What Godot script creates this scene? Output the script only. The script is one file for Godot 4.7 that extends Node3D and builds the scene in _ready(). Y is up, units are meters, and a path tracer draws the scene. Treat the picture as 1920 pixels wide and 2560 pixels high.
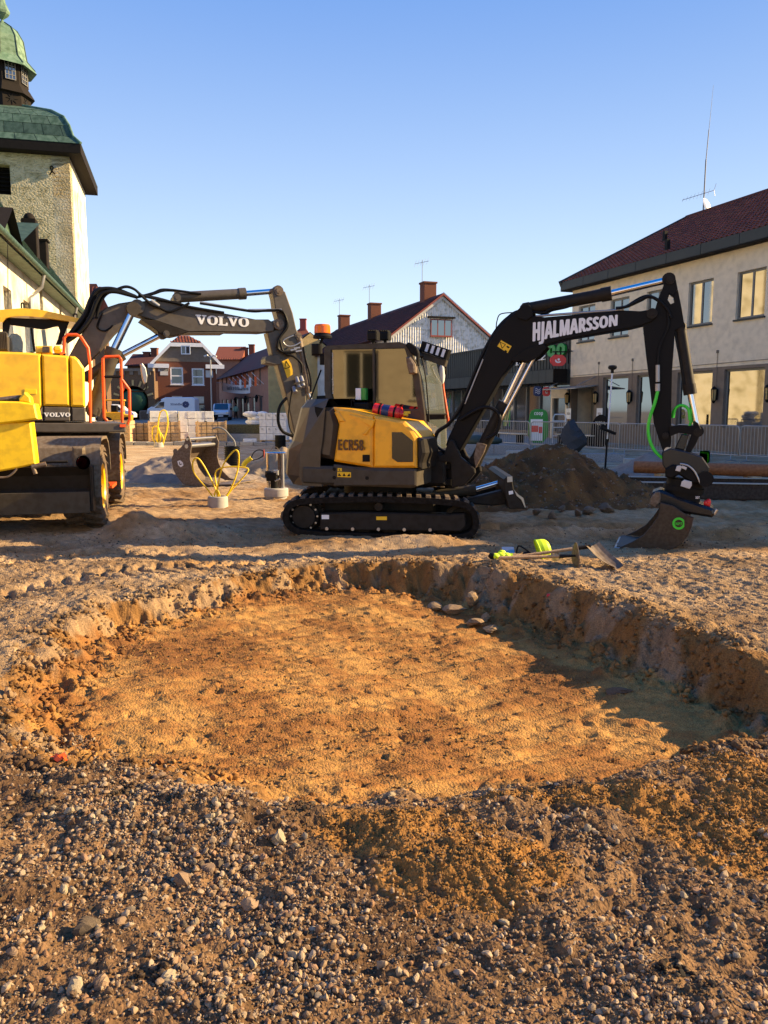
extends Node3D
# An excavation on a town square: camera, sky and sun first, then the setting, then the machines and small things.

const LENS := 1997.0          # focal length in photo pixels (27 mm equivalent)
const TILT := 0.12549         # camera looks down 7.19 degrees
const EYE := 1.6

var rng := RandomNumberGenerator.new()
var M := {}                    # materials
var T := {}                    # computed textures
var used_names := {}

# ---------- from photo pixels to places ----------
func V(x: float, y: float, d: float) -> Vector3:
	return Vector3(x, y, -d)

func ray(px: float, py: float) -> Vector3:
	var cx := (px - 960.0) / LENS
	var cy := (1280.0 - py) / LENS
	return Vector3(cx, cy * cos(TILT) - sin(TILT), -(cy * sin(TILT) + cos(TILT)))

func at(px: float, py: float, d: float) -> Vector3:
	var r := ray(px, py)
	return Vector3(0, EYE, 0) + r * (d / -r.z)

func on_ground(px: float, py: float, h: float = 0.0) -> Vector3:
	var r := ray(px, py)
	return Vector3(0, EYE, 0) + r * ((h - EYE) / r.y)

# where the line of sight meets the plane (x across, y up) of a frame, moved by off along its z
func tp(fr: Transform3D, off: float, px: float, py: float) -> Vector2:
	var r := ray(px, py)
	var o := Vector3(0, EYE, 0)
	var n := fr.basis.z
	var q := fr.origin + n * off
	var p := o + r * ((q - o).dot(n) / r.dot(n))
	p -= fr.origin
	return Vector2(p.dot(fr.basis.x), p.dot(fr.basis.y))

# outline read off an enlarged view: corner ox, oy and photo pixels per view pixel s
# where the line of sight meets any plane
func on_plane(px: float, py: float, q: Vector3, n: Vector3) -> Vector3:
	var o := Vector3(0, EYE, 0)
	var r := ray(px, py)
	return o + r * ((q - o).dot(n) / r.dot(n))

func trace(fr: Transform3D, off: float, pts: Array, ox: float = 0.0, oy: float = 0.0, s: float = 1.0) -> PackedVector2Array:
	var out := PackedVector2Array()
	for p in pts:
		out.append(tp(fr, off, ox + p[0] * s, oy + p[1] * s))
	return out

func tp3(fr: Transform3D, off: float, px: float, py: float) -> Vector3:
	var q := tp(fr, off, px, py)
	return fr * Vector3(q.x, q.y, off)

func path(fr: Transform3D, off: float, pts: Array, ox: float = 0.0, oy: float = 0.0, s: float = 1.0) -> PackedVector3Array:
	var out := PackedVector3Array()
	for p in pts:
		var o: float = off + (p[2] if p.size() > 2 else 0.0)
		out.append(tp3(fr, o, ox + p[0] * s, oy + p[1] * s))
	return out

func frame(o: Vector3, xdir: Vector3) -> Transform3D:
	var x := xdir.normalized()
	var z := x.cross(Vector3.UP).normalized()
	return Transform3D(Basis(x, Vector3.UP, z), o)

# ---------- shapes ----------
class Shape:
	var v := PackedVector3Array()
	var n := PackedVector3Array()
	var c := PackedColorArray()
	var uv := PackedVector2Array()

	func tri(a: Vector3, b: Vector3, q: Vector3) -> void:
		var nn := (b - a).cross(q - a)
		if nn.length_squared() < 1e-16:
			return
		nn = nn.normalized()
		v.append(a); v.append(q); v.append(b)
		n.append(nn); n.append(nn); n.append(nn)

	func quad(a: Vector3, b: Vector3, q: Vector3, d: Vector3) -> void:
		tri(a, b, q)
		tri(a, q, d)

	func squad(a: Vector3, b: Vector3, q: Vector3, d: Vector3, na: Vector3, nb: Vector3, nq: Vector3, nd: Vector3) -> void:
		v.append(a); v.append(q); v.append(b); v.append(a); v.append(d); v.append(q)
		n.append(na); n.append(nq); n.append(nb); n.append(na); n.append(nd); n.append(nq)

	# a box between two corners of a frame, edges broken by bevel
	func box(fr: Transform3D, lo: Vector3, hi: Vector3, bevel: float = 0.0) -> void:
		var p := PackedVector2Array([Vector2(lo.x, lo.y), Vector2(hi.x, lo.y), Vector2(hi.x, hi.y), Vector2(lo.x, hi.y)])
		prism(fr, p, lo.z, hi.z, bevel)

	func cube(center: Vector3, size: Vector3, bevel: float = 0.0, b: Basis = Basis()) -> void:
		box(Transform3D(b, center), size * -0.5, size * 0.5, bevel)

	static func inset(p: PackedVector2Array, b: float) -> PackedVector2Array:
		var out := PackedVector2Array()
		var k := p.size()
		for i in k:
			var e0 := (p[i] - p[(i + k - 1) % k]).normalized()
			var e1 := (p[(i + 1) % k] - p[i]).normalized()
			var n0 := Vector2(-e0.y, e0.x)
			var n1 := Vector2(-e1.y, e1.x)
			var m := n0 + n1
			var l := m.dot(n0)
			m = m / l if l > 0.25 else n0
			out.append(p[i] + m * b)
		return out

	# a polygon of the frame's xy plane, from z0 to z1
	func prism(fr: Transform3D, poly: PackedVector2Array, z0: float, z1: float, bevel: float = 0.0) -> void:
		var p := poly
		if Geometry2D.is_polygon_clockwise(p):
			p = p.duplicate()
			p.reverse()
		# Godot calls a y-down clockwise; make sure of the signed area in a y-up plane
		var area := 0.0
		for i in p.size():
			area += p[i].cross(p[(i + 1) % p.size()])
		if area < 0.0:
			p = p.duplicate()
			p.reverse()
		var q := inset(p, bevel) if bevel > 0.0 else p
		var tr := Geometry2D.triangulate_polygon(q)
		if tr.is_empty():
			q = p
			tr = Geometry2D.triangulate_polygon(p)
		for i in range(0, tr.size(), 3):
			var a := q[tr[i]]
			var b := q[tr[i + 1]]
			var d := q[tr[i + 2]]
			if (b - a).cross(d - a) < 0.0:
				var w := b
				b = d
				d = w
			tri(fr * Vector3(a.x, a.y, z1), fr * Vector3(b.x, b.y, z1), fr * Vector3(d.x, d.y, z1))
			tri(fr * Vector3(a.x, a.y, z0), fr * Vector3(d.x, d.y, z0), fr * Vector3(b.x, b.y, z0))
		var k := p.size()
		for i in k:
			var j := (i + 1) % k
			var zb0 := z0 + bevel
			var zb1 := z1 - bevel
			quad(fr * Vector3(p[i].x, p[i].y, zb0), fr * Vector3(p[j].x, p[j].y, zb0), fr * Vector3(p[j].x, p[j].y, zb1), fr * Vector3(p[i].x, p[i].y, zb1))
			if bevel > 0.0:
				quad(fr * Vector3(p[i].x, p[i].y, zb1), fr * Vector3(p[j].x, p[j].y, zb1), fr * Vector3(q[j].x, q[j].y, z1), fr * Vector3(q[i].x, q[i].y, z1))
				quad(fr * Vector3(q[i].x, q[i].y, z0), fr * Vector3(q[j].x, q[j].y, z0), fr * Vector3(p[j].x, p[j].y, zb0), fr * Vector3(p[i].x, p[i].y, zb0))

	func tube(pts: PackedVector3Array, r: float, sides: int = 8, r1: float = -1.0, closed_caps: bool = true) -> void:
		var k := pts.size()
		if k < 2:
			return
		var t0 := (pts[1] - pts[0]).normalized()
		var side := t0.cross(Vector3.UP if absf(t0.y) < 0.9 else Vector3.RIGHT).normalized()
		var prev := PackedVector3Array()
		var prevn := PackedVector3Array()
		for i in k:
			var t := t0
			if i == 0: t = (pts[1] - pts[0]).normalized()
			elif i == k - 1: t = (pts[k - 1] - pts[k - 2]).normalized()
			else: t = (pts[i + 1] - pts[i - 1]).normalized()
			side = (side - t * side.dot(t)).normalized()
			var up := t.cross(side)
			var rr := r if r1 < 0.0 else lerpf(r, r1, float(i) / (k - 1))
			var ring := PackedVector3Array()
			var rn := PackedVector3Array()
			for s in sides:
				var a := TAU * s / sides
				var d := side * cos(a) + up * sin(a)
				ring.append(pts[i] + d * rr)
				rn.append(d)
			if i > 0:
				for s in sides:
					var e := (s + 1) % sides
					squad(prev[s], prev[e], ring[e], ring[s], prevn[s], prevn[e], rn[e], rn[s])
			if closed_caps and (i == 0 or i == k - 1):
				for s in range(1, sides - 1):
					if i == 0: tri(ring[0], ring[s + 1], ring[s])
					else: tri(ring[0], ring[s], ring[s + 1])
			prev = ring
			prevn = rn

	func cyl(a: Vector3, b: Vector3, r: float, sides: int = 16, r1: float = -1.0) -> void:
		tube(PackedVector3Array([a, b]), r, sides, r1)

	# profile of (radius, height) turned round the frame's y
	func lathe(fr: Transform3D, prof: Array, sides: int = 24) -> void:
		for i in prof.size() - 1:
			var a: Array = prof[i]
			var b: Array = prof[i + 1]
			var sl := Vector2(b[1] - a[1], a[0] - b[0])
			sl = sl.normalized() if sl.length() > 1e-9 else Vector2(1, 0)
			for s in sides:
				var t := TAU * s / sides
				var u := TAU * (s + 1) / sides
				var d0 := Vector3(cos(t), 0, -sin(t))
				var d1 := Vector3(cos(u), 0, -sin(u))
				var n0 := fr.basis * (d0 * sl.x + Vector3.UP * sl.y)
				var n1 := fr.basis * (d1 * sl.x + Vector3.UP * sl.y)
				var p0: Vector3 = fr * (d0 * a[0] + Vector3.UP * a[1])
				var p1: Vector3 = fr * (d1 * a[0] + Vector3.UP * a[1])
				var p2: Vector3 = fr * (d1 * b[0] + Vector3.UP * b[1])
				var p3: Vector3 = fr * (d0 * b[0] + Vector3.UP * b[1])
				squad(p0, p1, p2, p3, n0, n1, n1, n0)

	func ball(c0: Vector3, r: Vector3, sides: int = 12) -> void:
		var rows := sides / 2
		for i in rows:
			for s in sides:
				var q := []
				for k in [[i, s], [i, s + 1], [i + 1, s + 1], [i + 1, s]]:
					var th: float = PI * k[0] / rows - PI / 2
					var ph: float = TAU * k[1] / sides
					q.append(Vector3(cos(th) * cos(ph), sin(th), -cos(th) * sin(ph)))
				squad(c0 + q[0] * r, c0 + q[1] * r, c0 + q[2] * r, c0 + q[3] * r, (q[0] / r).normalized(), (q[1] / r).normalized(), (q[2] / r).normalized(), (q[3] / r).normalized())

	func mesh() -> ArrayMesh:
		var a := []
		a.resize(Mesh.ARRAY_MAX)
		a[Mesh.ARRAY_VERTEX] = v
		a[Mesh.ARRAY_NORMAL] = n
		if c.size() == v.size() and c.size() > 0:
			a[Mesh.ARRAY_COLOR] = c
		if uv.size() == v.size() and uv.size() > 0:
			a[Mesh.ARRAY_TEX_UV] = uv
		var m := ArrayMesh.new()
		if v.size() > 0:
			m.add_surface_from_arrays(Mesh.PRIMITIVE_TRIANGLES, a)
		return m

func S() -> Shape:
	return Shape.new()

# ---------- nodes ----------
func numbered(called: String) -> String:
	if not used_names.has(called):
		used_names[called] = 0
		return called
	used_names[called] += 1
	return "%s_%03d" % [called, used_names[called]]

func tag(o: Node, label: String, category: String, group: String = "") -> void:
	o.set_meta("label", label)
	o.set_meta("category", category)
	if group != "":
		o.set_meta("group", group)

func thing(called: String, base: Vector3, label: String, category: String, group: String = "") -> Node3D:
	var o := Node3D.new()
	o.name = numbered(called)
	add_child(o)
	o.position = base
	tag(o, label, category, group)
	return o

# one named mesh; its points are given in world places, whatever its parent
func part(sh, called: String, m: Material, parent: Node = null) -> MeshInstance3D:
	var o := MeshInstance3D.new()
	o.mesh = sh if sh is Mesh else sh.mesh()
	o.material_override = m
	if parent == null:
		o.name = numbered(called)
		add_child(o)
	else:
		o.name = called
		parent.add_child(o, true)
		var p: Node = parent
		var off := Vector3.ZERO
		while p != self:
			off += (p as Node3D).position
			p = p.get_parent()
		o.position = -off
	return o

# a shared mesh placed by a transform in world places
func put(m: Mesh, called: String, mt: Material, tr: Transform3D, parent: Node) -> MeshInstance3D:
	var o := MeshInstance3D.new()
	o.mesh = m
	o.material_override = mt
	o.name = called
	parent.add_child(o, true)
	var p: Node = parent
	var up := Transform3D()
	while p != self:
		up = (p as Node3D).transform * up
		p = p.get_parent()
	o.transform = up.affine_inverse() * tr
	return o

func structure(o: Node) -> Node:
	o.set_meta("kind", "structure")
	return o

func one(sh: Shape, called: String, m: Material, label: String, category: String, group: String = "") -> MeshInstance3D:
	var o := part(sh, called, m)
	tag(o, label, category, group)
	return o

# lettering: solid letters in the frame's xy plane, scaled to a box w x h whose lower left corner is at (x, y); taper lets the right end be lower
func letters(text: String, font_name: String, bold: bool, fr: Transform3D, x: float, y: float, w: float, h: float, depth: float, m: Material, parent: Node, h_end: float = -1.0, y_end: float = 0.0, heavy: float = 0.0) -> MeshInstance3D:
	var f := SystemFont.new()
	f.font_names = PackedStringArray([font_name])
	f.font_weight = 700 if bold else 400
	var tm := TextMesh.new()
	tm.text = text
	tm.font = f
	tm.font_size = 48
	tm.pixel_size = 0.01
	tm.depth = 0.01
	tm.curve_step = 1.0
	var arr := tm.get_mesh_arrays()
	var vs: PackedVector3Array = arr[Mesh.ARRAY_VERTEX]
	var ns: PackedVector3Array = arr[Mesh.ARRAY_NORMAL]
	var ix: PackedInt32Array = arr[Mesh.ARRAY_INDEX]
	var lo := Vector3(1e9, 1e9, 1e9)
	var hi := -lo
	for q in vs:
		lo = lo.min(q)
		hi = hi.max(q)
	# capitals are measured by an H, so that a descending J does not shrink the line
	if text == text.to_upper() and text.length() > 1:
		tm.text = "H"
		var cap: PackedVector3Array = tm.get_mesh_arrays()[Mesh.ARRAY_VERTEX]
		lo.y = 1e9
		hi.y = -1e9
		for q in cap:
			lo.y = minf(lo.y, q.y)
			hi.y = maxf(hi.y, q.y)
	var sh := Shape.new()
	var he := h if h_end < 0.0 else h_end
	var place := func(q: Vector3) -> Vector3:
		var u := (q.x - lo.x) / (hi.x - lo.x)
		var t := (q.y - lo.y) / (hi.y - lo.y)
		return fr * Vector3(x + u * w, y + y_end * u + t * lerpf(h, he, u), (q.z - lo.z) / maxf(hi.z - lo.z, 1e-6) * depth)
	# heavier faces: the same letters again, shifted by a share of the stroke
	var copies := [Vector2.ZERO] if heavy == 0.0 else [Vector2.ZERO, Vector2(heavy, 0), Vector2(-heavy, 0), Vector2(0, heavy * 0.6), Vector2(0, -heavy * 0.6)]
	for j in copies.size():
		var sft: Vector3 = fr.basis * Vector3(copies[j].x * h, copies[j].y * h, 0.0004 * j)
		for k in ix:
			sh.v.append(place.call(vs[k]) + sft)
			sh.n.append((fr.basis * ns[k]).normalized())
	return part(sh, "lettering", m, parent)

# ---------- materials ----------
func noise(seed_: int, freq: float, oct: int = 4, type: int = FastNoiseLite.TYPE_SIMPLEX_SMOOTH) -> FastNoiseLite:
	var n := FastNoiseLite.new()
	n.seed = seed_
	n.frequency = freq
	n.noise_type = type
	n.fractal_octaves = oct
	n.fractal_type = FastNoiseLite.FRACTAL_FBM if oct > 1 else FastNoiseLite.FRACTAL_NONE
	return n

# a seamless picture of noise, coloured by a ramp of [position, colour]
func ramp_tex(seed_: int, freq: float, oct: int, ramp: Array, size: int = 512, type: int = FastNoiseLite.TYPE_SIMPLEX_SMOOTH, ret: int = FastNoiseLite.RETURN_DISTANCE) -> ImageTexture:
	var n := noise(seed_, freq, oct, type)
	n.cellular_return_type = ret
	var src := n.get_seamless_image(size, size)
	src.convert(Image.FORMAT_L8)
	var g := Gradient.new()
	g.offsets = PackedFloat32Array(ramp.map(func(r): return r[0]))
	g.colors = PackedColorArray(ramp.map(func(r): return r[1]))
	var lut := PackedByteArray()
	for i in 256:
		var q := g.sample(i / 255.0)
		lut.append(int(q.r * 255)); lut.append(int(q.g * 255)); lut.append(int(q.b * 255))
	var d := src.get_data()
	var out := PackedByteArray()
	out.resize(size * size * 3)
	var k := 0
	for b in d:
		var j := b * 3
		out[k] = lut[j]; out[k + 1] = lut[j + 1]; out[k + 2] = lut[j + 2]
		k += 3
	var im := Image.create_from_data(size, size, false, Image.FORMAT_RGB8, out)
	im.generate_mipmaps()
	return ImageTexture.create_from_image(im)

func grey(a: float) -> Color:
	return Color(a, a, a)

func lin(r: float, g: float, b: float) -> Color:
	return Color(r, g, b).linear_to_srgb()

func mat(c: Color, rough: float, metal: float = 0.0, tex: String = "", scale: float = 1.0, bump: String = "", bump_cm: float = 0.0) -> StandardMaterial3D:
	var m := StandardMaterial3D.new()
	m.albedo_color = c
	m.roughness = rough
	m.metallic = metal
	if tex != "" or bump != "":
		m.uv1_triplanar = true
		m.uv1_world_triplanar = true
		m.uv1_scale = Vector3.ONE * scale
	if tex != "":
		m.albedo_texture = T[tex]
	if bump != "":
		m.heightmap_enabled = true
		m.heightmap_texture = T[bump]
		m.heightmap_scale = bump_cm
	return m

func make_materials() -> void:
	T.grain = ramp_tex(11, 0.06, 4, [[0.0, grey(0.45)], [0.35, grey(0.78)], [0.6, grey(0.95)], [1.0, grey(1.0)]], 1024)
	T.pebble = ramp_tex(12, 0.055, 2, [[0.0, grey(1.0)], [0.5, grey(0.55)], [1.0, grey(0.0)]], 1024, FastNoiseLite.TYPE_CELLULAR)
	T.dirt = ramp_tex(22, 0.035, 6, [[0.0, grey(0.0)], [0.35, grey(0.25)], [0.5, grey(0.6)], [0.65, grey(0.8)], [1.0, grey(1.0)]], 1024)
	T.fine = ramp_tex(13, 0.12, 4, [[0.0, grey(0.0)], [1.0, grey(1.0)]], 512)
	T.soft = ramp_tex(14, 0.012, 4, [[0.0, grey(0.86)], [0.5, grey(0.95)], [1.0, grey(1.0)]], 512)
	T.dust = ramp_tex(15, 0.02, 5, [[0.0, Color(0.86, 0.83, 0.78)], [0.4, Color(0.95, 0.94, 0.92)], [0.55, Color(1, 1, 1)], [1.0, Color(1, 1, 1)]], 512)
	T.mud = ramp_tex(16, 0.03, 5, [[0.0, Color(1, 1, 1)], [0.4, Color(0.95, 0.9, 0.84)], [0.6, Color(0.82, 0.75, 0.67)], [1.0, Color(0.72, 0.65, 0.57)]], 512)
	T.rubble = ramp_tex(17, 0.03, 2, [[0.0, grey(1.0)], [0.55, grey(0.8)], [0.8, grey(0.3)], [1.0, grey(0.0)]], 1024, FastNoiseLite.TYPE_CELLULAR)
	T.stain = ramp_tex(18, 0.01, 5, [[0.0, Color(0.7, 0.68, 0.6)], [0.4, Color(0.93, 0.92, 0.88)], [0.6, Color(1, 1, 1)], [1.0, Color(1, 0.98, 0.93)]], 512)
	T.copper = ramp_tex(19, 0.02, 4, [[0.0, Color(0.45, 0.55, 0.45)], [0.45, Color(0.8, 0.88, 0.8)], [0.6, Color(1, 1, 1)], [1.0, Color(0.95, 1.0, 0.9)]], 512)
	T.brickred = ramp_tex(20, 0.05, 3, [[0.0, Color(0.55, 0.5, 0.5)], [0.5, Color(0.9, 0.85, 0.8)], [1.0, Color(1, 1, 1)]], 512)
	T.wood = ramp_tex(21, 0.03, 4, [[0.0, Color(0.7, 0.6, 0.48)], [0.5, Color(0.95, 0.92, 0.88)], [1.0, Color(1, 1, 1)]], 512)

	var g := StandardMaterial3D.new()
	g.vertex_color_use_as_albedo = true
	g.albedo_texture = T.grain
	g.roughness = 0.95
	g.metallic_specular = 0.25
	g.uv1_triplanar = true
	g.uv1_world_triplanar = true
	g.uv1_scale = Vector3.ONE * 1.37
	g.heightmap_enabled = true
	g.heightmap_texture = T.dirt
	g.heightmap_scale = 0.55
	M.soil = g
	var st := StandardMaterial3D.new()
	st.vertex_color_use_as_albedo = true
	st.albedo_texture = T.grain
	st.uv1_triplanar = true
	st.uv1_scale = Vector3.ONE * 0.35
	st.roughness = 0.9
	st.metallic_specular = 0.3
	M.stone = st
	M.yellow = mat(lin(0.92, 0.54, 0.004), 0.38, 0.0, "dust", 0.4)
	M.yellow.clearcoat_enabled = true
	M.yellow.clearcoat = 0.35
	M.yellow.clearcoat_roughness = 0.2
	M.amber = mat(lin(0.95, 0.43, 0.006), 0.4, 0.0, "dust", 0.5)
	M.amber.clearcoat_enabled = true
	M.amber.clearcoat = 0.3
	M.amber.clearcoat_roughness = 0.25
	M.skip = mat(lin(0.94, 0.62, 0.004), 0.42, 0.0, "dust", 0.6)
	M.boomgrey = mat(lin(0.088, 0.073, 0.055), 0.48, 0.0, "dust", 0.7)
	M.charcoal = mat(lin(0.028, 0.024, 0.020), 0.5, 0.0, "dust", 0.8)
	M.panelgrey = mat(lin(0.075, 0.064, 0.050), 0.45, 0.0, "dust", 0.6)
	M.black = mat(lin(0.011, 0.0105, 0.010), 0.55)
	M.gloss_black = mat(lin(0.01, 0.01, 0.011), 0.25)
	M.rubber = mat(lin(0.020, 0.019, 0.018), 0.85, 0.0, "mud", 1.1)
	M.tyre = mat(lin(0.16, 0.125, 0.09), 0.92, 0.0, "mud", 1.3, "fine", 0.4)
	M.fender = mat(lin(0.20, 0.17, 0.13), 0.85, 0.0, "mud", 0.9)
	M.hose = mat(lin(0.012, 0.012, 0.012), 0.42)
	M.chrome = mat(lin(0.75, 0.75, 0.77), 0.12, 1.0)
	M.steel = mat(lin(0.45, 0.44, 0.42), 0.35, 0.9)
	M.zinc = mat(lin(0.36, 0.36, 0.36), 0.45, 0.75)
	M.worn = mat(lin(0.20, 0.165, 0.13), 0.6, 0.25, "mud", 1.2)
	M.tailgrey = mat(lin(0.055, 0.044, 0.034), 0.42, 0.0, "dust", 0.6)
	M.dusty_rubber = mat(lin(0.13, 0.10, 0.072), 0.95, 0.0, "mud", 1.5)
	M.dark_steel = mat(lin(0.05, 0.041, 0.033), 0.5, 0.3, "mud", 1.2)
	M.rock_brown = mat(lin(0.20, 0.13, 0.075), 0.9, 0.0, "grain", 1.0)
	M.rust = mat(lin(0.075, 0.05, 0.035), 0.9, 0.0, "mud", 1.0)
	M.orange_rail = mat(lin(0.82, 0.10, 0.008), 0.4)
	M.orange_glass = mat(lin(0.9, 0.16, 0.005), 0.15)
	M.red = mat(lin(0.72, 0.025, 0.02), 0.3)
	M.redpaint = mat(lin(0.24, 0.045, 0.035), 0.7)
	M.green_hose = mat(lin(0.04, 0.62, 0.03), 0.35)
	M.yellow_hose = mat(lin(0.85, 0.6, 0.01), 0.45)
	M.white = mat(lin(0.8, 0.8, 0.79), 0.5)
	M.white_block = mat(lin(0.82, 0.81, 0.79), 0.55, 0.0, "soft", 0.6)
	M.white_van = mat(lin(0.72, 0.74, 0.78), 0.25)
	M.decal = mat(lin(0.8, 0.8, 0.78), 0.45)
	M.decal_yellow = mat(lin(0.85, 0.5, 0.01), 0.45)
	M.brown_print = mat(lin(0.10, 0.035, 0.008), 0.5)
	M.concrete = mat(lin(0.42, 0.40, 0.36), 0.85, 0.0, "soft", 0.9)
	M.granite = mat(lin(0.36, 0.36, 0.36), 0.85, 0.0, "grain", 0.5)
	M.paving = mat(lin(0.30, 0.28, 0.25), 0.9, 0.0, "soft", 0.2)
	M.asphalt = mat(lin(0.07, 0.07, 0.075), 0.9, 0.0, "soft", 0.3)
	M.plank = mat(lin(0.60, 0.43, 0.24), 0.8, 0.0, "wood", 0.8)
	M.handle_wood = mat(lin(0.50, 0.34, 0.18), 0.6, 0.0, "wood", 2.5)
	M.church_wall = mat(lin(0.66, 0.58, 0.38), 0.95, 0.0, "stain", 0.15, "rubble", 9.0)
	M.church_wall.uv1_scale = Vector3(0.28, 0.42, 0.28)
	M.church_plain = mat(lin(0.74, 0.69, 0.55), 0.95, 0.0, "stain", 0.12, "fine", 2.0)
	M.copper = mat(lin(0.08, 0.135, 0.10), 0.65, 0.0, "copper", 0.25)
	M.copper_dark = mat(lin(0.045, 0.085, 0.062), 0.65, 0.0, "copper", 0.25)
	M.copper_mid = mat(lin(0.068, 0.115, 0.085), 0.65, 0.0, "copper", 0.25)
	M.copper_light = mat(lin(0.15, 0.235, 0.165), 0.65, 0.0, "copper", 0.25)
	M.tarred = mat(lin(0.022, 0.018, 0.015), 0.8, 0.0, "soft", 0.5)
	M.plaster = mat(lin(0.82, 0.71, 0.53), 0.92, 0.0, "soft", 0.35, "fine", 0.6)
	M.brownstone = mat(lin(0.22, 0.17, 0.125), 0.85, 0.0, "soft", 0.4)
	M.dark_metal = mat(lin(0.035, 0.042, 0.040), 0.6, 0.1, "soft", 0.3)
	M.frame_grey = mat(lin(0.17, 0.17, 0.16), 0.55)
	M.tile = mat(lin(0.28, 0.082, 0.043), 0.85, 0.0, "brickred", 0.5)
	M.tile_dark = mat(lin(0.12, 0.035, 0.025), 0.9, 0.0, "brickred", 0.35)
	M.brick = mat(lin(0.22, 0.085, 0.05), 0.92, 0.0, "brickred", 0.5)
	M.brown_brick = mat(lin(0.20, 0.13, 0.075), 0.92, 0.0, "brickred", 0.4)
	M.salmon = mat(lin(0.48, 0.22, 0.13), 0.92, 0.0, "soft", 0.15)
	M.ochre_wall = mat(lin(0.60, 0.42, 0.17), 0.92, 0.0, "soft", 0.2, "fine", 2.0)
	M.corrugated = mat(lin(0.74, 0.74, 0.73), 0.7, 0.0, "stain", 0.45)
	M.pale_wall = mat(lin(0.70, 0.68, 0.64), 0.85, 0.0, "soft", 0.2)
	M.pane = mat(lin(0.26, 0.26, 0.25), 0.03, 1.0)
	M.dark_pane = mat(lin(0.04, 0.045, 0.05), 0.06, 0.0)
	M.dark_pane.metallic_specular = 0.9
	M.cab_pane = mat(lin(0.10, 0.095, 0.08), 0.03, 1.0)
	var gl := StandardMaterial3D.new()
	gl.transparency = BaseMaterial3D.TRANSPARENCY_ALPHA
	gl.albedo_color = Color(0.8, 0.84, 0.78, 0.1)
	gl.roughness = 0.03
	M.clear = gl
	M.interior = mat(lin(0.03, 0.028, 0.026), 0.9)
	M.leaf = mat(lin(0.16, 0.22, 0.05), 0.7)
	M.coop_green = mat(lin(0.01, 0.25, 0.03), 0.4)
	M.navy = mat(lin(0.02, 0.035, 0.12), 0.4)
	M.hivis = mat(lin(0.62, 0.85, 0.01), 0.6)
	for k in ["black", "charcoal", "panelgrey", "hose", "rubber", "tarred"]:
		M[k].metallic_specular = 0.22
	M.skin = mat(lin(0.5, 0.3, 0.2), 0.6)

func _ready() -> void:
	rng.seed = 20231
	var cam := Camera3D.new()
	cam.name = "camera"
	cam.fov = 65.32
	cam.position = Vector3(0, EYE, 0)
	cam.rotation = Vector3(-TILT, 0, 0)
	cam.near = 0.05
	cam.far = 1500.0
	add_child(cam)
	var we := WorldEnvironment.new()
	we.name = "world"
	var env := Environment.new()
	env.background_mode = Environment.BG_SKY
	var sm := ProceduralSkyMaterial.new()
	sm.sky_top_color = Color(0.0, 0.41, 0.76)
	sm.sky_horizon_color = Color(0.90, 0.975, 1.0)
	sm.sky_curve = 0.21
	sm.ground_bottom_color = Color(0.35, 0.28, 0.2)
	sm.ground_horizon_color = Color(0.62, 0.6, 0.58)
	sm.sun_angle_max = 100.0
	sm.sun_curve = 0.2
	var sky := Sky.new()
	sky.sky_material = sm
	env.sky = sky
	env.background_energy_multiplier = 0.54
	env.tonemap_mode = Environment.TONE_MAPPER_LINEAR
	env.tonemap_exposure = 2.6
	env.sdfgi_enabled = true
	env.ssao_enabled = true
	env.ssil_enabled = true
	we.environment = env
	add_child(we)
	# low sun from the right, a little beyond the machines; shadows fall left and slightly towards the camera
	var sun := DirectionalLight3D.new()
	sun.name = "sun"
	sun.light_energy = 1.6
	sun.light_color = Color(1.0, 0.875, 0.67)
	sun.light_angular_distance = 0.5
	sun.shadow_enabled = true
	var alt := deg_to_rad(24.0)
	var az := deg_to_rad(9.2)
	var to_sun := Vector3(cos(alt) * cos(az), sin(alt), -cos(alt) * sin(az))
	sun.look_at_from_position(Vector3.ZERO, -to_sun, Vector3.UP)
	add_child(sun)

	make_materials()
	build_ground()
	build_stones()
	build_heaps()
	build_church()
	build_right_row()
	build_far_row()
	build_square()
	build_wheeled_excavator()
	build_mini_excavator()
	build_tools()

# ---------- the ground of the site: one height field with the pit, tracks and ridges ----------
const RIM := [[-1.55, 3.50], [-1.96, 3.88], [-2.33, 4.5], [-2.42, 5.45], [-2.30, 6.42], [-1.81, 7.15], [-1.42, 7.77], [-0.91, 8.13], [-0.34, 8.38], [0.34, 8.26], [0.82, 8.2], [1.12, 7.89], [1.41, 7.45], [1.73, 6.96], [1.99, 6.45], [2.12, 5.94], [2.27, 5.68], [2.41, 5.39], [2.54, 5.12], [2.62, 4.62], [2.35, 4.05], [1.91, 3.8], [1.63, 3.67], [1.32, 3.43], [1.14, 3.28], [0.92, 3.21], [0.52, 3.16], [0.13, 3.11], [-0.24, 3.06], [-0.51, 3.07], [-0.81, 3.23], [-1.1, 3.41], [-1.34, 3.51]]
const SX0 := -3.0
const SD0 := 2.4
const SSTEP := 0.05
const SNX := 128
const SND := 136
var sdf := PackedFloat32Array()
var nz := {}
const TRACKS := [
	[[-1.1, 8.55], [-2.0, 8.3], [-2.75, 7.6], [-3.4, 6.6], [-3.7, 5.6]],
	[[-2.2, 9.0], [-3.1, 8.9], [-4.2, 8.4], [-5.4, 7.6]],
	[[-3.0, 5.2], [-3.1, 4.4], [-3.0, 3.6]],
	[[0.55, 2.75], [0.98, 2.35], [1.35, 1.9], [1.6, 1.4]]]

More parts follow.
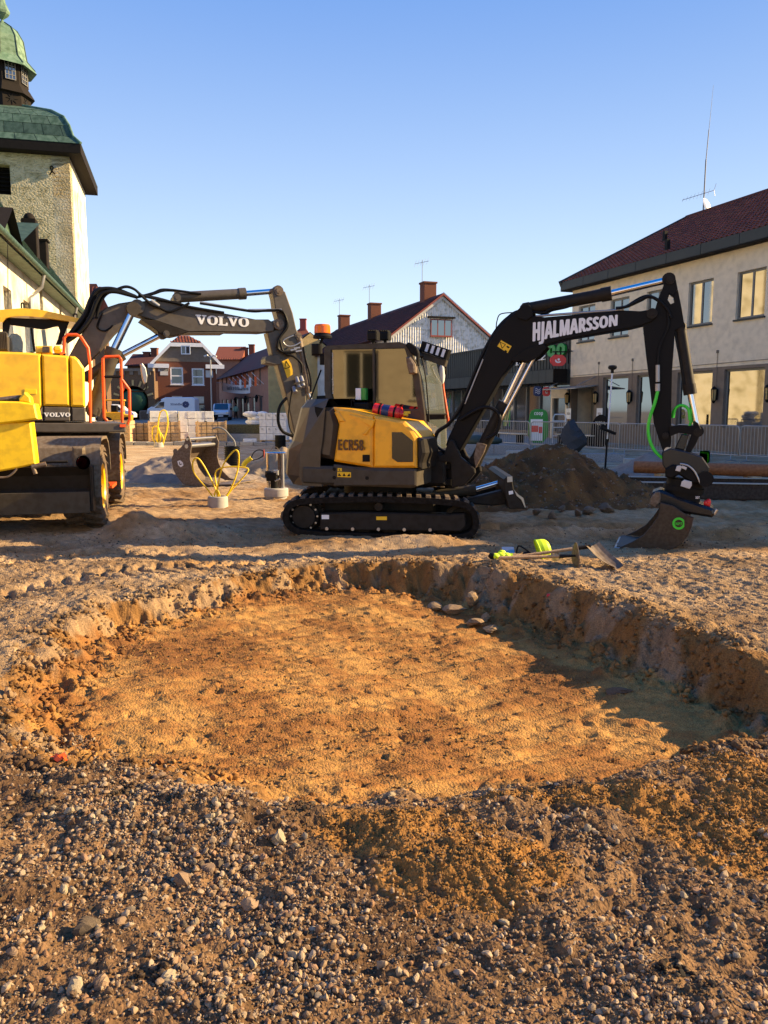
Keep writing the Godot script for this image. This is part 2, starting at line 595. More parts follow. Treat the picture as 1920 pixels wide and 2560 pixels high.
func make_sdf() -> void:
	sdf.resize(SNX * SND)
	var p := PackedVector2Array()
	for r in RIM:
		p.append(Vector2(r[0], r[1]))
	for j in SND:
		for i in SNX:
			var q := Vector2(SX0 + i * SSTEP, SD0 + j * SSTEP)
			var best := 1e9
			for k in p.size():
				best = minf(best, q.distance_squared_to(Geometry2D.get_closest_point_to_segment(q, p[k], p[(k + 1) % p.size()])))
			best = sqrt(best)
			sdf[j * SNX + i] = best if Geometry2D.is_point_in_polygon(q, p) else -best

func pit_dist(x: float, d: float) -> float:
	var u := (x - SX0) / SSTEP
	var v := (d - SD0) / SSTEP
	if u < 0.0 or v < 0.0 or u >= SNX - 1 or v >= SND - 1:
		return -1.0
	var i := int(u)
	var j := int(v)
	var a := u - i
	var b := v - j
	var k := j * SNX + i
	return lerpf(lerpf(sdf[k], sdf[k + 1], a), lerpf(sdf[k + SNX], sdf[k + SNX + 1], a), b)

func bump(x: float, d: float, cx: float, cd: float, rx: float, rd: float) -> float:
	var a := (x - cx) / rx
	var b := (d - cd) / rd
	var q := a * a + b * b
	return exp(-q) if q < 9.0 else 0.0

func tread(x: float, d: float) -> float:
	var out := 0.0
	if not ((x < -0.8 and x > -6.0 and d > 3.2 and d < 9.5) or (x > 0.2 and x < 2.0 and d < 3.1)):
		return 0.0
	for t in TRACKS.size():
		var tr: Array = TRACKS[t]
		var along := 0.0
		var half := 0.24 if t < 3 else 0.16
		for k in tr.size() - 1:
			var a := Vector2(tr[k][0], tr[k][1])
			var b := Vector2(tr[k + 1][0], tr[k + 1][1])
			var l := a.distance_to(b)
			var e := (b - a) / l
			var q := Vector2(x, d) - a
			var s := q.dot(e)
			if s >= 0.0 and s <= l:
				var w := q.cross(e)
				if absf(w) < half + 0.06:
					var edge := 1.0 - smoothstep(half - 0.03, half + 0.05, absf(w))
					var ph := (along + s + absf(w) * 0.55) / 0.19
					var f := ph - floorf(ph)
					out = minf(out, edge * (-0.012 - 0.035 * smoothstep(0.0, 0.12, f) * (1.0 - smoothstep(0.38, 0.5, f))))
			along += l
	return out

# where orange soil has been spilt on the near and right side
func spill(x: float, d: float) -> float:
	var m := 0.0
	if d > 4.2 or d < 1.9 or x < -1.2 or x > 3.6:
		return 0.0
	m = maxf(m, bump(x, d, 0.08, 2.86, 0.42, 0.16))
	m = maxf(m, bump(x, d, 0.34, 2.6, 0.36, 0.22))
	m = maxf(m, bump(x, d, 1.35, 2.9, 0.45, 0.3))
	m = maxf(m, bump(x, d, 1.75, 3.2, 0.6, 0.36))
	m = maxf(m, bump(x, d, 0.85, 3.08, 0.5, 0.1))
	return m

# long scrapes left by the bucket, running across the pit
func groove(x: float, d: float) -> float:
	var u := x * 0.82 + d * 0.57
	var v := d * 0.82 - x * 0.57
	return nz.scrape.get_noise_2d(u * 0.22 + 40.0, v * 2.6)

func height(x: float, d: float) -> float:
	var h := 0.0
	if d > 30.0:
		return 0.0108 * (d - 30.0)
	var near := 1.0 - smoothstep(16.0, 24.0, d)
	if near <= 0.0:
		return 0.0
	h += nz.big.get_noise_2d(x, d) * 0.06 * near
	var s := -1.0
	if d < 9.2 and d > 2.4 and absf(x) < 3.2:
		s = pit_dist(x, d)
	var rough := 1.0
	if s > -0.9:
		var e: float = nz.edge.get_noise_2d(x, d)
		s += e * 0.16 * smoothstep(-0.5, 0.0, s) + nz.clod.get_noise_2d(x, d) * 0.05
		var deep := lerpf(0.18, 0.36, smoothstep(-1.6, 1.4, x))
		var w := 0.17 + 0.22 * (1.0 - smoothstep(-2.2, -1.3, x)) * (1.0 - smoothstep(4.5, 7.0, d)) + 0.22 * absf(nz.mid.get_noise_2d(x * 0.9, d * 0.9))
		if d < 3.8 and x < 1.2:
			w += 0.12
		w += 0.16 * smoothstep(0.2, 1.0, x)
		var wall := smoothstep(0.0, w, s)
		h -= deep * wall
		h += 0.035 * exp(-pow((s + 0.12) / 0.11, 2.0)) * (0.6 + nz.mid.get_noise_2d(x, d))
		# crumbled foot of the wall, and gullies in its face
		h += 0.05 * bump(s, 0.0, w + 0.05, 0.0, 0.09, 1.0) * maxf(0.0, nz.mid.get_noise_2d(x * 1.7 + 31.0, d * 1.7) + 0.25)
		h += (nz.gully.get_noise_2d(x, d) * 0.035 + nz.clod.get_noise_2d(x * 0.7, d * 0.7) * 0.05) * wall * (1.0 - smoothstep(w, w + 0.12, s))
		rough = 1.0 - 0.3 * smoothstep(w, w + 0.2, s)
		if s > w:
			h += nz.scrape.get_noise_2d(x * 0.8 + d * 0.35, d * 2.2) * 0.02 + groove(x, d) * 0.016
			h += 0.05 * maxf(0.0, nz.mid.get_noise_2d(x * 1.5 + 77.0, d * 1.5) - 0.38)
			h -= 0.14 * maxf(0.0, nz.mid.get_noise_2d(x * 2.2 + 7.0, d * 2.2 + 50.0) - 0.5)
	if s < 0.25:
		h += tread(x, d) * (1.2 if d > 3.3 else 0.4) * (1.0 - smoothstep(0.0, 0.1, s))
	# ridges and little mounds
	if d > 8.6 and d < 17.0:
		h += 0.13 * bump(x, d, 0.45, 9.55, 0.55, 0.18) + 0.06 * bump(x, d, -0.5, 9.5, 0.5, 0.2)
		h += 0.25 * bump(x, d, -3.3, 10.6, 0.36, 0.3) + 0.1 * bump(x, d, -2.7, 10.3, 0.5, 0.25)
		h += 0.10 * bump(x, d, -2.3, 10.4, 1.4, 0.35) + 0.1 * bump(x, d, -3.9, 15.4, 1.3, 0.5)
	elif d < 4.2:
		h += 0.07 * bump(x, d, -0.85, 2.9, 0.5, 0.22) + 0.06 * bump(x, d, 0.36, 2.62, 0.3, 0.14)
		h += 0.07 * bump(x, d, 1.6, 3.2, 0.55, 0.22) + 0.05 * bump(x, d, 0.05, 2.82, 0.12, 0.2)
	if x > 0.9 and d > 9.6 and d < 12.4:
		var c: float = 10.95 + 0.25 * nz.big.get_noise_2d(x * 0.6, 3.0)
		h -= 0.38 * smoothstep(1.2, 2.0, x) * (1.0 - smoothstep(0.26, 0.48, absf(d - c) + 0.07 * nz.mid.get_noise_2d(x, d)))
		h += 0.10 * smoothstep(1.2, 2.0, x) * bump(x, d, x, c - 0.62, 1.0, 0.17)
	var cl: float = nz.clod.get_noise_2d(x, d)
	h += rough * near * (nz.mid.get_noise_2d(x + 9.0, d) * 0.028 + cl * absf(cl) * 0.05 * ((1.0 if d > 4.2 else 0.6) if rough > 0.99 else 0.45) + nz.fine.get_noise_2d(x, d) * 0.009)
	var sp := spill(x, d)
	if sp > 0.3:
		h += smoothstep(0.3, 0.7, sp) * (0.011 * nz.crumb.get_noise_2d(x, d) + 0.010 * nz.fine.get_noise_2d(x * 1.7, d * 1.7))
	return h

func soil_color(x: float, d: float, h: float) -> Color:
	var a: float = nz.tone.get_noise_2d(x, d)
	var b: float = nz.mid.get_noise_2d(x + 40.0, d)
	var f: float = nz.fine.get_noise_2d(x + 5.0, d)
	var gravel := Color(0.47, 0.32, 0.175)
	var brown := Color(0.27, 0.165, 0.08)
	var orange := Color(0.40, 0.20, 0.055)
	var c := gravel.lerp(brown, clampf(0.42 + a * 0.9 + b * 0.5, 0.0, 1.0))
	if d < 4.2:
		c = Color(0.27, 0.157, 0.075).lerp(Color(0.14, 0.08, 0.04), clampf(0.45 + a * 1.0 + b * 0.7, 0.0, 1.0))
	elif d > 8.4:
		c = Color(0.53, 0.36, 0.195).lerp(Color(0.38, 0.215, 0.088), clampf(0.4 + a * 1.2 + b * 0.4, 0.0, 1.0))
		if d > 16.0:
			c = c.lerp(Color(0.60, 0.47, 0.32).lerp(Color(0.44, 0.29, 0.16), clampf(0.4 + a * 1.3, 0.0, 1.0)), smoothstep(16.0, 19.0, d))
	var s := -1.0
	if d < 9.2 and d > 2.4 and absf(x) < 3.2:
		s = pit_dist(x, d)
	if s > -0.6:
		s += nz.edge.get_noise_2d(x, d) * 0.13 * smoothstep(-0.5, 0.0, s)
		# far bank and right bank: orange-brown earth beside the pit
		c = c.lerp(Color(0.38, 0.22, 0.085), 0.65 * smoothstep(-0.5, -0.1, s) * smoothstep(-1.2, 0.5, x) * smoothstep(4.0, 5.5, d))
		if s > 0.0:
			var bright := Color(0.53, 0.285, 0.088)
			var midt := Color(0.36, 0.163, 0.049)
			var dark := Color(0.24, 0.105, 0.035)
			var soil2 := smoothstep(-0.06, 0.1, nz.patch.get_noise_2d(x * 1.2 + 15.0, d * 1.2) - 0.02)
			var k: float = 0.20 + 0.48 * soil2 + nz.patch.get_noise_2d(x, d) * 0.9 + groove(x, d) * 0.45 + nz.scrape.get_noise_2d(x * 0.8 + d * 0.35, d * 2.2) * 0.45 + f * 0.4 + nz.clod.get_noise_2d(x, d) * 0.3
			var fl := bright.lerp(midt, clampf(k * 1.6, 0.0, 1.0)).lerp(dark, clampf((k - 0.62) * 1.7, 0.0, 1.0))
			# the cut face: brown earth with grey gravelly lenses
			var lens: float = nz.patch.get_noise_2d(x * 1.9 + 60.0, d * 1.9) + 0.5 * nz.edge.get_noise_2d(x + 3.0, d) + 0.25 * (1.0 - smoothstep(-1.6, -0.6, x))
			var wallc := Color(0.30, 0.155, 0.052).lerp(Color(0.36, 0.235, 0.125), smoothstep(0.12, 0.3, lens))
			c = wallc.lerp(fl, smoothstep(0.16, 0.24, s + b * 0.12 - (0.14 if x > 0.5 else 0.0)))
	var sp: float = spill(x, d) + b * 0.35 + nz.edge.get_noise_2d(x, d) * 0.25
	c = c.lerp(orange.lerp(Color(0.25, 0.11, 0.03), clampf(0.3 + f, 0.0, 1.0)), 0.92 * smoothstep(0.38, 0.55, sp))
	return c * (1.0 + 0.36 * f + 0.26 * nz.clod.get_noise_2d(x, d))

func add_strip(sh: Shape, x0: float, x1: float, d0: float, d1: float, st: float, drop_edge: float) -> void:
	var nx := int(round((x1 - x0) / st)) + 1
	var nd := int(round((d1 - d0) / st)) + 1
	var hs := PackedFloat32Array()
	hs.resize(nx * nd)
	var cs := PackedColorArray()
	cs.resize(nx * nd)
	for j in nd:
		var d := d0 + j * st
		for i in nx:
			var x := x0 + i * st
			var h := height(x, d)
			cs[j * nx + i] = soil_color(x, d, h)
			if drop_edge > 0.0 and j < 3:
				h -= drop_edge
			hs[j * nx + i] = h
	var ns := PackedVector3Array()
	ns.resize(nx * nd)
	for j in nd:
		for i in nx:
			var k := j * nx + i
			var hx := hs[k + (1 if i < nx - 1 else 0)] - hs[k - (1 if i > 0 else 0)]
			var hd := hs[k + (nx if j < nd - 1 else 0)] - hs[k - (nx if j > 0 else 0)]
			ns[k] = Vector3(-hx, 2.0 * st, hd).normalized()
	stored.append([x0, x1, d0, d1, st, hs, nx])
	# appended as an indexed part of the ground mesh
	var base := gv.size()
	for j in nd:
		for i in nx:
			gv.append(Vector3(x0 + i * st, hs[j * nx + i], -(d0 + j * st)))
	gn.append_array(ns)
	gc.append_array(cs)
	for j in nd - 1:
		for i in nx - 1:
			var a := base + j * nx + i
			gi.append(a); gi.append(a + nx); gi.append(a + 1)
			gi.append(a + 1); gi.append(a + nx); gi.append(a + nx + 1)

var gv := PackedVector3Array()
var gn := PackedVector3Array()
var gc := PackedColorArray()
var gi := PackedInt32Array()
var ground: MeshInstance3D

func build_ground() -> void:
	nz.big = noise(1, 0.35, 2)
	nz.edge = noise(2, 2.2, 4)
	nz.mid = noise(3, 2.6, 3)
	nz.clod = noise(4, 9.0, 3)
	nz.fine = noise(5, 26.0, 2)
	nz.tone = noise(6, 0.8, 4)
	nz.scrape = noise(7, 3.2, 4)
	nz.patch = noise(8, 0.75, 5)
	nz.gully = noise(9, 7.0, 3)
	nz.crumb = noise(10, 20.0, 3)
	make_sdf()
	var sh := Shape.new()
	add_strip(sh, -3.4, 3.4, 0.6, 3.8, 0.0125, 0.0)
	add_strip(sh, -6.4, 6.4, 3.75, 8.8, 0.02, 0.004)
	add_strip(sh, -12.0, 12.0, 8.68, 19.4, 0.05, 0.008)
	add_strip(sh, -24.0, 24.0, 19.2, 37.4, 0.2, 0.02)
	# wings either side of the finer strips, and the ground behind the camera
	add_strip(sh, -24.0, -11.8, -6.0, 19.6, 0.2, 0.0)
	add_strip(sh, 11.8, 24.0, -6.0, 19.6, 0.2, 0.0)
	add_strip(sh, -12.0, -6.3, -6.0, 9.0, 0.1, 0.0)
	add_strip(sh, 6.3, 12.0, -6.0, 9.0, 0.1, 0.0)
	add_strip(sh, -6.4, -3.35, -6.0, 3.85, 0.05, 0.0)
	add_strip(sh, 3.35, 6.4, -6.0, 3.85, 0.05, 0.0)
	add_strip(sh, -3.4, 3.4, -6.0, 0.65, 0.05, 0.0)
	var a := []
	a.resize(Mesh.ARRAY_MAX)
	a[Mesh.ARRAY_VERTEX] = gv
	a[Mesh.ARRAY_NORMAL] = gn
	a[Mesh.ARRAY_COLOR] = gc
	a[Mesh.ARRAY_INDEX] = gi
	var m := ArrayMesh.new()
	m.add_surface_from_arrays(Mesh.PRIMITIVE_TRIANGLES, a)
	ground = part(m, "ground", M.soil)
	structure(ground)
	# paved square and streets beyond the site, rising gently
	var pv := S()
	var ds := [37.2, 50.0, 70.0, 100.0, 160.0, 420.0]
	for i in ds.size() - 1:
		var h0: float = minf(0.0108 * (ds[i] - 30.0), 1.3) - 0.004
		var h1: float = minf(0.0108 * (ds[i + 1] - 30.0), 1.3) - 0.004
		pv.quad(V(-400, h0, ds[i]), V(400, h0, ds[i]), V(400, h1, ds[i + 1]), V(-400, h1, ds[i + 1]))
	for s in [-1.0, 1.0]:
		pv.quad(V(23.9 if s > 0 else -400, -0.01, -80), V(400 if s > 0 else -23.9, -0.01, -80), V(400 if s > 0 else -23.9, 0.06, 37.3), V(23.9 if s > 0 else -400, 0.06, 37.3))
	pv.quad(V(-24, -0.02, -80), V(24, -0.02, -80), V(24, -0.02, -5.9), V(-24, -0.02, -5.9))
	structure(part(pv, "square_paving", M.paving))

# ---------- stones ----------
var rocks := []

func make_rock(seed_: int, flat: float, cuts: int) -> ArrayMesh:
	var r := RandomNumberGenerator.new()
	r.seed = seed_
	# a lump bounded by a few random planes: broken rock
	var dirs := PackedVector3Array()
	var off := PackedFloat32Array()
	for k in cuts:
		var q := Vector3(r.randfn(), r.randfn(), r.randfn()).normalized()
		dirs.append(q)
		off.append(r.randf_range(0.22, 0.50))
	var sh := Shape.new()
	var rows := 7
	var cols := 11
	var rough := noise(seed_, 1.6, 2)
	var pos := func(i: int, s: int) -> Vector3:
		var th: float = PI * i / rows - PI / 2
		var ph: float = TAU * (s % cols) / cols + i * 0.4
		var q := Vector3(cos(th) * cos(ph), sin(th), cos(th) * sin(ph))
		var l := 0.62
		for k in dirs.size():
			var t := q.dot(dirs[k])
			if t > 0.05:
				l = minf(l, off[k] / t)
		return q * l * (1.0 + 0.10 * rough.get_noise_3dv(q * 1.7)) * Vector3(1.0, flat, 0.85)
	for i in rows:
		for s in cols:
			var p0: Vector3 = pos.call(i, s)
			var p1: Vector3 = pos.call(i, s + 1)
			var p2: Vector3 = pos.call(i + 1, s + 1)
			var p3: Vector3 = pos.call(i + 1, s)
			var nn := (p2 - p0).cross(p3 - p1).normalized()
			if nn.dot(p0 + p2) < 0.0: nn = -nn
			var na := (nn + p0.normalized() * 0.04).normalized()
			var nb := (nn + p1.normalized() * 0.04).normalized()
			var nc := (nn + p2.normalized() * 0.04).normalized()
			var nd := (nn + p3.normalized() * 0.04).normalized()
			sh.squad(p0, p3, p2, p1, na, nd, nc, nb)
	# white vertex colour so that copies are tinted by their own
	for k in sh.v.size():
		sh.c.append(Color(1, 1, 1))
	return sh.mesh()

func stone_tone() -> Color:
	var t := rng.randf()
	var c := Color(0.44, 0.30, 0.175)
	if t < 0.28: c = Color(0.52, 0.39, 0.25)
	elif t < 0.45: c = Color(0.34, 0.195, 0.105)
	elif t < 0.62: c = Color(0.22, 0.14, 0.08)
	elif t < 0.70: c = Color(0.09, 0.075, 0.06)
	return c * rng.randf_range(0.65, 1.12)

# the height of the built surface, read back from the strip that covers the place
var stored := []

func lie(x: float, d: float) -> float:
	for s in stored:
		if x > s[0] and x < s[1] and d > s[2] and d < s[3]:
			return s[5][int((d - s[2]) / s[4] + 0.5) * int(s[6]) + int((x - s[0]) / s[4] + 0.5)]
	return height(x, d)

func stone_tr(x: float, d: float, size: float, sink: float) -> Transform3D:
	var b := Basis(Vector3(rng.randfn(), rng.randfn(), rng.randfn()).normalized(), rng.randf() * TAU).scaled(Vector3.ONE * size)
	return Transform3D(b, V(x, lie(x, d) + size * sink, d))

# how thick broken stone lies
func stone_cover(x: float, d: float) -> float:
	var s := pit_dist(x, d)
	if s > 0.03 and not (x < -0.9 and s < 0.5 and d < 6.0):
		return 0.0
	var m := 0.0
	m = maxf(m, 1.25 * bump(x, d, -0.80, 3.1, 0.45, 0.22))
	m = maxf(m, 1.0 * bump(x, d, -0.72, 2.72, 0.5, 0.26))
	m = maxf(m, 0.9 * bump(x, d, -0.42, 2.42, 0.34, 0.28))
	m = maxf(m, 0.65 * bump(x, d, -0.35, 2.1, 0.36, 0.25))
	m = maxf(m, 0.5 * bump(x, d, 0.7, 2.0, 0.35, 0.5))
	m = maxf(m, 0.8 * bump(x, d, -1.5, 4.3, 0.4, 0.7))
	m = maxf(m, 0.45 * bump(x, d, -2.0, 5.6, 0.5, 1.2))
	m = maxf(m, 0.2)
	if spill(x, d) > 0.4:
		m *= 0.25
	return m * (0.75 + 0.9 * nz.mid.get_noise_2d(x * 1.4, d * 1.4))

func scatter(called: String, count: int, x0: float, x1: float, d0: float, d1: float, smin: float, smax: float, power: float, where: int) -> void:
	var lists := []
	for k in rocks.size():
		lists.append([])
	var tries := 0
	var n := 0
	while n < count and tries < count * 8:
		tries += 1
		var d := d0 + (d1 - d0) * pow(rng.randf(), 1.25)
		var x := rng.randf_range(x0, x1) * minf(1.0, (d + 1.2) / (d1 + 0.4))
		var keep := stone_cover(x, d) if where == 0 else (spill(x, d) if where == 1 else 1.0)
		if where == 0 and rng.randf() > keep:
			continue
		if where == 1 and (keep < 0.42 or rng.randf() > keep):
			continue
		if where == 3 and (pit_dist(x, d) < 0.2 or rng.randf() > 0.3 + nz.patch.get_noise_2d(x, d)):
			continue
		if where == 4 and (pit_dist(x, d) < -0.12 or pit_dist(x, d) > 0.34 + 0.3 * rng.randf() * rng.randf() or nz.mid.get_noise_2d(x * 1.5, d * 1.5) < -0.15 + 0.3 * rng.randf()):
			continue
		if where == 2 and pit_dist(x, d) > 0.0:
			continue
		var size := smin + (smax - smin) * pow(rng.randf(), power)
		var c := stone_tone()
		if where == 1: c = Color(0.42, 0.22, 0.065) * rng.randf_range(0.55, 1.1)
		elif where == 4: c = soil_color(x, d, lie(x, d)) * rng.randf_range(0.6, 1.15)
		elif where == 3: c = Color(0.42, 0.24, 0.08) * rng.randf_range(0.4, 1.15)
		elif nz.patch.get_noise_2d(x * 1.7 + 20.0, d * 1.7) > 0.34: c *= 0.3
		lists[rng.randi() % rocks.size()].append([stone_tr(x, d, size, 0.12), c])
		n += 1
	var holder := Node3D.new()
	for k in rocks.size():
		var mm := MultiMesh.new()
		mm.transform_format = MultiMesh.TRANSFORM_3D
		mm.use_colors = true
		mm.mesh = rocks[k]
		mm.instance_count = lists[k].size()
		for i in lists[k].size():
			mm.set_instance_transform(i, lists[k][i][0])
			mm.set_instance_color(i, lists[k][i][1])
		var o := MultiMeshInstance3D.new()
		o.multimesh = mm
		o.material_override = M.stone
		o.name = called
		o.set_meta("kind", "stuff")
		ground.add_child(o, true)
	holder.free()

func build_stones() -> void:
	for k in 6:
		rocks.append(make_rock(100 + k, [0.75, 0.6, 0.9, 0.7, 0.8, 0.55][k], [8, 7, 9, 7, 10, 8][k]))
	scatter("gravel", 50000, -2.4, 2.4, 1.3, 4.2, 0.0035, 0.013, 1.8, 0)
	scatter("crushed_stone", 7000, -2.2, 2.2, 1.3, 4.2, 0.012, 0.03, 1.8, 0)
	scatter("soil_crumbs", 20000, -2.6, 2.6, 1.6, 4.0, 0.004, 0.014, 2.2, 1)
	scatter("bank_gravel", 12000, -6.0, 6.0, 3.4, 10.5, 0.008, 0.03, 3.0, 2)
	scatter("sand_crumbs", 6000, -2.6, 2.6, 3.2, 8.3, 0.005, 0.028, 3.5, 3)
	scatter("bank_crumbs", 14000, -3.6, 3.6, 3.5, 8.9, 0.008, 0.055, 4.0, 4)
	# the largest, one by one
	var mts := []
	for k in 7:
		var m: StandardMaterial3D = M.stone.duplicate()
		m.vertex_color_use_as_albedo = false
		var c: Color = [Color(0.44, 0.32, 0.20), Color(0.37, 0.25, 0.155), Color(0.40, 0.24, 0.14), Color(0.28, 0.19, 0.12), Color(0.45, 0.36, 0.23), Color(0.14, 0.105, 0.07), Color(0.34, 0.27, 0.18)][k]
		m.albedo_color = c.linear_to_srgb()
		mts.append(m)
	var n := 0
	while n < 285:
		var d := 1.75 + 1.75 * pow(rng.randf(), 0.9)
		var x := rng.randf_range(-1.5, 1.5)
		if rng.randf() > stone_cover(x, d):
			continue
		put(rocks[rng.randi() % 6], "stone", mts[rng.randi() % 7], stone_tr(x, d, rng.randf_range(0.022, 0.038), 0.1), ground)
		n += 1
	# the ones that stand out in the photograph: photo place and width
	for q in [[420, 2455, 110], [255, 2470, 90], [525, 2180, 85], [460, 2215, 100], [625, 2260, 80], [300, 2320, 60], [720, 2240, 60], [400, 1935, 60], [560, 2090, 45], [700, 2120, 85], [1180, 2410, 45], [1500, 2530, 50], [215, 2330, 110], [185, 2480, 90], [730, 2385, 55]]:
		var p := on_ground(q[0], q[1])
		var size: float = q[2] / LENS * sqrt(p.x * p.x + p.z * p.z + 2.5) * 0.5
		put(rocks[rng.randi() % 6], "stone", mts[5 if q[2] == 110 and q[0] < 300 else rng.randi() % 5], stone_tr(p.x, -p.z, size, 0.05), ground)

# ---------- building helpers ----------
# a wall of the frame's xy plane with openings; front at z = 0, back at -thick
func wall(sh: Shape, fr: Transform3D, x0: float, x1: float, y0: float, y1: float, holes: Array, thick: float) -> void:
	var xs := [x0, x1]
	var ys := [y0, y1]
	for h in holes:
		xs.append(h[0]); xs.append(h[2]); ys.append(h[1]); ys.append(h[3])
	xs.sort(); ys.sort()
	for i in xs.size() - 1:
		if xs[i + 1] - xs[i] < 1e-4: continue
		for j in ys.size() - 1:
			if ys[j + 1] - ys[j] < 1e-4: continue
			var cx: float = (xs[i] + xs[i + 1]) / 2
			var cy: float = (ys[j] + ys[j + 1]) / 2
			var open := false
			for h in holes:
				if cx > h[0] and cx < h[2] and cy > h[1] and cy < h[3]:
					open = true
			if open: continue
			for z in [0.0, -thick]:
				var a := fr * Vector3(xs[i], ys[j], z)
				var b := fr * Vector3(xs[i + 1], ys[j], z)
				var c := fr * Vector3(xs[i + 1], ys[j + 1], z)
				var d := fr * Vector3(xs[i], ys[j + 1], z)
				if z == 0.0: sh.quad(a, b, c, d)
				else: sh.quad(a, d, c, b)
	var rims := [[x0, y0, x1, y1, -1.0]]
	for h in holes:
		rims.append([h[0], h[1], h[2], h[3], 1.0])
	for r in rims:
		var p := [Vector2(r[0], r[1]), Vector2(r[2], r[1]), Vector2(r[2], r[3]), Vector2(r[0], r[3])]
		for k in 4:
			var a: Vector2 = p[k]
			var b: Vector2 = p[(k + 1) % 4]
			if r[4] < 0.0:
				var w := a; a = b; b = w
			sh.quad(fr * Vector3(a.x, a.y, 0), fr * Vector3(b.x, b.y, 0), fr * Vector3(b.x, b.y, -thick), fr * Vector3(a.x, a.y, -thick))

# a window in an opening: frame bars, panes as sub-parts, a sill
func window(parent: Node, fr: Transform3D, x0: float, y0: float, x1: float, y1: float, cols: int, rows: int, bar: float, frame_m: Material, pane_m: Material, back: float = 0.1, sill_m: Material = null, called: String = "window") -> MeshInstance3D:
	var f := S()
	var z0 := -back - 0.05
	var z1 := -back
	f.box(fr, Vector3(x0, y0, z0), Vector3(x0 + bar, y1, z1))
	f.box(fr, Vector3(x1 - bar, y0, z0), Vector3(x1, y1, z1))
	f.box(fr, Vector3(x0 + bar, y0, z0), Vector3(x1 - bar, y0 + bar, z1))
	f.box(fr, Vector3(x0 + bar, y1 - bar, z0), Vector3(x1 - bar, y1, z1))
	for k in range(1, cols):
		var x := x0 + (x1 - x0) * k / cols
		f.box(fr, Vector3(x - bar * 0.5, y0 + bar, z0 + 0.003), Vector3(x + bar * 0.5, y1 - bar, z1 - 0.003))
	for k in range(1, rows):
		var y := y0 + (y1 - y0) * k / rows
		f.box(fr, Vector3(x0 + bar, y - bar * 0.4, z0 + 0.006), Vector3(x1 - bar, y + bar * 0.4, z1 - 0.006))
	var o := part(f, called, frame_m, parent)
	for k in cols:
		var p := S()
		var a := x0 + (x1 - x0) * k / cols + bar * 0.45
		var b := x0 + (x1 - x0) * (k + 1) / cols - bar * 0.45
		# panes are never quite plane to one another
		var skew := (rng.randf() - 0.5) * 0.012
		p.quad(fr * Vector3(a, y0 + bar * 0.9, z0 + 0.025 - skew), fr * Vector3(b, y0 + bar * 0.9, z0 + 0.025 + skew), fr * Vector3(b, y1 - bar * 0.9, z0 + 0.025 + skew), fr * Vector3(a, y1 - bar * 0.9, z0 + 0.025 - skew))
		part(p, "pane", pane_m, o)
	if sill_m != null:
		var s := S()
		s.box(fr, Vector3(x0 - 0.06, y0 - 0.07, -back), Vector3(x1 + 0.06, y0 - 0.002, 0.07))
		part(s, "sill", sill_m, o)
	return o

# a roof plane covered with pantiles: corner, along, up the slope
func tiles(parent: Node, o: Vector3, along: Vector3, up: Vector3, la: float, lu: float, w: float, l: float, m: Material, skip = null) -> void:
	var a := along.normalized()
	var u := up.normalized()
	var n := a.cross(u).normalized()
	if n.y < 0.0: n = -n
	var t := S()
	var k := 6
	for i in k:
		var x0 := w * i / k
		var x1 := w * (i + 1) / k
		var h0 := 0.028 * sin(TAU * i / k)
		var h1 := 0.028 * sin(TAU * (i + 1) / k)
		var q := func(x: float, h: float, y: float, lift: float) -> Vector3: return Vector3(x, y, h + lift)
		t.quad(q.call(x0, h0, 0, 0.045), q.call(x1, h1, 0, 0.045), q.call(x1, h1, l * 1.06, 0.0), q.call(x0, h0, l * 1.06, 0.0))
		t.quad(q.call(x0, h0, 0, 0.02), q.call(x1, h1, 0, 0.02), q.call(x1, h1, 0, 0.045), q.call(x0, h0, 0, 0.045))
	for i in t.v.size(): t.c.append(Color(1, 1, 1))
	var b := Basis(a, u, n)
	var list := []
	for j in int(lu / l):
		for i in int(la / w):
			var p := o + a * (i * w) + u * (j * l) + n * 0.02
			if skip != null and skip.call(i * w, j * l): continue
			list.append(Transform3D(b, p))
	var mm := MultiMesh.new()
	mm.transform_format = MultiMesh.TRANSFORM_3D
	mm.use_colors = true
	mm.mesh = t.mesh()
	mm.instance_count = list.size()
	for i in list.size():
		mm.set_instance_transform(i, list[i])
		var g := rng.randf_range(0.6, 1.15)
		mm.set_instance_color(i, Color(g, g * rng.randf_range(0.85, 1.1), g * rng.randf_range(0.8, 1.1)))
	var mi := MultiMeshInstance3D.new()
	mi.multimesh = mm
	var m2: StandardMaterial3D = m.duplicate()
	m2.vertex_color_use_as_albedo = true
	mi.material_override = m2
	mi.name = "roof_tiles"
	mi.set_meta("kind", "stuff")
	parent.add_child(mi, true)
	var par: Node = parent
	var off := Vector3.ZERO
	while par != self:
		off += (par as Node3D).position
		par = par.get_parent()
	mi.position = -off

# a house block: walls from a frame (x along the front, z out), gable roof with ridge along x or z
func chimney(parent: Node, p: Vector3, w: float, dp: float, h: float, b: Basis, m: Material) -> void:
	var s := S()
	s.box(Transform3D(b, p), Vector3(-w / 2, -1.2, -dp / 2), Vector3(w / 2, h, dp / 2), 0.02)
	var o := part(s, "chimney", m, parent)
	var c := S()
	c.box(Transform3D(b, p), Vector3(-w / 2 - 0.07, h + 0.002, -dp / 2 - 0.07), Vector3(w / 2 + 0.07, h + 0.14, dp / 2 + 0.07), 0.02)
	part(c, "chimney_cap", m, o)

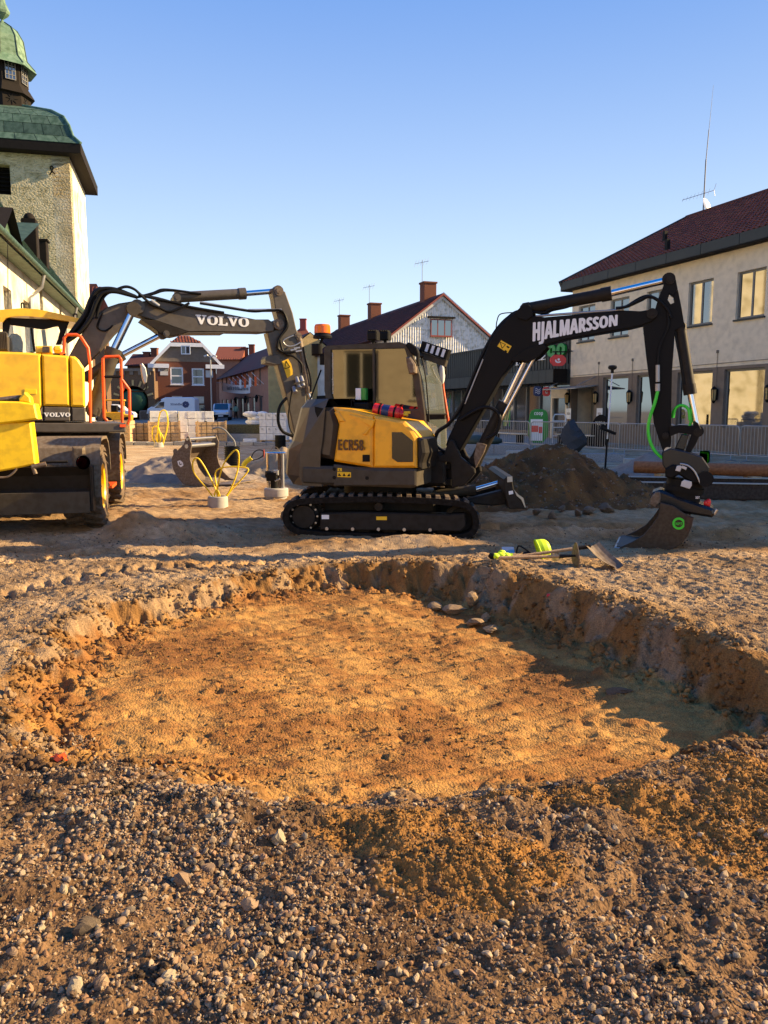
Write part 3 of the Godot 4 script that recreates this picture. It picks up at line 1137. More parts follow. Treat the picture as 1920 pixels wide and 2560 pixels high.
func aerial(parent: Node, p: Vector3, h: float, m: Material) -> void:
	var s := S()
	s.cyl(p - Vector3(0, 0.6, 0), p + Vector3(0, h, 0), 0.025, 6)
	var bd := Vector3(1, 0.12, 0.5).normalized()
	s.cyl(p + Vector3(0, h * 0.9, 0) - bd * 0.7, p + Vector3(0, h * 0.9, 0) + bd * 0.6, 0.018, 6)
	for k in 5:
		var q := p + Vector3(0, h * 0.9, 0) + bd * (-0.65 + k * 0.28)
		s.cyl(q - Vector3(0.1, 0.3, -0.2), q + Vector3(0.1, 0.3, -0.2), 0.01, 5)
	part(s, "aerial", m, parent)

# ---------- church: tower, nave, white annex ----------
func octa(sh: Shape, c: Vector3, prof: Array, turn: float, sides: int = 8) -> void:
	for i in prof.size() - 1:
		for s in sides:
			var t: float = TAU * s / sides + turn
			var u: float = TAU * (s + 1) / sides + turn
			var d0 := Vector3(cos(t), 0, -sin(t))
			var d1 := Vector3(cos(u), 0, -sin(u))
			sh.quad(c + d0 * prof[i][0] + Vector3.UP * prof[i][1], c + d1 * prof[i][0] + Vector3.UP * prof[i][1], c + d1 * prof[i + 1][0] + Vector3.UP * prof[i + 1][1], c + d0 * prof[i + 1][0] + Vector3.UP * prof[i + 1][1])

func build_church() -> void:
	var th := deg_to_rad(14.0)
	var a := Vector3(cos(th), 0, -sin(th))
	var b := Vector3(-sin(th), 0, -cos(th))
	var corner := at(173, 400, 45.0)
	corner.y = 0.0
	var W := 7.2
	var ht := at(172, 392, 45.0).y
	var t := thing("church_tower", corner - a * W * 0.5 + b * W * 0.5, "tall pale stone church tower under a green copper hood and dark lantern", "church tower")
	var ff := frame(corner - a * W, a)
	var fs := frame(corner, b)
	var sh := S()
	var bf := trace(ff, 0.0, [[28, 487], [28, 412]])
	var bx0 := bf[0].x - 1.6
	wall(sh, ff, 0.0, W, -1.0, ht, [[bx0, bf[0].y, bf[0].x, bf[1].y]], 0.9)
	part(sh, "front_wall", M.church_wall, t)
	sh = S()
	var slits := []
	for q in [[195, 520, 0.28, 1.7], [202, 640, 0.2, 0.9], [208, 755, 0.25, 1.1]]:
		var l := tp(fs, 0.0, q[0], q[1])
		slits.append([clampf(l.x, 2.0, 6.0) - q[2] * 0.5, l.y - q[3] * 0.5, clampf(l.x, 2.0, 6.0) + q[2] * 0.5, l.y + q[3] * 0.5])
	wall(sh, fs, 0.0, W, -1.0, ht, slits, 0.9)
	part(sh, "side_wall", M.church_plain, t)
	sh = S()
	sh.box(ff, Vector3(0.02, -1.0, -W + 0.02), Vector3(0.9, ht, -0.92))
	sh.box(ff, Vector3(0.92, -1.0, -W + 0.02), Vector3(W - 0.92, ht, -W + 0.9))
	part(sh, "rear_wall", M.church_plain, t)
	sh = S()
	sh.box(ff, Vector3(bx0 - 0.1, bf[0].y - 0.1, -0.75), Vector3(bf[0].x + 0.1, bf[1].y + 0.1, -0.7))
	for k in 7:
		sh.cube(ff * Vector3(bx0 + 0.8, bf[0].y + 0.15 + k * (bf[1].y - bf[0].y) / 7.0, -0.6), Vector3(1.6, 0.04, 0.22), 0.0, Basis(a, 0.5) * ff.basis)
	part(sh, "belfry_shutter", M.tarred, t)
	# wall anchor
	var an := S()
	var pts := PackedVector3Array()
	for q in [[550, 1935], [572, 1895], [585, 1870], [588, 1850], [572, 1835], [556, 1845], [558, 1868], [575, 1890], [610, 1928]]:
		pts.append(tp3(ff, 0.06, q[0] * 0.226, q[1] * 0.226))
	an.tube(pts, 0.035, 6)
	part(an, "wall_anchor", M.black, t)
	# eaves: boxed, dark
	sh = S()
	var ov := 0.7
	sh.box(ff, Vector3(-ov, ht + 0.002, -W - ov), Vector3(W + ov, ht + 0.5, ov), 0.03)
	part(sh, "eaves", M.tarred, t)
	# hood of copper sheets in five courses
	var prof := [[0.0, 0.5], [0.42, 0.95], [0.62, 1.55], [0.9, 2.05], [1.6, 2.55], [3.3, 3.25]]
	sh = S()
	for i in prof.size() - 1:
		var r0: float = -ov + prof[i][0] + 0.03
		var r1: float = -ov + prof[i + 1][0] + 0.03
		var y0: float = ht + prof[i][1] - 0.02
		var y1: float = ht + prof[i + 1][1] - 0.02
		var lo := [Vector3(r0, y0, -r0), Vector3(W - r0, y0, -r0), Vector3(W - r0, y0, -W + r0), Vector3(r0, y0, -W + r0)]
		var hi := [Vector3(r1, y1, -r1), Vector3(W - r1, y1, -r1), Vector3(W - r1, y1, -W + r1), Vector3(r1, y1, -W + r1)]
		for k in 4:
			var k2 := (k + 1) % 4
			sh.quad(ff * lo[k], ff * lo[k2], ff * hi[k2], ff * hi[k])
	var hood := part(sh, "hood", M.copper_dark, t)
	for side in 2:
		for i in prof.size() - 1:
			var r0: float = -ov + prof[i][0]
			var r1: float = -ov + prof[i + 1][0]
			var y0: float = ht + prof[i][1]
			var y1: float = ht + prof[i + 1][1]
			var n := 8
			for k in range(-1, n):
				var s0 := clampf((k + (0.5 if i % 2 else 0.0)) / n, 0.0, 1.0)
				var s1 := clampf((k + 1 + (0.5 if i % 2 else 0.0)) / n, 0.0, 1.0)
				if s1 - s0 < 0.02: continue
				s0 += 0.002
				s1 -= 0.002
				var q := []
				for c in [[s0, r0, y0], [s1, r0, y0], [s1, r1, y1 - 0.02], [s0, r1, y1 - 0.02]]:
					var x: float = lerpf(c[1], W - c[1], c[0])
					if side == 0: q.append(ff * Vector3(x, c[2], -c[1]))
					else: q.append(ff * Vector3(W - c[1], c[2], -x))
				var nrm: Vector3 = (q[1] - q[0]).cross(q[3] - q[0]).normalized() * 0.02
				var p := S()
				p.quad(q[0] + nrm, q[1] + nrm, q[2] + nrm, q[3] + nrm)
				p.quad(q[0], q[1], q[1] + nrm, q[0] + nrm)
				p.quad(q[1], q[2], q[2] + nrm, q[1] + nrm)
				p.quad(q[3], q[0], q[0] + nrm, q[3] + nrm)
				part(p, "copper_sheet", [M.copper, M.copper, M.copper_mid][rng.randi() % 3] if i != 1 else [M.copper_mid, M.copper_dark][rng.randi() % 2], hood)
	# hip roll
	var hr := PackedVector3Array()
	for q in prof:
		hr.append(ff * Vector3(W + ov - q[0], ht + q[1] + 0.04, ov - q[0]))
	sh = S()
	sh.tube(hr, 0.07, 8)
	part(sh, "hip_roll", M.copper_light, hood)
	# lantern
	var c := corner - a * W * 0.5 + b * W * 0.5
	var dd := -c.z
	var H := func(y: float) -> float: return at(22, y, dd).y
	var R := func(px: float) -> float: return (px - 22.0) / LENS * dd * 1.03
	var tn := 0.27
	sh = S()
	octa(sh, c, [[R.call(74), H.call(300)], [R.call(74), H.call(248)], [R.call(83), H.call(246)], [R.call(72), H.call(225)], [R.call(70), H.call(222)], [R.call(70), H.call(168)], [0.2, H.call(160)]], tn)
	var lantern := part(sh, "lantern", M.tarred, t)
	for k in 8:
		var ang: float = TAU * (k + 0.5) / 8 + tn
		var out := Vector3(cos(ang), 0, -sin(ang))
		var fx := Vector3.UP.cross(out)
		var ap: float = R.call(70) * cos(PI / 8)
		var fo := Transform3D(Basis(fx, Vector3.UP, out), c + out * (ap + 0.02))
		var wn := S()
		var y0: float = H.call(214)
		var y1: float = H.call(182)
		var poly := PackedVector2Array([Vector2(-0.26, y0), Vector2(0.26, y0), Vector2(0.26, y1)])
		for j in 7:
			poly.append(Vector2(0.26 * cos(PI * (j + 1) / 8), y1 + 0.26 * sin(PI * (j + 1) / 8)))
		poly.append(Vector2(-0.26, y1))
		wn.prism(fo, poly, 0.0, 0.02)
		var gp := part(wn, "arched_window", M.pane, lantern)
		var br := S()
		for x in [-0.26, -0.09, 0.09, 0.26]:
			br.box(fo, Vector3(x - 0.02, y0, 0.021), Vector3(x + 0.02, y1 + 0.2, 0.05))
		for j in 4:
			br.box(fo, Vector3(-0.28, y0 + (y1 - y0) * j / 3 - 0.015, 0.022), Vector3(0.28, y0 + (y1 - y0) * j / 3 + 0.015, 0.055))
		part(br, "glazing_bars", M.frame_grey, lantern)
		# black star plate in place of a cut opening in the lower panel
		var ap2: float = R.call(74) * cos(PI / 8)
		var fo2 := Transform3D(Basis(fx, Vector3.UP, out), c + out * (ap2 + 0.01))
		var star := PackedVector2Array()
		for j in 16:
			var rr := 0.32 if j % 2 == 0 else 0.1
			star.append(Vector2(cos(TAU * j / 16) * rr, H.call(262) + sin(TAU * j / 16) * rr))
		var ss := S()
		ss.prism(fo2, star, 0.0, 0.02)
		part(ss, "black_star", M.black, lantern)
	sh = S()
	octa(sh, c, [[R.call(70), H.call(170)], [R.call(90), H.call(178)], [R.call(86), H.call(171)], [R.call(70), H.call(150)], [R.call(68), H.call(135)], [R.call(64), H.call(100)], [R.call(52), H.call(75)], [R.call(30), H.call(58)], [R.call(24), H.call(50)], [R.call(38), H.call(36)], [R.call(40), H.call(30)], [R.call(32), H.call(8)], [R.call(27), H.call(-20)], [0.02, H.call(-90)]], tn)
	part(sh, "onion_dome", M.copper_light, t)
	sh = S()
	for s in 8:
		var ang := TAU * s / 8 + tn
		var o2 := Vector3(cos(ang), 0, -sin(ang))
		var pp := PackedVector3Array()
		for q in [[86, 171], [70, 150], [68, 135], [64, 100], [52, 75], [30, 58]]:
			pp.append(c + o2 * (R.call(q[0]) + 0.01) + Vector3.UP * H.call(q[1]))
		sh.tube(pp, 0.035, 6)
	part(sh, "dome_ribs", M.copper_dark, t)

	# nave, running towards the camera from the tower's corner
	var L := 26.0
	var no := corner + a * 0.35
	var fn := frame(no - b * L, b)          # x from near end to the tower, z out to the right
	var eh := tp(fn, 0.5, 181, 752).y
	var nv := thing("church_nave", no - b * L * 0.5 - a * 4.0, "cream plastered church nave with a steep green copper roof", "church")
	sh = S()
	var holes := []
	for q in [[103, 750, 0.7, 2.2], [152, 800, 0.7, 2.2]]:
		var l := tp(fn, 0.0, q[0], q[1])
		holes.append([l.x - q[2] * 0.5, l.y - q[3] * 0.5, l.x + q[2] * 0.5, l.y + q[3] * 0.5])
	for k in 3:
		holes.append([2.0 + k * 3.2, 2.2, 3.2 + k * 3.2, 5.4])
	wall(sh, fn, 0.0, L - 0.05, -1.0, eh, holes, 0.7)
	part(sh, "wall", M.church_plain, nv)
	for h in holes:
		window(nv, fn, h[0], h[1], h[2], h[3], 2, 3, 0.06, M.frame_grey, M.dark_pane, 0.35)
	sh = S()
	sh.quad(fn * Vector3(0, -1, 0), fn * Vector3(0, eh, 0), fn * Vector3(0, eh + 8.9, -8.0), fn * Vector3(0, -1, -8.0))
	part(sh, "end_wall", M.church_plain, nv)
	# roof of standing-seam sheets, 48 degrees
	var up := Vector3(0, sin(deg_to_rad(54.0)), -cos(deg_to_rad(54.0)))
	sh = S()
	var e0 := Vector3(-0.3, eh - 0.15, 0.55)
	sh.quad(fn * e0, fn * (e0 + Vector3(L + 0.25, 0, 0)), fn * (e0 + Vector3(L + 0.25, 0, 0) + up * 11.5), fn * (e0 + up * 11.5))
	sh.box(fn, Vector3(-0.3, eh - 0.24, 0.02), Vector3(L - 0.05, eh - 0.17, 0.52))
	var roof := part(sh, "roof", M.copper_dark, nv)
	var nsh := 40
	var rn := up.cross(Vector3(1, 0, 0)) * -1.0
	for k in nsh:
		var p := S()
		var xa := -0.3 + (L + 0.25) * k / nsh
		var xb := -0.3 + (L + 0.25) * (k + 1) / nsh
		var q0 := Vector3(xa + 0.01, e0.y, e0.z) + rn * 0.012
		var w := xb - xa - 0.02
		p.quad(fn * q0, fn * (q0 + Vector3(w, 0, 0)), fn * (q0 + Vector3(w, 0, 0) + up * 11.4), fn * (q0 + up * 11.4))
		p.box(fn * Transform3D(Basis(Vector3(1, 0, 0), up, rn), q0), Vector3(w - 0.03, 0, 0.001), Vector3(w, 11.4, 0.05))
		part(p, "copper_sheet", M.copper_dark if k % 3 else M.copper, roof)
	# gutter, downpipes, snow rails, roof vents
	sh = S()
	sh.cyl(fn * Vector3(-0.3, eh - 0.12, 0.62), fn * Vector3(L + 0.2, eh - 0.12, 0.62), 0.09, 8)
	part(sh, "gutter", M.copper_dark, nv)
	for q in [76, 163]:
		var l := tp(fn, 0.1, q, 760)
		sh = S()
		sh.tube(PackedVector3Array([fn * Vector3(l.x, eh - 0.15, 0.6), fn * Vector3(l.x, eh - 0.6, 0.5), fn * Vector3(l.x, eh - 1.0, 0.1), fn * Vector3(l.x, -0.5, 0.1)]), 0.07, 8)
		part(sh, "downpipe", M.zinc, nv)
	for q in [[91, 640, 0.5, 1.6, true], [117, 690, 0.55, 1.2, false]]:
		# a vent standing on the roof plane
		var l := tp(fn, -0.6, q[0], q[1])
		var base := Vector3(l.x, 0, -0.8)
		base.y = e0.y + (e0.z - base.z) * tan(deg_to_rad(54.0)) - 0.3
		sh = S()
		sh.box(fn, base + Vector3(-q[2] * 0.5, 0, -0.3), base + Vector3(q[2] * 0.5, q[3], 0.3), 0.04)
		if q[4]:
			sh.ball(fn * (base + Vector3(0, q[3], 0)), Vector3(q[2] * 0.5, 0.28, q[2] * 0.5), 10)
		else:
			sh.box(fn, base + Vector3(-q[2] * 0.6, q[3] + 0.002, -0.36), base + Vector3(q[2] * 0.6, q[3] + 0.08, 0.36))
		part(sh, "roof_vent", M.tarred, roof)
	# gabled dormer near the frame's edge
	var dl := tp(fn, 0.2, 2, 640)
	sh = S()
	var dx := dl.x
	var dz := 0.6
	var dy := eh + 0.1
	sh.prism(fn, PackedVector2Array([Vector2(dx - 1.3, dy), Vector2(dx + 1.3, dy), Vector2(dx, dy + 0.7)]), -1.2, dz - 0.25)
	var dm := part(sh, "dormer", M.copper, roof)
	sh = S()
	for sg in [-1.0, 1.0]:
		sh.quad(fn * Vector3(dx + sg * 1.5, dy - 0.2, dz), fn * Vector3(dx + sg * 1.5, dy - 0.2, -1.2), fn * Vector3(dx, dy + 0.8, -1.2), fn * Vector3(dx, dy + 0.8, dz))
	sh.box(fn, Vector3(dx - 1.6, dy - 0.3, -0.4), Vector3(dx + 1.6, dy - 0.08, dz))
	part(sh, "dormer_roof", M.tarred, dm)
	# white annex at the very edge
	var ao := at(17, 700, 28.4)
	ao.y = 0.0
	var fa := frame(ao - a * 6.0, a)
	var ah := at(8, 655, 28.4).y
	var an2 := thing("white_annex", ao - a * 3.0, "white plastered annex with a moulded cornice at the church side", "building")
	sh = S()
	sh.box(fa, Vector3(0, -1, -0.4), Vector3(6.0, ah, 0.0))
	sh.box(fa, Vector3(5.6, -1, -5.0), Vector3(6.0, ah, -0.41))
	part(sh, "wall", M.pale_wall, an2)
	sh = S()
	sh.box(fa, Vector3(-0.2, ah + 0.002, -5.0), Vector3(6.2, ah + 0.16, 0.2))
	sh.box(fa, Vector3(-0.3, ah + 0.164, -5.0), Vector3(6.32, ah + 0.4, 0.32), 0.04)
	part(sh, "cornice", M.white, an2)
	sh = S()
	sh.quad(fa * Vector3(-0.4, ah + 0.41, 0.42), fa * Vector3(6.42, ah + 0.41, 0.42), fa * Vector3(6.42, ah + 2.4, -5.0), fa * Vector3(-0.4, ah + 2.4, -5.0))
	part(sh, "roof", M.copper_dark, an2)
	sh = S()
	sh.lathe(Transform3D(Basis(), fa * Vector3(6.35, ah - 0.15, -0.2)), [[0.07, -0.2], [0.07, 0.0], [0.19, 0.28], [0.19, 0.36]], 10)
	sh.tube(PackedVector3Array([fa * Vector3(6.35, ah - 0.3, -0.2), fa * Vector3(6.3, ah - 0.6, -0.2), fa * Vector3(6.1, ah - 0.9, 0.1), fa * Vector3(6.1, -0.5, 0.1)]), 0.07, 8)
	part(sh, "downpipe", M.white, an2)

# ---------- the row on the right: shop building, low supermarket, white house ----------
func build_right_row() -> void:
	var fd := Vector3(0.335, 0, 0.942).normalized()
	var fo := Vector3(9.74, 0, -42.3)
	var fr := frame(fo, fd)
	var Lb := 32.0
	var t := thing("plastered_shop_building", fr * Vector3(Lb / 2, 0, -7.0), "two storey beige plastered shop building with red tiled roof", "building")
	# upper wall in plaster
	var up := []
	for k in 11:
		up.append([0.62 + k * 2.70, 5.1, 2.05 + k * 2.70, 6.88])
	var sh := S()
	wall(sh, fr, 0.0, Lb, 3.35, 7.8, up, 0.4)
	part(sh, "upper_wall", M.plaster, t)
	for h in up:
		var w := window(t, fr, h[0], h[1], h[2], h[3], 2, 1, 0.085, M.frame_grey, M.pane, 0.1, M.dark_metal)
	# ground floor of brown stone piers
	var lo := [[0.12, -0.5, 2.2, 2.8], [2.91, 0.95, 4.89, 3.23], [5.54, 0.95, 7.55, 3.23], [8.28, 0.95, 10.35, 3.23], [11.0, 0.95, 13.05, 3.23], [13.75, 0.95, 15.8, 3.23], [16.5, 0.95, 18.5, 3.23], [19.2, 0.95, 21.2, 3.23], [22.0, 0.95, 24.0, 3.23], [24.8, 0.95, 26.8, 3.23]]
	sh = S()
	wall(sh, fr, 0.0, Lb, -0.5, 3.346, lo, 0.402)
	part(sh, "ground_floor_wall", M.brownstone, t)
	sh = S()
	wall(sh, fr, 2.3, Lb, -0.45, 0.9, [], 0.3)
	sh.box(fr, Vector3(2.3, -0.45, 0.003), Vector3(Lb, 0.88, 0.06))
	part(sh, "plinth", M.brownstone, t)
	for k in range(1, lo.size()):
		var h: Array = lo[k]
		window(t, fr, h[0], h[1], h[2], h[3], 1, 1, 0.09, M.frame_grey, M.pane, 0.12, null, "shop_window")
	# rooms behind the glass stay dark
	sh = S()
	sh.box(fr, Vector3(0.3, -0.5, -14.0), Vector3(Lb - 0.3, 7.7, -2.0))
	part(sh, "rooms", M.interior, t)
	# end walls and back
	sh = S()
	var gp := PackedVector2Array([Vector2(0.41, -0.5), Vector2(14.6, -0.5), Vector2(14.6, 7.8), Vector2(7.3, 11.2), Vector2(0.41, 7.9)])
	var fe := frame(fr * Vector3(0, 0, 0), -fr.basis.z)
	sh.prism(fe, gp, -0.4, 0.0)
	part(sh, "end_wall", M.plaster, t)
	sh = S()
	var fe2 := frame(fr * Vector3(Lb, 0, 0), -fr.basis.z)
	sh.prism(fe2, gp, 0.0, 0.4)
	part(sh, "end_wall", M.plaster, t)
	# eaves fascia of dark metal sections
	sh = S()
	sh.box(fr, Vector3(-0.45, 7.75, -0.3), Vector3(Lb + 0.45, 7.79, 0.45))
	part(sh, "soffit", M.tarred, t)
	for k in 16:
		sh = S()
		sh.box(fr, Vector3(-0.45 + k * 2.06, 7.80, 0.30), Vector3(-0.45 + (k + 1) * 2.06 - 0.02, 8.22, 0.46), 0.01)
		part(sh, "fascia_panel", M.dark_metal, t)
	# roof
	var rp := deg_to_rad(26.3)
	var ru := fr.basis.y * sin(rp) - fr.basis.z * cos(rp)
	var slope := 7.75 / cos(rp)
	sh = S()
	var r0 := fr * Vector3(-0.45, 8.2, 0.42)
	sh.quad(r0, r0 + fd * (Lb + 0.9), r0 + fd * (Lb + 0.9) + ru * slope, r0 + ru * slope)
	var rd := fr.basis.y * -sin(rp) - fr.basis.z * cos(rp)
	var r1 := r0 + ru * slope
	sh.quad(r1, r1 + fd * (Lb + 0.9), r1 + fd * (Lb + 0.9) + rd * slope, r1 + rd * slope)
	var roof := part(sh, "roof", M.tile_dark, t)
	tiles(roof, r0, fd, ru, Lb + 0.9, slope, 0.27, 0.36, M.tile)
	sh = S()
	sh.box(Transform3D(Basis(fd, ru, fd.cross(ru)), r0), Vector3(-0.06, -0.1, -0.25), Vector3(0.12, slope, 0.12))
	part(sh, "verge_flashing", M.dark_metal, roof)
	sh = S()
	sh.cyl(r1 + Vector3(0, 0.02, 0), r1 + fd * (Lb + 0.9) + Vector3(0, 0.02, 0), 0.14, 8)
	part(sh, "ridge", M.tile_dark, roof)
	for q in [[1662, 605], [1668, 628]]:
		sh = S()
		var p := on_plane(q[0], q[1], r0, fd.cross(ru).normalized())
		sh.box(Transform3D(fr.basis, p), Vector3(-0.08, -0.3, -0.08), Vector3(0.08, 0.5, 0.08))
		part(sh, "roof_vent", M.black, roof)
	# lightning wire along the facade, with drops
	sh = S()
	sh.cyl(fr * Vector3(0.3, 3.42, 0.03), fr * Vector3(Lb, 3.62, 0.03), 0.012, 5)
	for x in [2.55, 5.2, 7.9, 10.6, 13.4]:
		sh.cyl(fr * Vector3(x, 2.5, 0.03), fr * Vector3(x, 3.95, 0.03), 0.012, 5)
		sh.cube(fr * Vector3(x, 3.95, 0.04), Vector3(0.07, 0.12, 0.06), 0.0, fr.basis)
	part(sh, "wall_wire", M.brownstone, t)
	# entrance: recessed door, glass canopy
	sh = S()
	sh.box(fr, Vector3(0.12, -0.4, -1.3), Vector3(2.2, 2.8, -1.25))
	part(sh, "entrance_recess", M.frame_grey, t)
	sh = S()
	sh.box(fr, Vector3(1.15, -0.4, -1.24), Vector3(2.1, 2.35, -1.18))
	part(sh, "door", M.black, t)
	sh = S()
	sh.box(Transform3D(Basis(fr.basis.x, 0.12) * fr.basis, fr * Vector3(0, 2.85, 0)), Vector3(-0.6, 0.0, 0.0), Vector3(2.5, 0.05, 1.3))
	for x in [-0.3, 2.3]:
		sh.cyl(fr * Vector3(x, 3.3, 0.02), fr * Vector3(x, 2.86, 1.1), 0.02, 6)
	part(sh, "glass_canopy", M.zinc, t)

	# lanterns and small signs on the piers
	var lg := "black wall lanterns on the shop front"
	var lan_labels := ["black wall lantern on the pier between supermarket and entrance", "black wall lantern on the pier right beside the entrance door", "black wall lantern between the first two shop windows", "black wall lantern on the pier before the largest shop window", "black wall lantern on the pier past the largest shop window", "black wall lantern on the second pier past the largest shop window"]
	var li := 0
	for x in [-0.02, 2.52, 5.2, 10.66, 13.4, 16.2]:
		var p := fr * Vector3(x, 2.25, 0.0)
		var l := thing("wall_lantern", p, lan_labels[li], "lantern", lg)
		li += 1
		var q := S()
		q.box(Transform3D(fr.basis, p), Vector3(-0.05, -0.2, 0.002), Vector3(0.05, 0.22, 0.03))
		q.lathe(Transform3D(Basis(), p + fr.basis.z * 0.16), [[0.02, -0.34], [0.07, -0.28], [0.09, -0.24], [0.09, -0.22]], 6)
		q.lathe(Transform3D(Basis(), p + fr.basis.z * 0.16), [[0.125, 0.2], [0.13, 0.22], [0.07, 0.3], [0.02, 0.33], [0.0, 0.36]], 6)
		for k in 6:
			var an := TAU * k / 6
			q.cyl(p + fr.basis.z * 0.16 + Vector3(cos(an) * 0.09, -0.23, sin(an) * 0.09), p + fr.basis.z * 0.16 + Vector3(cos(an) * 0.12, 0.21, sin(an) * 0.12), 0.012, 4)
		q.cyl(p + fr.basis.z * 0.02 + Vector3(0, 0.24, 0), p + fr.basis.z * 0.16 + Vector3(0, 0.3, 0), 0.015, 5)
		part(q, "housing", M.black, l)
		q = S()
		q.lathe(Transform3D(Basis(), p + fr.basis.z * 0.16), [[0.08, -0.22], [0.11, 0.2]], 6)
		part(q, "glass", M.ochre_wall, l)
	for k in 2:
		var x: float = [-0.28, 2.5][k]
		var s := S()
		s.box(fr, Vector3(x - 0.02, 1.2, 0.004), Vector3(x + 0.46, 1.75, 0.02))
		var sg := thing("name_board", fr * Vector3(x, 1.2, 0), ["small white name board on the pier beside the supermarket end", "small white name board on the pier by the dark entrance"][k], "sign")
		part(s, "board", M.white, sg)
		letters("NISA", "Droid Serif", false, Transform3D(fr.basis, fr * Vector3(x + 0.08, 1.42, 0.022)), 0, 0, 0.3, 0.12, 0.004, M.brown_print, sg)
	# aerial mast and dish on the ridge
	var mp := r1 + fd * tp(frame(r1, fd), 0.0, 1757, 545).x
	var mast := thing("aerial_mast", mp, "tall thin whip aerial mast with television antenna above the tiled ridge", "antenna")
	sh = S()
	sh.tube(PackedVector3Array([mp - Vector3(0, 0.3, 0), mp + Vector3(0.02, 2.7, 0)]), 0.035, 8)
	sh.tube(PackedVector3Array([mp + Vector3(0.02, 2.6, 0), mp + Vector3(0.10, 4.2, 0)]), 0.022, 6)
	sh.tube(PackedVector3Array([mp + Vector3(0.10, 4.1, 0), mp + Vector3(0.22, 6.4, 0)]), 0.012, 6, 0.006)
	part(sh, "whip", M.frame_grey, mast)
	sh = S()
	var bd := Vector3(1.0, 0.28, 0.15).normalized()
	var bq := mp + Vector3(0.02, 1.0, 0)
	sh.cyl(bq - bd * 1.15, bq + bd * 0.5, 0.015, 6)
	for k in 8:
		var q := bq - bd * (1.1 - k * 0.19)
		sh.cyl(q - Vector3(0.0, 0.08 + k * 0.01, 0.14), q + Vector3(0.0, 0.08 + k * 0.01, 0.14), 0.006, 4)
	sh.cyl(bq + bd * 0.5, bq + bd * 0.5 + Vector3(0.1, 0.34, 0), 0.012, 5)
	sh.cyl(bq + bd * 0.5, bq + bd * 0.5 + Vector3(0.06, -0.3, 0), 0.012, 5)
	part(sh, "yagi_antenna", M.zinc, mast)
	var ds := S()
	var db := Basis(Vector3(0, 1, 0), 0.9) * Basis(Vector3(1, 0, 0), PI / 2 - 0.3)
	ds.lathe(Transform3D(db, mp + Vector3(0.22, 0.35, 0)), [[0.0, 0.12], [0.2, 0.10], [0.38, 0.04], [0.48, -0.04], [0.47, -0.06], [0.36, 0.0], [0.0, 0.08]], 20)
	ds.cyl(mp + Vector3(0.22, 0.35, 0), mp + Vector3(0.1, -0.25, 0), 0.03, 6)
	one(ds, "satellite_dish", M.white, "white satellite dish beside the mast foot on the ridge", "satellite dish")

	# supermarket: low, dark metal upper wall over a band of panels
	var Ls := 24.0
	var sm := thing("supermarket", fr * Vector3(-Ls / 2, 0, -4.0), "low dark metal supermarket with glazed front under a panelled canopy", "building")
	sh = S()
	var nr := 150
	for k in nr:
		var x0 := -Ls + Ls * k / nr
		var x1 := -Ls + Ls * (k + 1) / nr - 0.005
		var z := 0.0 if k % 2 else 0.03
		sh.box(fr, Vector3(x0, 3.0, -0.3), Vector3(x1, 5.5, z))
	part(sh, "metal_wall", M.dark_metal, sm)
	sh = S()
	sh.box(fr, Vector3(-Ls, 5.502, -12.0), Vector3(-0.02, 5.58, 0.08))
	sh.box(fr, Vector3(-Ls, -0.5, -12.0), Vector3(-0.02, 5.5, -4.0))
	part(sh, "roof", M.dark_metal, sm)
	sh = S()
	sh.box(fr, Vector3(-Ls, 3.08, 0.04), Vector3(-0.25, 3.8, 0.86))
	part(sh, "canopy", M.tarred, sm)
	for k in 33:
		sh = S()
		sh.box(fr, Vector3(-Ls + k * 0.72, 3.1, 0.865), Vector3(-Ls + k * 0.72 + 0.7, 3.78, 0.89), 0.004)
		part(sh, "canopy_panel", M.dark_metal, sm)
	for k in 16:
		var x0 := -Ls + k * 1.48
		sh = S()
		sh.box(fr, Vector3(x0 + 0.05, 0.5, -0.25), Vector3(x0 + 1.43, 3.02, -0.22))
		part(sh, "shop_pane", M.dark_pane, sm)
		sh = S()
		sh.box(fr, Vector3(x0 - 0.04, 0.0, -0.3), Vector3(x0 + 0.045, 3.05, -0.12))
		part(sh, "mullion", M.frame_grey, sm)
	sh = S()
	sh.box(fr, Vector3(-Ls, -0.5, -0.4), Vector3(-1.3, 0.495, -0.1))
	part(sh, "plinth", M.brownstone, sm)
	# leek print on the panes
	for k in 30:
		var x0: float = [-7.5, -7.2, -12.8, -12.4, -16.5][k % 5] + rng.randf_range(-0.6, 0.6)
		var y0 := 0.7
		var lean := rng.randf_range(-0.7, 0.7)
		var hh := rng.randf_range(1.2, 2.2)
		sh = S()
		var pl := PackedVector2Array([Vector2(x0 - 0.05, y0), Vector2(x0 + 0.05, y0), Vector2(x0 + lean * 0.6 + 0.10, y0 + hh * 0.7), Vector2(x0 + lean * 1.0, y0 + hh), Vector2(x0 + lean * 0.5 - 0.08, y0 + hh * 0.7)])
		sh.prism(fr, pl, -0.219 + 0.0005 * k, -0.2188 + 0.0005 * k)
		part(sh, "leaf_print", [M.leaf, M.coop_green, mat(lin(0.35, 0.38, 0.12), 0.5)][k % 3], sm)
	# door of pale wood at the end by the entrance
	sh = S()
	sh.box(fr, Vector3(-1.9, -0.3, -0.12), Vector3(-1.75, 2.9, -0.02))
	sh.box(fr, Vector3(-0.45, -0.3, -0.12), Vector3(-0.3, 2.9, -0.02))
	sh.box(fr, Vector3(-1.75, 2.3, -0.12), Vector3(-0.45, 2.9, -0.02))
	part(sh, "door_frame", M.plaster, sm)
	# signs: partly hidden lettering, projecting red sign, two hanging ones
	var zz := thing("wall_lettering", fr * Vector3(-5.0, 4.3, 0.1), "white wall letters half hidden behind the black boom", "lettering")
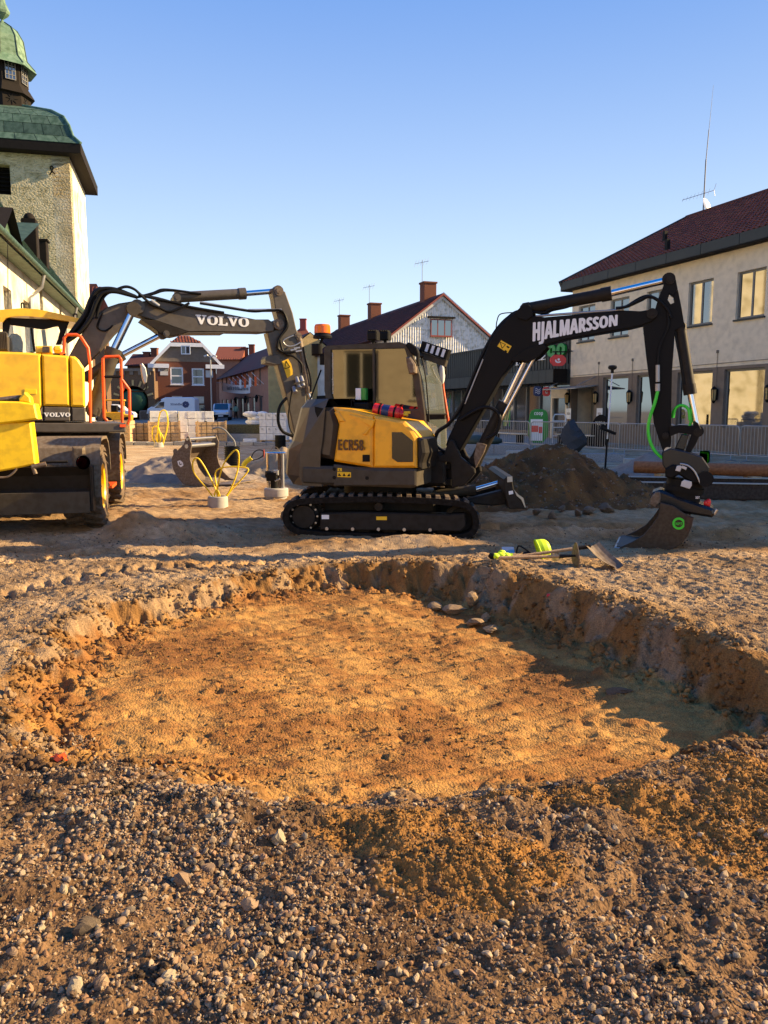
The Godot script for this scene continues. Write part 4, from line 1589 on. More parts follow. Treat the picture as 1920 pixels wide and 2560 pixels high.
	var lz := trace(fr, 0.06, [[1338, 902], [1364, 888], [1289, 914], [1305, 902], [1372, 892], [1416, 858]])
	letters("ZZ", "Droid Sans", true, Transform3D(fr.basis, fr * Vector3(0, 0, 0.04)), lz[0].x, lz[0].y, lz[1].x - lz[0].x, lz[1].y - lz[0].y, 0.04, M.decal, zz)
	letters("II", "Droid Sans", true, Transform3D(fr.basis, fr * Vector3(0, 0, 0.04)), lz[2].x, lz[2].y, lz[3].x - lz[2].x, lz[3].y - lz[2].y, 0.04, M.decal, zz)
	var gs := thing("green_sign", fr * Vector3(-1.6, 4.6, 0.1), "big rounded green shop letters on the dark metal wall", "sign")
	letters("oo", "Droid Sans", true, Transform3D(fr.basis, fr * Vector3(0, 0, 0.04)), lz[4].x, lz[4].y, lz[5].x - lz[4].x, lz[5].y - lz[4].y, 0.12, M.coop_green, gs, -1.0, 0.0, 0.06)
	var dr := fr.basis.z
	for k in 3:
		var q: Array = [[1395, 901, 39, 27, M.red, "red projecting sign with a white figure mark on a black bracket"], [1344, 978, 20, 24, M.navy, "navy blue sign with white waves hanging under the canopy"], [1366, 979, 18, 22, M.red, "small red sign with a white figure mark hanging under the canopy"]][k]
		var c := tp3(fr, 1.0, q[0], q[1])
		var w: float = q[2] / LENS * -c.z
		var h: float = q[3] / LENS * -c.z
		var fs2 := Transform3D(Basis(Vector3(1, 0, 0), Vector3.UP, Vector3(0, 0, 1)), c)
		var sg := thing("hanging_sign", c, q[5], "sign")
		var ch := 0.22 * w
		sh = S()
		sh.prism(fs2, PackedVector2Array([Vector2(-w / 2, -h / 2 + ch), Vector2(-w / 2 + ch, -h / 2), Vector2(w / 2 - ch, -h / 2), Vector2(w / 2, -h / 2 + ch), Vector2(w / 2, h / 2 - ch), Vector2(w / 2 - ch, h / 2), Vector2(-w / 2 + ch, h / 2), Vector2(-w / 2, h / 2 - ch)]), -0.06, 0.06, 0.01)
		part(sh, "board", q[4], sg)
		sh = S()
		if k == 1:
			for j in 3:
				var pp := PackedVector2Array()
				for i in 7: pp.append(Vector2(-w * 0.32 + w * 0.64 * i / 6, -h * 0.22 + j * h * 0.19 + 0.05 * sin(i * 1.2)))
				for i in 7: pp.append(Vector2(w * 0.32 - w * 0.64 * i / 6, -h * 0.16 + j * h * 0.19 + 0.05 * sin((6 - i) * 1.2)))
				sh.prism(fs2, pp, 0.0605, 0.065)
		else:
			var pp := PackedVector2Array()
			for i in 9:
				var an := PI * 0.85 + PI * 1.0 * i / 8
				pp.append(Vector2(cos(an) * w * 0.2, sin(an) * h * 0.22 - h * 0.02))
			for i in 9:
				var an := PI * 1.85 - PI * 1.0 * i / 8
				pp.append(Vector2(cos(an) * w * 0.12, sin(an) * h * 0.11))
			sh.prism(fs2, pp, 0.0605, 0.065)
			sh.cyl(fs2 * Vector3(0.02, h * 0.08, 0.0605), fs2 * Vector3(0.02, h * 0.08, 0.066), w * 0.075, 10)
		part(sh, "emblem", M.decal, sg)
		sh = S()
		if k == 0:
			sh.box(fs2, Vector3(-w * 0.35, h / 2 + 0.12, -0.03), Vector3(w * 0.75, h / 2 + 0.18, 0.03))
			sh.box(fs2, Vector3(w * 0.62, -h * 0.3, -0.035), Vector3(w * 0.69, h * 1.05, 0.035))
			sh.box(fs2, Vector3(-w * 0.2, h / 2, -0.02), Vector3(-w * 0.12, h / 2 + 0.12, 0.02))
			sh.box(fs2, Vector3(w * 0.12, h / 2, -0.02), Vector3(w * 0.2, h / 2 + 0.12, 0.02))
			sh.cyl(fs2 * Vector3(w * 0.65, h * 0.9, 0), fr * Vector3(0.1, fs2.origin.y + h * 0.9, 0.0), 0.03, 6)
		else:
			for x in [-w * 0.25, w * 0.25]:
				sh.cyl(fs2 * Vector3(x, h / 2, 0), Vector3(fs2.origin.x + x, 3.09, fs2.origin.z), 0.015, 5)
		part(sh, "bracket", M.black, sg)

	# white corrugated house beyond
	var gd := Vector3(0.942, 0, -0.335).normalized()
	var apex := at(1104, 737, 66.0)
	var hw := 4.45
	var fg := frame(Vector3(apex.x, 0, apex.z), gd)    # x across the gable, z towards the camera
	var ey := tp(fg, 0.0, 1222, 846).y
	var hs := thing("white_corrugated_house", Vector3(apex.x, 0.4, apex.z) - fg.basis.z * 12.0, "white corrugated metal house with a steep dark red roof", "house")
	sh = S()
	# gable of vertical corrugations
	var nc := 86
	for k in nc:
		var x0 := -hw + 2 * hw * k / nc
		var x1 := -hw + 2 * hw * (k + 1) / nc
		var z0 := 0.05 * (1.0 if k % 2 else 0.0)
		var z1 := 0.05 * (0.0 if k % 2 else 1.0)
		var y0: float = ey + (apex.y - ey) * (1.0 - absf(x0) / hw)
		var y1: float = ey + (apex.y - ey) * (1.0 - absf(x1) / hw)
		sh.quad(fg * Vector3(x0, -0.5, z0), fg * Vector3(x1, -0.5, z1), fg * Vector3(x1, y1, z1), fg * Vector3(x0, y0, z0))
	part(sh, "gable", M.corrugated, hs)
	var wl := tp(fg, 0.0, 1075, 798)
	var wr := tp(fg, 0.0, 1127, 842)
	window(hs, Transform3D(fg.basis, fg * Vector3(0, 0, 0.2)), wl.x, wr.y, wr.x, wl.y, 3, 1, 0.07, M.redpaint, M.pane, 0.02, M.redpaint)
	sh = S()
	sh.box(fg, Vector3(wl.x - 0.25, wl.y + 0.1, 0.06), Vector3(wr.x + 0.25, wl.y + 0.22, 0.35))
	part(sh, "window_hood", M.tarred, hs)
	window(hs, Transform3D(fg.basis, fg * Vector3(0, 0, 0.2)), tp(fg, 0, 1130, 0).x, ey - 3.1, tp(fg, 0, 1170, 0).x, ey - 1.4, 2, 1, 0.1, M.white, M.dark_pane, 0.02)
	# long wall facing the street, left
	var Lh := 30.0
	var fl := frame(fg * Vector3(-hw, 0, 0) - fg.basis.z * Lh, fg.basis.z)
	sh = S()
	var hl := []
	for k in 6:
		hl.append([2.0 + k * 4.6, 4.6, 3.1 + k * 4.6, 6.5])
	wall(sh, fl, 0.0, Lh, -0.5, ey + 0.05, hl, 0.3)
	part(sh, "street_wall", M.pale_wall, hs)
	for h in hl:
		window(hs, fl, h[0], h[1], h[2], h[3], 2, 1, 0.12, M.redpaint, M.dark_pane, 0.08)
	sh = S()
	sh.box(fl, Vector3(0.5, 0.3, 0.003), Vector3(Lh - 0.5, 3.2, 0.12))
	part(sh, "shop_front", M.tarred, hs)
	for k in 2:
		sh = S()
		sh.box(fl, Vector3(Lh - 6 - k * 6.0, 3.3, 0.13), Vector3(Lh - 4.2 - k * 6.0, 4.3, 0.25))
		part(sh, "fascia_sign", M.red, hs)
	sh = S()
	sh.cyl(fl * Vector3(Lh - 3.2, -0.3, 0.12), fl * Vector3(Lh - 3.2, ey - 0.3, 0.12), 0.09, 8)
	part(sh, "downpipe", M.tarred, hs)
	sh = S()
	var ov := 0.35
	var sl := (apex.y - ey) / hw
	for sg in [-1.0, 1.0]:
		var e := Vector3(sg * (hw + ov), ey - ov * sl + 0.08, 0.4)
		var r := Vector3(0, apex.y + 0.1, 0.4)
		sh.quad(fg * e, fg * r, fg * (r - Vector3(0, 0, Lh + 0.8)), fg * (e - Vector3(0, 0, Lh + 0.8)))
		sh.quad(fg * (e - Vector3(0, 0.16, 0)), fg * (r - Vector3(0, 0.16, 0)), fg * (r - Vector3(0, 0.16, Lh + 0.8)), fg * (e - Vector3(0, 0.16, Lh + 0.8)))
	var hr := part(sh, "roof", M.tile_dark, hs)
	var su := (fg * Vector3(0, apex.y, 0)) - (fg * Vector3(-hw, ey, 0))
	tiles(hr, fg * Vector3(-(hw + ov), ey - ov * sl + 0.09, 0.4), -fg.basis.z, su, Lh + 0.8, su.length() + 0.3, 0.32, 0.42, M.tile_dark)
	sh = S()
	for sg in [-1.0, 1.0]:
		var e := Vector3(sg * (hw + ov), ey - ov * sl - 0.1, 0.41)
		var r := Vector3(0, apex.y - 0.08, 0.41)
		sh.quad(fg * e, fg * r, fg * (r + Vector3(0, 0.17, 0.0)), fg * (e + Vector3(0, 0.17, 0.0)))
		sh.quad(fg * (e + Vector3(0, 0.24, 0)), fg * (r + Vector3(0, 0.24, 0)), fg * (r + Vector3(0, 0.24, -0.1)), fg * (e + Vector3(0, 0.24, -0.1)))
	part(sh, "verge_board", M.redpaint, hr)
	sh = S()
	for sg in [-1.0, 1.0]:
		var e := Vector3(sg * (hw + 0.1), ey - 0.45, 0.2)
		var r := Vector3(0, apex.y - 0.35, 0.2)
		sh.quad(fg * e, fg * r, fg * (r + Vector3(0, 0.25, 0.0)), fg * (e + Vector3(0, 0.25, 0.0)))
	part(sh, "verge_trim", M.pale_wall, hr)
	var ci := 0
	for q in [[1070, 760], [936, 806], [860, 833]]:
		# chimneys on the ridge, found where the line of sight meets the ridge plane
		var fz := frame(fg.origin, fg.basis.z)
		var l := tp(fz, 0.0, q[0], q[1])
		var p := fz * Vector3(l.x, apex.y - 0.3, 0.0)
		chimney(hr, p, 1.1, 1.0, 1.55, fg.basis, M.brick)
		aerial(hr, p + Vector3(-0.5, 1.6, 0), 1.9, M.frame_grey)
		ci += 1

# ---------- the houses across the square ----------
func build_far_row() -> void:
	# brick house with half-hipped gable
	var D := 92.0
	var sc := D / LENS
	var hb := 0.0108 * 62.0
	var fr := Transform3D(Basis(), at(395, 1050, D))
	fr.origin.y = hb
	fr.basis = Basis(Vector3.UP, deg_to_rad(17.0))
	var W := (540.0 - 395.0) * sc
	var Y := func(py: float) -> float: return at(460, py, D).y - hb
	var X := func(px: float) -> float: return (px - 395.0) * sc
	var t := thing("brick_house", fr * Vector3(W / 2, 0, -6), "red brick house with half hipped gable and two tall white windows", "house")
	var sh := S()
	var eY: float = Y.call(903)
	var hol := [[X.call(428), Y.call(961), X.call(459), Y.call(917)], [X.call(480), Y.call(962), X.call(510), Y.call(919)]]
	wall(sh, fr, 0, W, -0.5, eY, hol, 0.35)
	sh.box(fr, Vector3(0, -0.5, -12), Vector3(0.35, eY, -0.36))
	sh.box(fr, Vector3(W - 0.35, -0.5, -12), Vector3(W, eY, -0.36))
	part(sh, "brick_wall", M.brick, t)
	for h in hol:
		window(t, fr, h[0], h[1], h[2], h[3], 1, 2, 0.16, M.white, M.dark_pane, 0.05, M.white)
	sh = S()
	sh.prism(fr, PackedVector2Array([Vector2(-0.1, eY + 0.002), Vector2(W + 0.1, eY + 0.002), Vector2(X.call(508), Y.call(858)), Vector2(X.call(430), Y.call(858))]), -0.35, 0.03)
	part(sh, "gable", M.brownstone, t)
	var gw := Transform3D(Basis(), fr * Vector3(0, 0, 0.15))
	window(t, gw, X.call(457), Y.call(886), X.call(480), Y.call(864), 2, 1, 0.1, M.white, M.dark_pane, 0.03)
	# patches of old plaster
	for q in [[399, 928, 424, 909], [404, 938, 423, 920], [514, 920, 533, 914], [514, 942, 532, 924], [430, 994, 455, 990], [483, 1008, 508, 991]]:
		sh = S()
		sh.box(fr, Vector3(X.call(q[0]), Y.call(q[1]), 0.003), Vector3(X.call(q[2]), Y.call(q[3]), 0.04))
		part(sh, "plaster_patch", M.pale_wall if q[1] < 990 else M.plaster, t)
	sh = S()
	var rp := [Vector2(-0.7, eY - 0.25), Vector2(X.call(430), Y.call(856)), Vector2(X.call(508), Y.call(856)), Vector2(W + 0.7, eY - 0.25)]
	var ax := Vector3(X.call(455), Y.call(832), -2.5)
	var bx := Vector3(X.call(480), Y.call(832), -2.5)
	sh.quad(fr * Vector3(rp[1].x, rp[1].y, 0.4), fr * Vector3(rp[2].x, rp[2].y, 0.4), fr * bx, fr * ax)
	sh.quad(fr * Vector3(rp[0].x, rp[0].y, 0.4), fr * Vector3(rp[1].x, rp[1].y, 0.4), fr * ax, fr * Vector3(rp[0].x, rp[0].y, -12))
	sh.quad(fr * ax, fr * bx, fr * (bx + Vector3(0, 0, -10)), fr * (ax + Vector3(0, 0, -10)))
	sh.quad(fr * ax, fr * (ax + Vector3(0, 0, -10)), fr * Vector3(rp[0].x, rp[0].y, -12), fr * Vector3(rp[0].x, rp[0].y, -12))
	sh.quad(fr * Vector3(rp[2].x, rp[2].y, 0.4), fr * Vector3(rp[3].x, rp[3].y, 0.4), fr * Vector3(rp[3].x, rp[3].y, -12), fr * bx)
	sh.quad(fr * bx, fr * Vector3(rp[3].x, rp[3].y, -12), fr * (bx + Vector3(0, 0, -10)), fr * (bx + Vector3(0, 0, -10)))
	var rf := part(sh, "roof", M.tile, t)
	tiles(rf, fr * Vector3(rp[1].x, rp[1].y + 0.03, 0.4), fr.basis.x, (fr * ax) - (fr * Vector3(ax.x, rp[1].y, 0.4)), rp[2].x - rp[1].x, 3.0, 0.34, 0.45, M.tile, func(i: float, j: float) -> bool: return i < j * 0.38 or i > rp[2].x - rp[1].x - 0.3 - j * 0.45)
	sh = S()
	for k in 3:
		var p0: Vector2 = rp[k]
		var p1: Vector2 = rp[k + 1]
		sh.prism(fr, PackedVector2Array([p0, p1, p1 - Vector2(0, 0.42), p0 - Vector2(0, 0.42)]), 0.05, 0.42 + k * 0.003)
	sh.box(fr, Vector3(-0.9, eY - 0.75, 0.04), Vector3(1.4, eY - 0.3, 0.5))
	sh.box(fr, Vector3(W - 1.2, eY - 0.75, 0.04), Vector3(W + 0.9, eY - 0.3, 0.5))
	part(sh, "verge_board", M.white, t)
	sh = S()
	sh.box(fr, Vector3(X.call(484), Y.call(1043), 0.003), Vector3(X.call(510), Y.call(1012), 0.06))
	part(sh, "shop_window", M.dark_pane, t)

	# yard wall with an arched gateway and green awning, left of the brick house
	var wo := Transform3D(Basis(), fr * Vector3(-8.5, 0, 0.5))
	var yw := thing("gateway_wall", wo * Vector3(4.2, 0, 0), "dark brown brick yard wall with an arched gateway", "wall")
	sh = S()
	var ar := PackedVector2Array([Vector2(0, -0.5), Vector2(4.6, -0.5), Vector2(4.6, 2.0)])
	for k in 9:
		var an := PI - PI * k / 8
		ar.append(Vector2(6.2 + cos(an) * 1.6, 2.2 + sin(an) * 1.5))
	ar.append_array(PackedVector2Array([Vector2(7.8, -0.5), Vector2(8.55, -0.5), Vector2(8.55, 5.3), Vector2(0, 5.3)]))
	sh.prism(wo, ar, -0.5, 0.0)
	part(sh, "brick_wall", M.brown_brick, yw)
	for k in 15:
		var an := PI * (k + 0.5) / 15
		sh = S()
		sh.cube(wo * Vector3(6.2 + cos(an) * 1.95, 2.2 + sin(an) * 1.85, 0.03), Vector3(0.62, 0.22, 0.08), 0.0, Basis(Vector3(0, 0, 1), an))
		part(sh, "arch_brick", M.ochre_wall if k % 2 else M.brown_brick, yw)
	sh = S()
	sh.box(wo, Vector3(-0.1, 5.302, -0.6), Vector3(8.5, 5.6, 0.2))
	for k in 9: sh.box(wo, Vector3(0.2 + k * 0.95, 4.9, 0.003), Vector3(0.6 + k * 0.95, 5.3, 0.15))
	part(sh, "coping", M.brownstone, yw)
	# a vaulted passage behind the arch
	sh = S()
	sh.box(wo, Vector3(4.3, -0.5, -7.0), Vector3(4.6, 4.0, -0.502))
	sh.box(wo, Vector3(7.8, -0.5, -7.0), Vector3(8.1, 4.0, -0.502))
	sh.box(wo, Vector3(4.3, 4.002, -7.0), Vector3(8.1, 4.3, -0.502))
	sh.box(wo, Vector3(4.3, -0.5, -7.3), Vector3(8.1, 4.3, -7.002))
	part(sh, "passage", M.brown_brick, yw)
	sh = S()
	sh.ball(wo * Vector3(6.2, 2.1, -0.15), Vector3(1.45, 1.3, 0.6), 14)
	part(sh, "awning", mat(lin(0.01, 0.06, 0.025), 0.6), yw)
	# old building left of it, mostly hidden, tall brown with corbels
	var lo := Transform3D(Basis(), fr * Vector3(-16.0, 0, -2.0))
	var ob := thing("brown_brick_house", lo * Vector3(4, 0, -4), "old brown brick house with red tiled roof behind the lifted boom", "house")
	sh = S()
	sh.box(lo, Vector3(0, -0.5, -9), Vector3(7.3, 7.3, 0), 0.02)
	part(sh, "brick_wall", M.brown_brick, ob)
	sh = S()
	sh.prism(Transform3D(Basis(Vector3(0, 0, -1), Vector3.UP, Vector3(1, 0, 0)), lo.origin), PackedVector2Array([Vector2(-0.4, 7.2), Vector2(9.4, 7.2), Vector2(4.5, 10.0)]), -0.3, 7.6)
	part(sh, "roof", M.tile, ob)
	# roofs behind
	var backs := [[318, 915, 385, 892, 104.0, M.tile, "low red tiled roof with two chimneys behind the gateway wall", [[350, 888], [370, 878]]],
		[232, 775, 258, 705, 75.0, M.tile, "red tiled roof end showing right beside the church tower", []],
		[540, 900, 600, 872, 118.0, M.tile, "red tiled roof behind the brick house with three chimneys", [[588, 880], [604, 876], [621, 868]]],
		[746, 872, 790, 815, 105.0, M.tile, "small pyramid tiled roof with a red chimney past the stick", [[752, 803]]]]
	for q in backs:
		var d: float = q[4]
		var l := at(q[0], q[1], d)
		var r := at(q[2], q[1], d)
		var tpy := at(q[0], q[3], d).y
		var bt := thing("tiled_house", Vector3((l.x + r.x) / 2, 0.6, l.z - 3), q[6], "house")
		sh = S()
		sh.box(Transform3D(Basis(), Vector3(l.x, 0, l.z)), Vector3(0, 0, -7 if q[0] != 232 else -1.2), Vector3(r.x - l.x, l.y, 0))
		part(sh, "wall", M.salmon if q[0] == 540 else M.brown_brick, bt)
		sh = S()
		var mid := (l.x + r.x) / 2
		if q[0] == 746:
			var ap := Vector3(l.x + 0.4, tpy + 0.5, l.z - 3.5)
			sh.tri(Vector3(l.x - 3, l.y, l.z + 0.3), Vector3(r.x + 0.3, l.y, l.z + 0.3), ap)
			sh.tri(Vector3(r.x + 0.3, l.y, l.z + 0.3), Vector3(r.x + 0.3, l.y, l.z - 7.3), ap)
		elif q[0] == 232:
			sh.quad(Vector3(l.x - 3, l.y, l.z), Vector3(r.x + 0.6, l.y, l.z), Vector3(l.x + 0.1, tpy, l.z - 1), Vector3(l.x - 3, tpy, l.z - 1))
		else:
			sh.prism(Transform3D(Basis(Vector3(0, 0, -1), Vector3.UP, Vector3(1, 0, 0)), Vector3(l.x, 0, l.z)), PackedVector2Array([Vector2(-0.4, l.y), Vector2(7.4, l.y), Vector2(3.5, tpy + 0.6)]), -0.3, r.x - l.x + 0.3)
		var rr := part(sh, "roof", M.tile_dark if q[0] == 318 else q[5], bt)
		var sl := Vector3(0, tpy - l.y, -3.5 if q[0] != 232 else -1.0)
		if q[0] != 746:
			tiles(rr, Vector3(l.x - 0.2, l.y + 0.04, l.z + 0.3), Vector3(1, 0, 0), sl, r.x - l.x + 0.3, sl.length(), 0.34, 0.45, M.tile)
		for c in q[7]:
			var p := at(c[0], c[1], d)
			chimney(rr, p - Vector3(0, 0.6, 3.0), 0.8, 0.8, 1.1, Basis(), M.brick if q[0] != 746 else M.redpaint)
	# the street going away: salmon houses on the right side of it, a dark one on the left
	var sd := Vector3(-0.335, 0, -0.942)
	var p0 := at(672, 1045, 84.0)
	p0.y = 0.55
	var fs := frame(p0 + sd * 40.0, -sd)            # x from far to near along the street front, z towards the street
	var sal := thing("salmon_house", p0 + sd * 20.0, "salmon pink street house with small windows and white flags", "house")
	sh = S()
	var wh := []
	var ehs := tp(fs, 0, 660, 918).y
	for k in 9:
		wh.append([3.0 + k * 4.0, 3.9, 4.1 + k * 4.0, 5.9])
	for k in 9:
		wh.append([2.6 + k * 4.0, 0.3, 4.5 + k * 4.0, 2.7])
	wall(sh, fs, 0, 40, -1.0, ehs, wh, 0.3)
	part(sh, "street_wall", M.salmon, sal)
	for h in wh:
		window(sal, fs, h[0], h[1], h[2], h[3], 2, 1, 0.12, M.brownstone, M.dark_pane, 0.08)
	sh = S()
	sh.quad(fs * Vector3(-0.4, ehs - 0.1, 0.5), fs * Vector3(40.2, ehs - 0.1, 0.5), fs * Vector3(40.2, ehs + 3.6, -4.5), fs * Vector3(-0.4, ehs + 3.6, -4.5))
	sh.quad(fs * Vector3(-0.4, ehs + 3.6, -4.5), fs * Vector3(40.2, ehs + 3.6, -4.5), fs * Vector3(40.2, ehs - 0.1, -9.5), fs * Vector3(-0.4, ehs - 0.1, -9.5))
	part(sh, "roof", M.tile_dark, sal)
	# its ochre end wall towards the square
	var fe := frame(fs * Vector3(40.0, 0, 0), -fs.basis.z)
	sh = S()
	sh.prism(fe, PackedVector2Array([Vector2(0.0, -1), Vector2(9.0, -1), Vector2(9.0, ehs), Vector2(4.5, ehs + 3.5), Vector2(0.0, ehs)]), 0.0, 0.25)
	part(sh, "end_wall", M.ochre_wall, sal)
	for k in 6:
		sh = S()
		var b := fs * Vector3(38.0 - k * 3.2, 3.9, 0.05)
		sh.cyl(b, b + fs.basis.z * 1.3 + Vector3(0, 1.2, 0), 0.03, 5)
		part(sh, "flag_pole", M.white, sal)
		sh = S()
		sh.box(Transform3D(Basis(), b + fs.basis.z * 0.9 + Vector3(0, 0.2, 0)), Vector3(-0.12, -0.4, -0.02), Vector3(0.12, 0.6, 0.02))
		part(sh, "flag", M.white if k % 2 else M.orange_rail, sal)
	for k in 3:
		sh = S()
		var b := fs * Vector3(37.0 - k * 7.0, 2.6, 0.0)
		sh.cyl(b, b + fs.basis.z * 0.7 + Vector3(0, 0.2, 0), 0.04, 5)
		sh.lathe(Transform3D(Basis(), b + fs.basis.z * 0.7 + Vector3(0, -0.6, 0)), [[0.08, 0], [0.2, 0.5], [0.24, 0.55], [0.05, 0.8]], 6)
		part(sh, "street_lantern", M.black, sal)
	# far end of the street
	var fx := at(545, 1045, 128.0)
	fx.y = 0.9
	var fend := Transform3D(Basis(), fx)
	var en := thing("far_street_house", fx + Vector3(5, 0, -4), "dull pink house with rows of dark windows closing the street", "house")
	sh = S()
	var eh2 := at(600, 945, 128.0).y - 0.9
	var hw := []
	for k in 5:
		hw.append([0.6 + k * 1.9, 3.6, 1.5 + k * 1.9, 5.2])
	wall(sh, fend, -1.0, 10.5, -1.0, eh2, hw, 0.3)
	part(sh, "wall", M.salmon, en)
	for h in hw:
		window(en, fend, h[0], h[1], h[2], h[3], 2, 2, 0.1, M.white, M.dark_pane, 0.08)
	sh = S()
	sh.box(fend, Vector3(0.2, -0.5, 0.003), Vector3(10.0, 2.7, 0.3))
	part(sh, "dark_shop_front", M.tarred, en)
	sh = S()
	sh.quad(fend * Vector3(-1.2, eh2, 0.5), fend * Vector3(10.7, eh2, 0.5), fend * Vector3(10.7, eh2 + 5.2, -6), fend * Vector3(-1.2, eh2 + 1.0, -6))
	part(sh, "roof", M.tile_dark, en)
	# banner across the street
	var b0 := at(556, 964, 98.0)
	var b1 := at(644, 966, 93.0)
	var bn := thing("street_banner", (b0 + b1) * 0.5, "long white banner with dark print stretched across the street", "banner")
	var fb := frame(b0, b1 - b0)
	sh = S()
	var bl := (b1 - b0).length()
	for k in 10:
		var xa := bl * k / 10
		var xb := bl * (k + 1) / 10
		var s0 := 0.25 * sin(PI * k / 10)
		var s1 := 0.25 * sin(PI * (k + 1) / 10)
		sh.quad(fb * Vector3(xa, -0.65 - s0, 0.03 * sin(k)), fb * Vector3(xb, -0.65 - s1, 0.03 * sin(k + 1)), fb * Vector3(xb, 0.35 - s1, 0.03 * sin(k + 1)), fb * Vector3(xa, 0.35 - s0, 0.03 * sin(k)))
	part(sh, "cloth", M.white, bn)
	sh = S()
	sh.cyl(b0 + Vector3(0, 0.3, 0), at(520, 955, 96.0), 0.03, 5)
	sh.cyl(b1 + Vector3(0, 0.3, 0), at(690, 955, 90.0), 0.03, 5)
	part(sh, "wire", M.zinc, bn)
	letters("Tack för att du handlar hos oss", "Droid Serif", false, Transform3D(fb.basis, fb * Vector3(0, 0, 0.07)), bl * 0.14, -0.48, bl * 0.62, 0.42, 0.01, M.tarred, bn)
	# house behind the camera that the cab glass mirrors
	var mo := V(-16.5, 0, -7.0)
	var mfx := Vector3(-0.77, 0, -0.64).normalized()
	var mf := frame(mo, Vector3(0.77, 0, 0.64) * -1.0)
	if mf.basis.z.x < 0.0:
		mf = frame(mo, Vector3(0.77, 0, 0.64))
	var mh := thing("beige_house", mo, "beige plastered house with a row of windows mirrored in the cab glass", "house")
	sh = S()
	var hh := []
	for k in 7:
		hh.append([-9.6 + k * 2.9, 2.1, -8.1 + k * 2.9, 4.2])
	wall(sh, mf, -12, 12, -0.5, 7.0, hh, 0.35)
	part(sh, "wall", M.plaster, mh)
	for h in hh:
		window(mh, mf, h[0], h[1], h[2], h[3], 2, 1, 0.1, M.pale_wall, M.dark_pane, 0.12, M.frame_grey)
	sh = S()
	sh.quad(mf * Vector3(-12.4, 6.9, 0.5), mf * Vector3(12.4, 6.9, 0.5), mf * Vector3(12.4, 9.8, -5), mf * Vector3(-12.4, 9.8, -5))
	sh.box(mf, Vector3(-12, -0.5, -6), Vector3(12, 6.9, -1.2))
	part(sh, "roof", M.tile, mh)

# ---------- heaps ----------
func heap(called: String, c: Vector2, rx: float, rd: float, h: float, seed_: int, col: Color, col2: Color, label: String, category: String, lobes: Array = [], rough: float = 1.0) -> MeshInstance3D:
	var n := noise(seed_, 1.1, 4)
	var f := noise(seed_ + 1, 7.0, 3)
	var N := 84
	var v := PackedVector3Array()
	var cc := PackedColorArray()
	var ix := PackedInt32Array()
	for j in N + 1:
		for i in N + 1:
			var u := -1.35 + 2.7 * i / N
			var w := -1.35 + 2.7 * j / N
			var x := c.x + u * rx
			var d := c.y + w * rd
			var q := sqrt(u * u + w * w) + n.get_noise_2d(x, d) * 0.22
			var y := h * (1.0 - smoothstep(0.0, 1.0, q) * 0.55 - 0.45 * clampf(q, 0.0, 1.0))
			for l in lobes:
				var a := Vector2((x - l[0]) / l[2], (d - l[1]) / l[2]).length() + n.get_noise_2d(x * 1.4, d) * 0.15
				y = maxf(y, l[3] * (1.0 - clampf(a, 0.0, 1.0)) * (1.1 - 0.1 * a))
			if q >= 1.0: y = minf(y, maxf(y, 0.0))
			y += (f.get_noise_2d(x, d) * 0.05 * rough + n.get_noise_2d(x * 3.0, d * 3.0) * 0.05 * rough) * clampf(y * 6.0, 0.0, 1.0)
			var g := height(x, d)
			var yy := g + y - (0.03 if y <= 0.012 else 0.0)
			v.append(V(x, yy, d))
			cc.append(col.lerp(col2, clampf(0.5 + n.get_noise_2d(x * 2.0 + 9.0, d * 2.0) * 1.1 + f.get_noise_2d(x * 2.0, d * 2.0) * 0.5, 0.0, 1.0)))
	for j in N:
		for i in N:
			var a := j * (N + 1) + i
			for k in [a, a + N + 1, a + 1, a + 1, a + N + 1, a + N + 2]: ix.append(k)
	var ns := PackedVector3Array()
	ns.resize(v.size())
	for i in range(0, ix.size(), 3):
		var nn := (v[ix[i + 2]] - v[ix[i]]).cross(v[ix[i + 1]] - v[ix[i]])
		if nn.y < 0.0: nn = -nn
		for k in 3: ns[ix[i + k]] += nn
	for i in ns.size(): ns[i] = ns[i].normalized()
	var a := []
	a.resize(Mesh.ARRAY_MAX)
	a[Mesh.ARRAY_VERTEX] = v
	a[Mesh.ARRAY_NORMAL] = ns
	a[Mesh.ARRAY_COLOR] = cc
	a[Mesh.ARRAY_INDEX] = ix
	var m := ArrayMesh.new()
	m.add_surface_from_arrays(Mesh.PRIMITIVE_TRIANGLES, a)
	var o := part(m, called, M.soil)
	tag(o, label, category)
	heap_pts = v
	return o

func heap_top(g: Array, x: float, d: float) -> float:
	var i := int(round(((x - g[0]) / g[2] + 1.35) / 2.7 * 84))
	var j := int(round(((d - g[1]) / g[3] + 1.35) / 2.7 * 84))
	if i < 0 or j < 0 or i > 84 or j > 84: return -1.0
	return heap_pts[j * 85 + i].y

var heap_pts := PackedVector3Array()

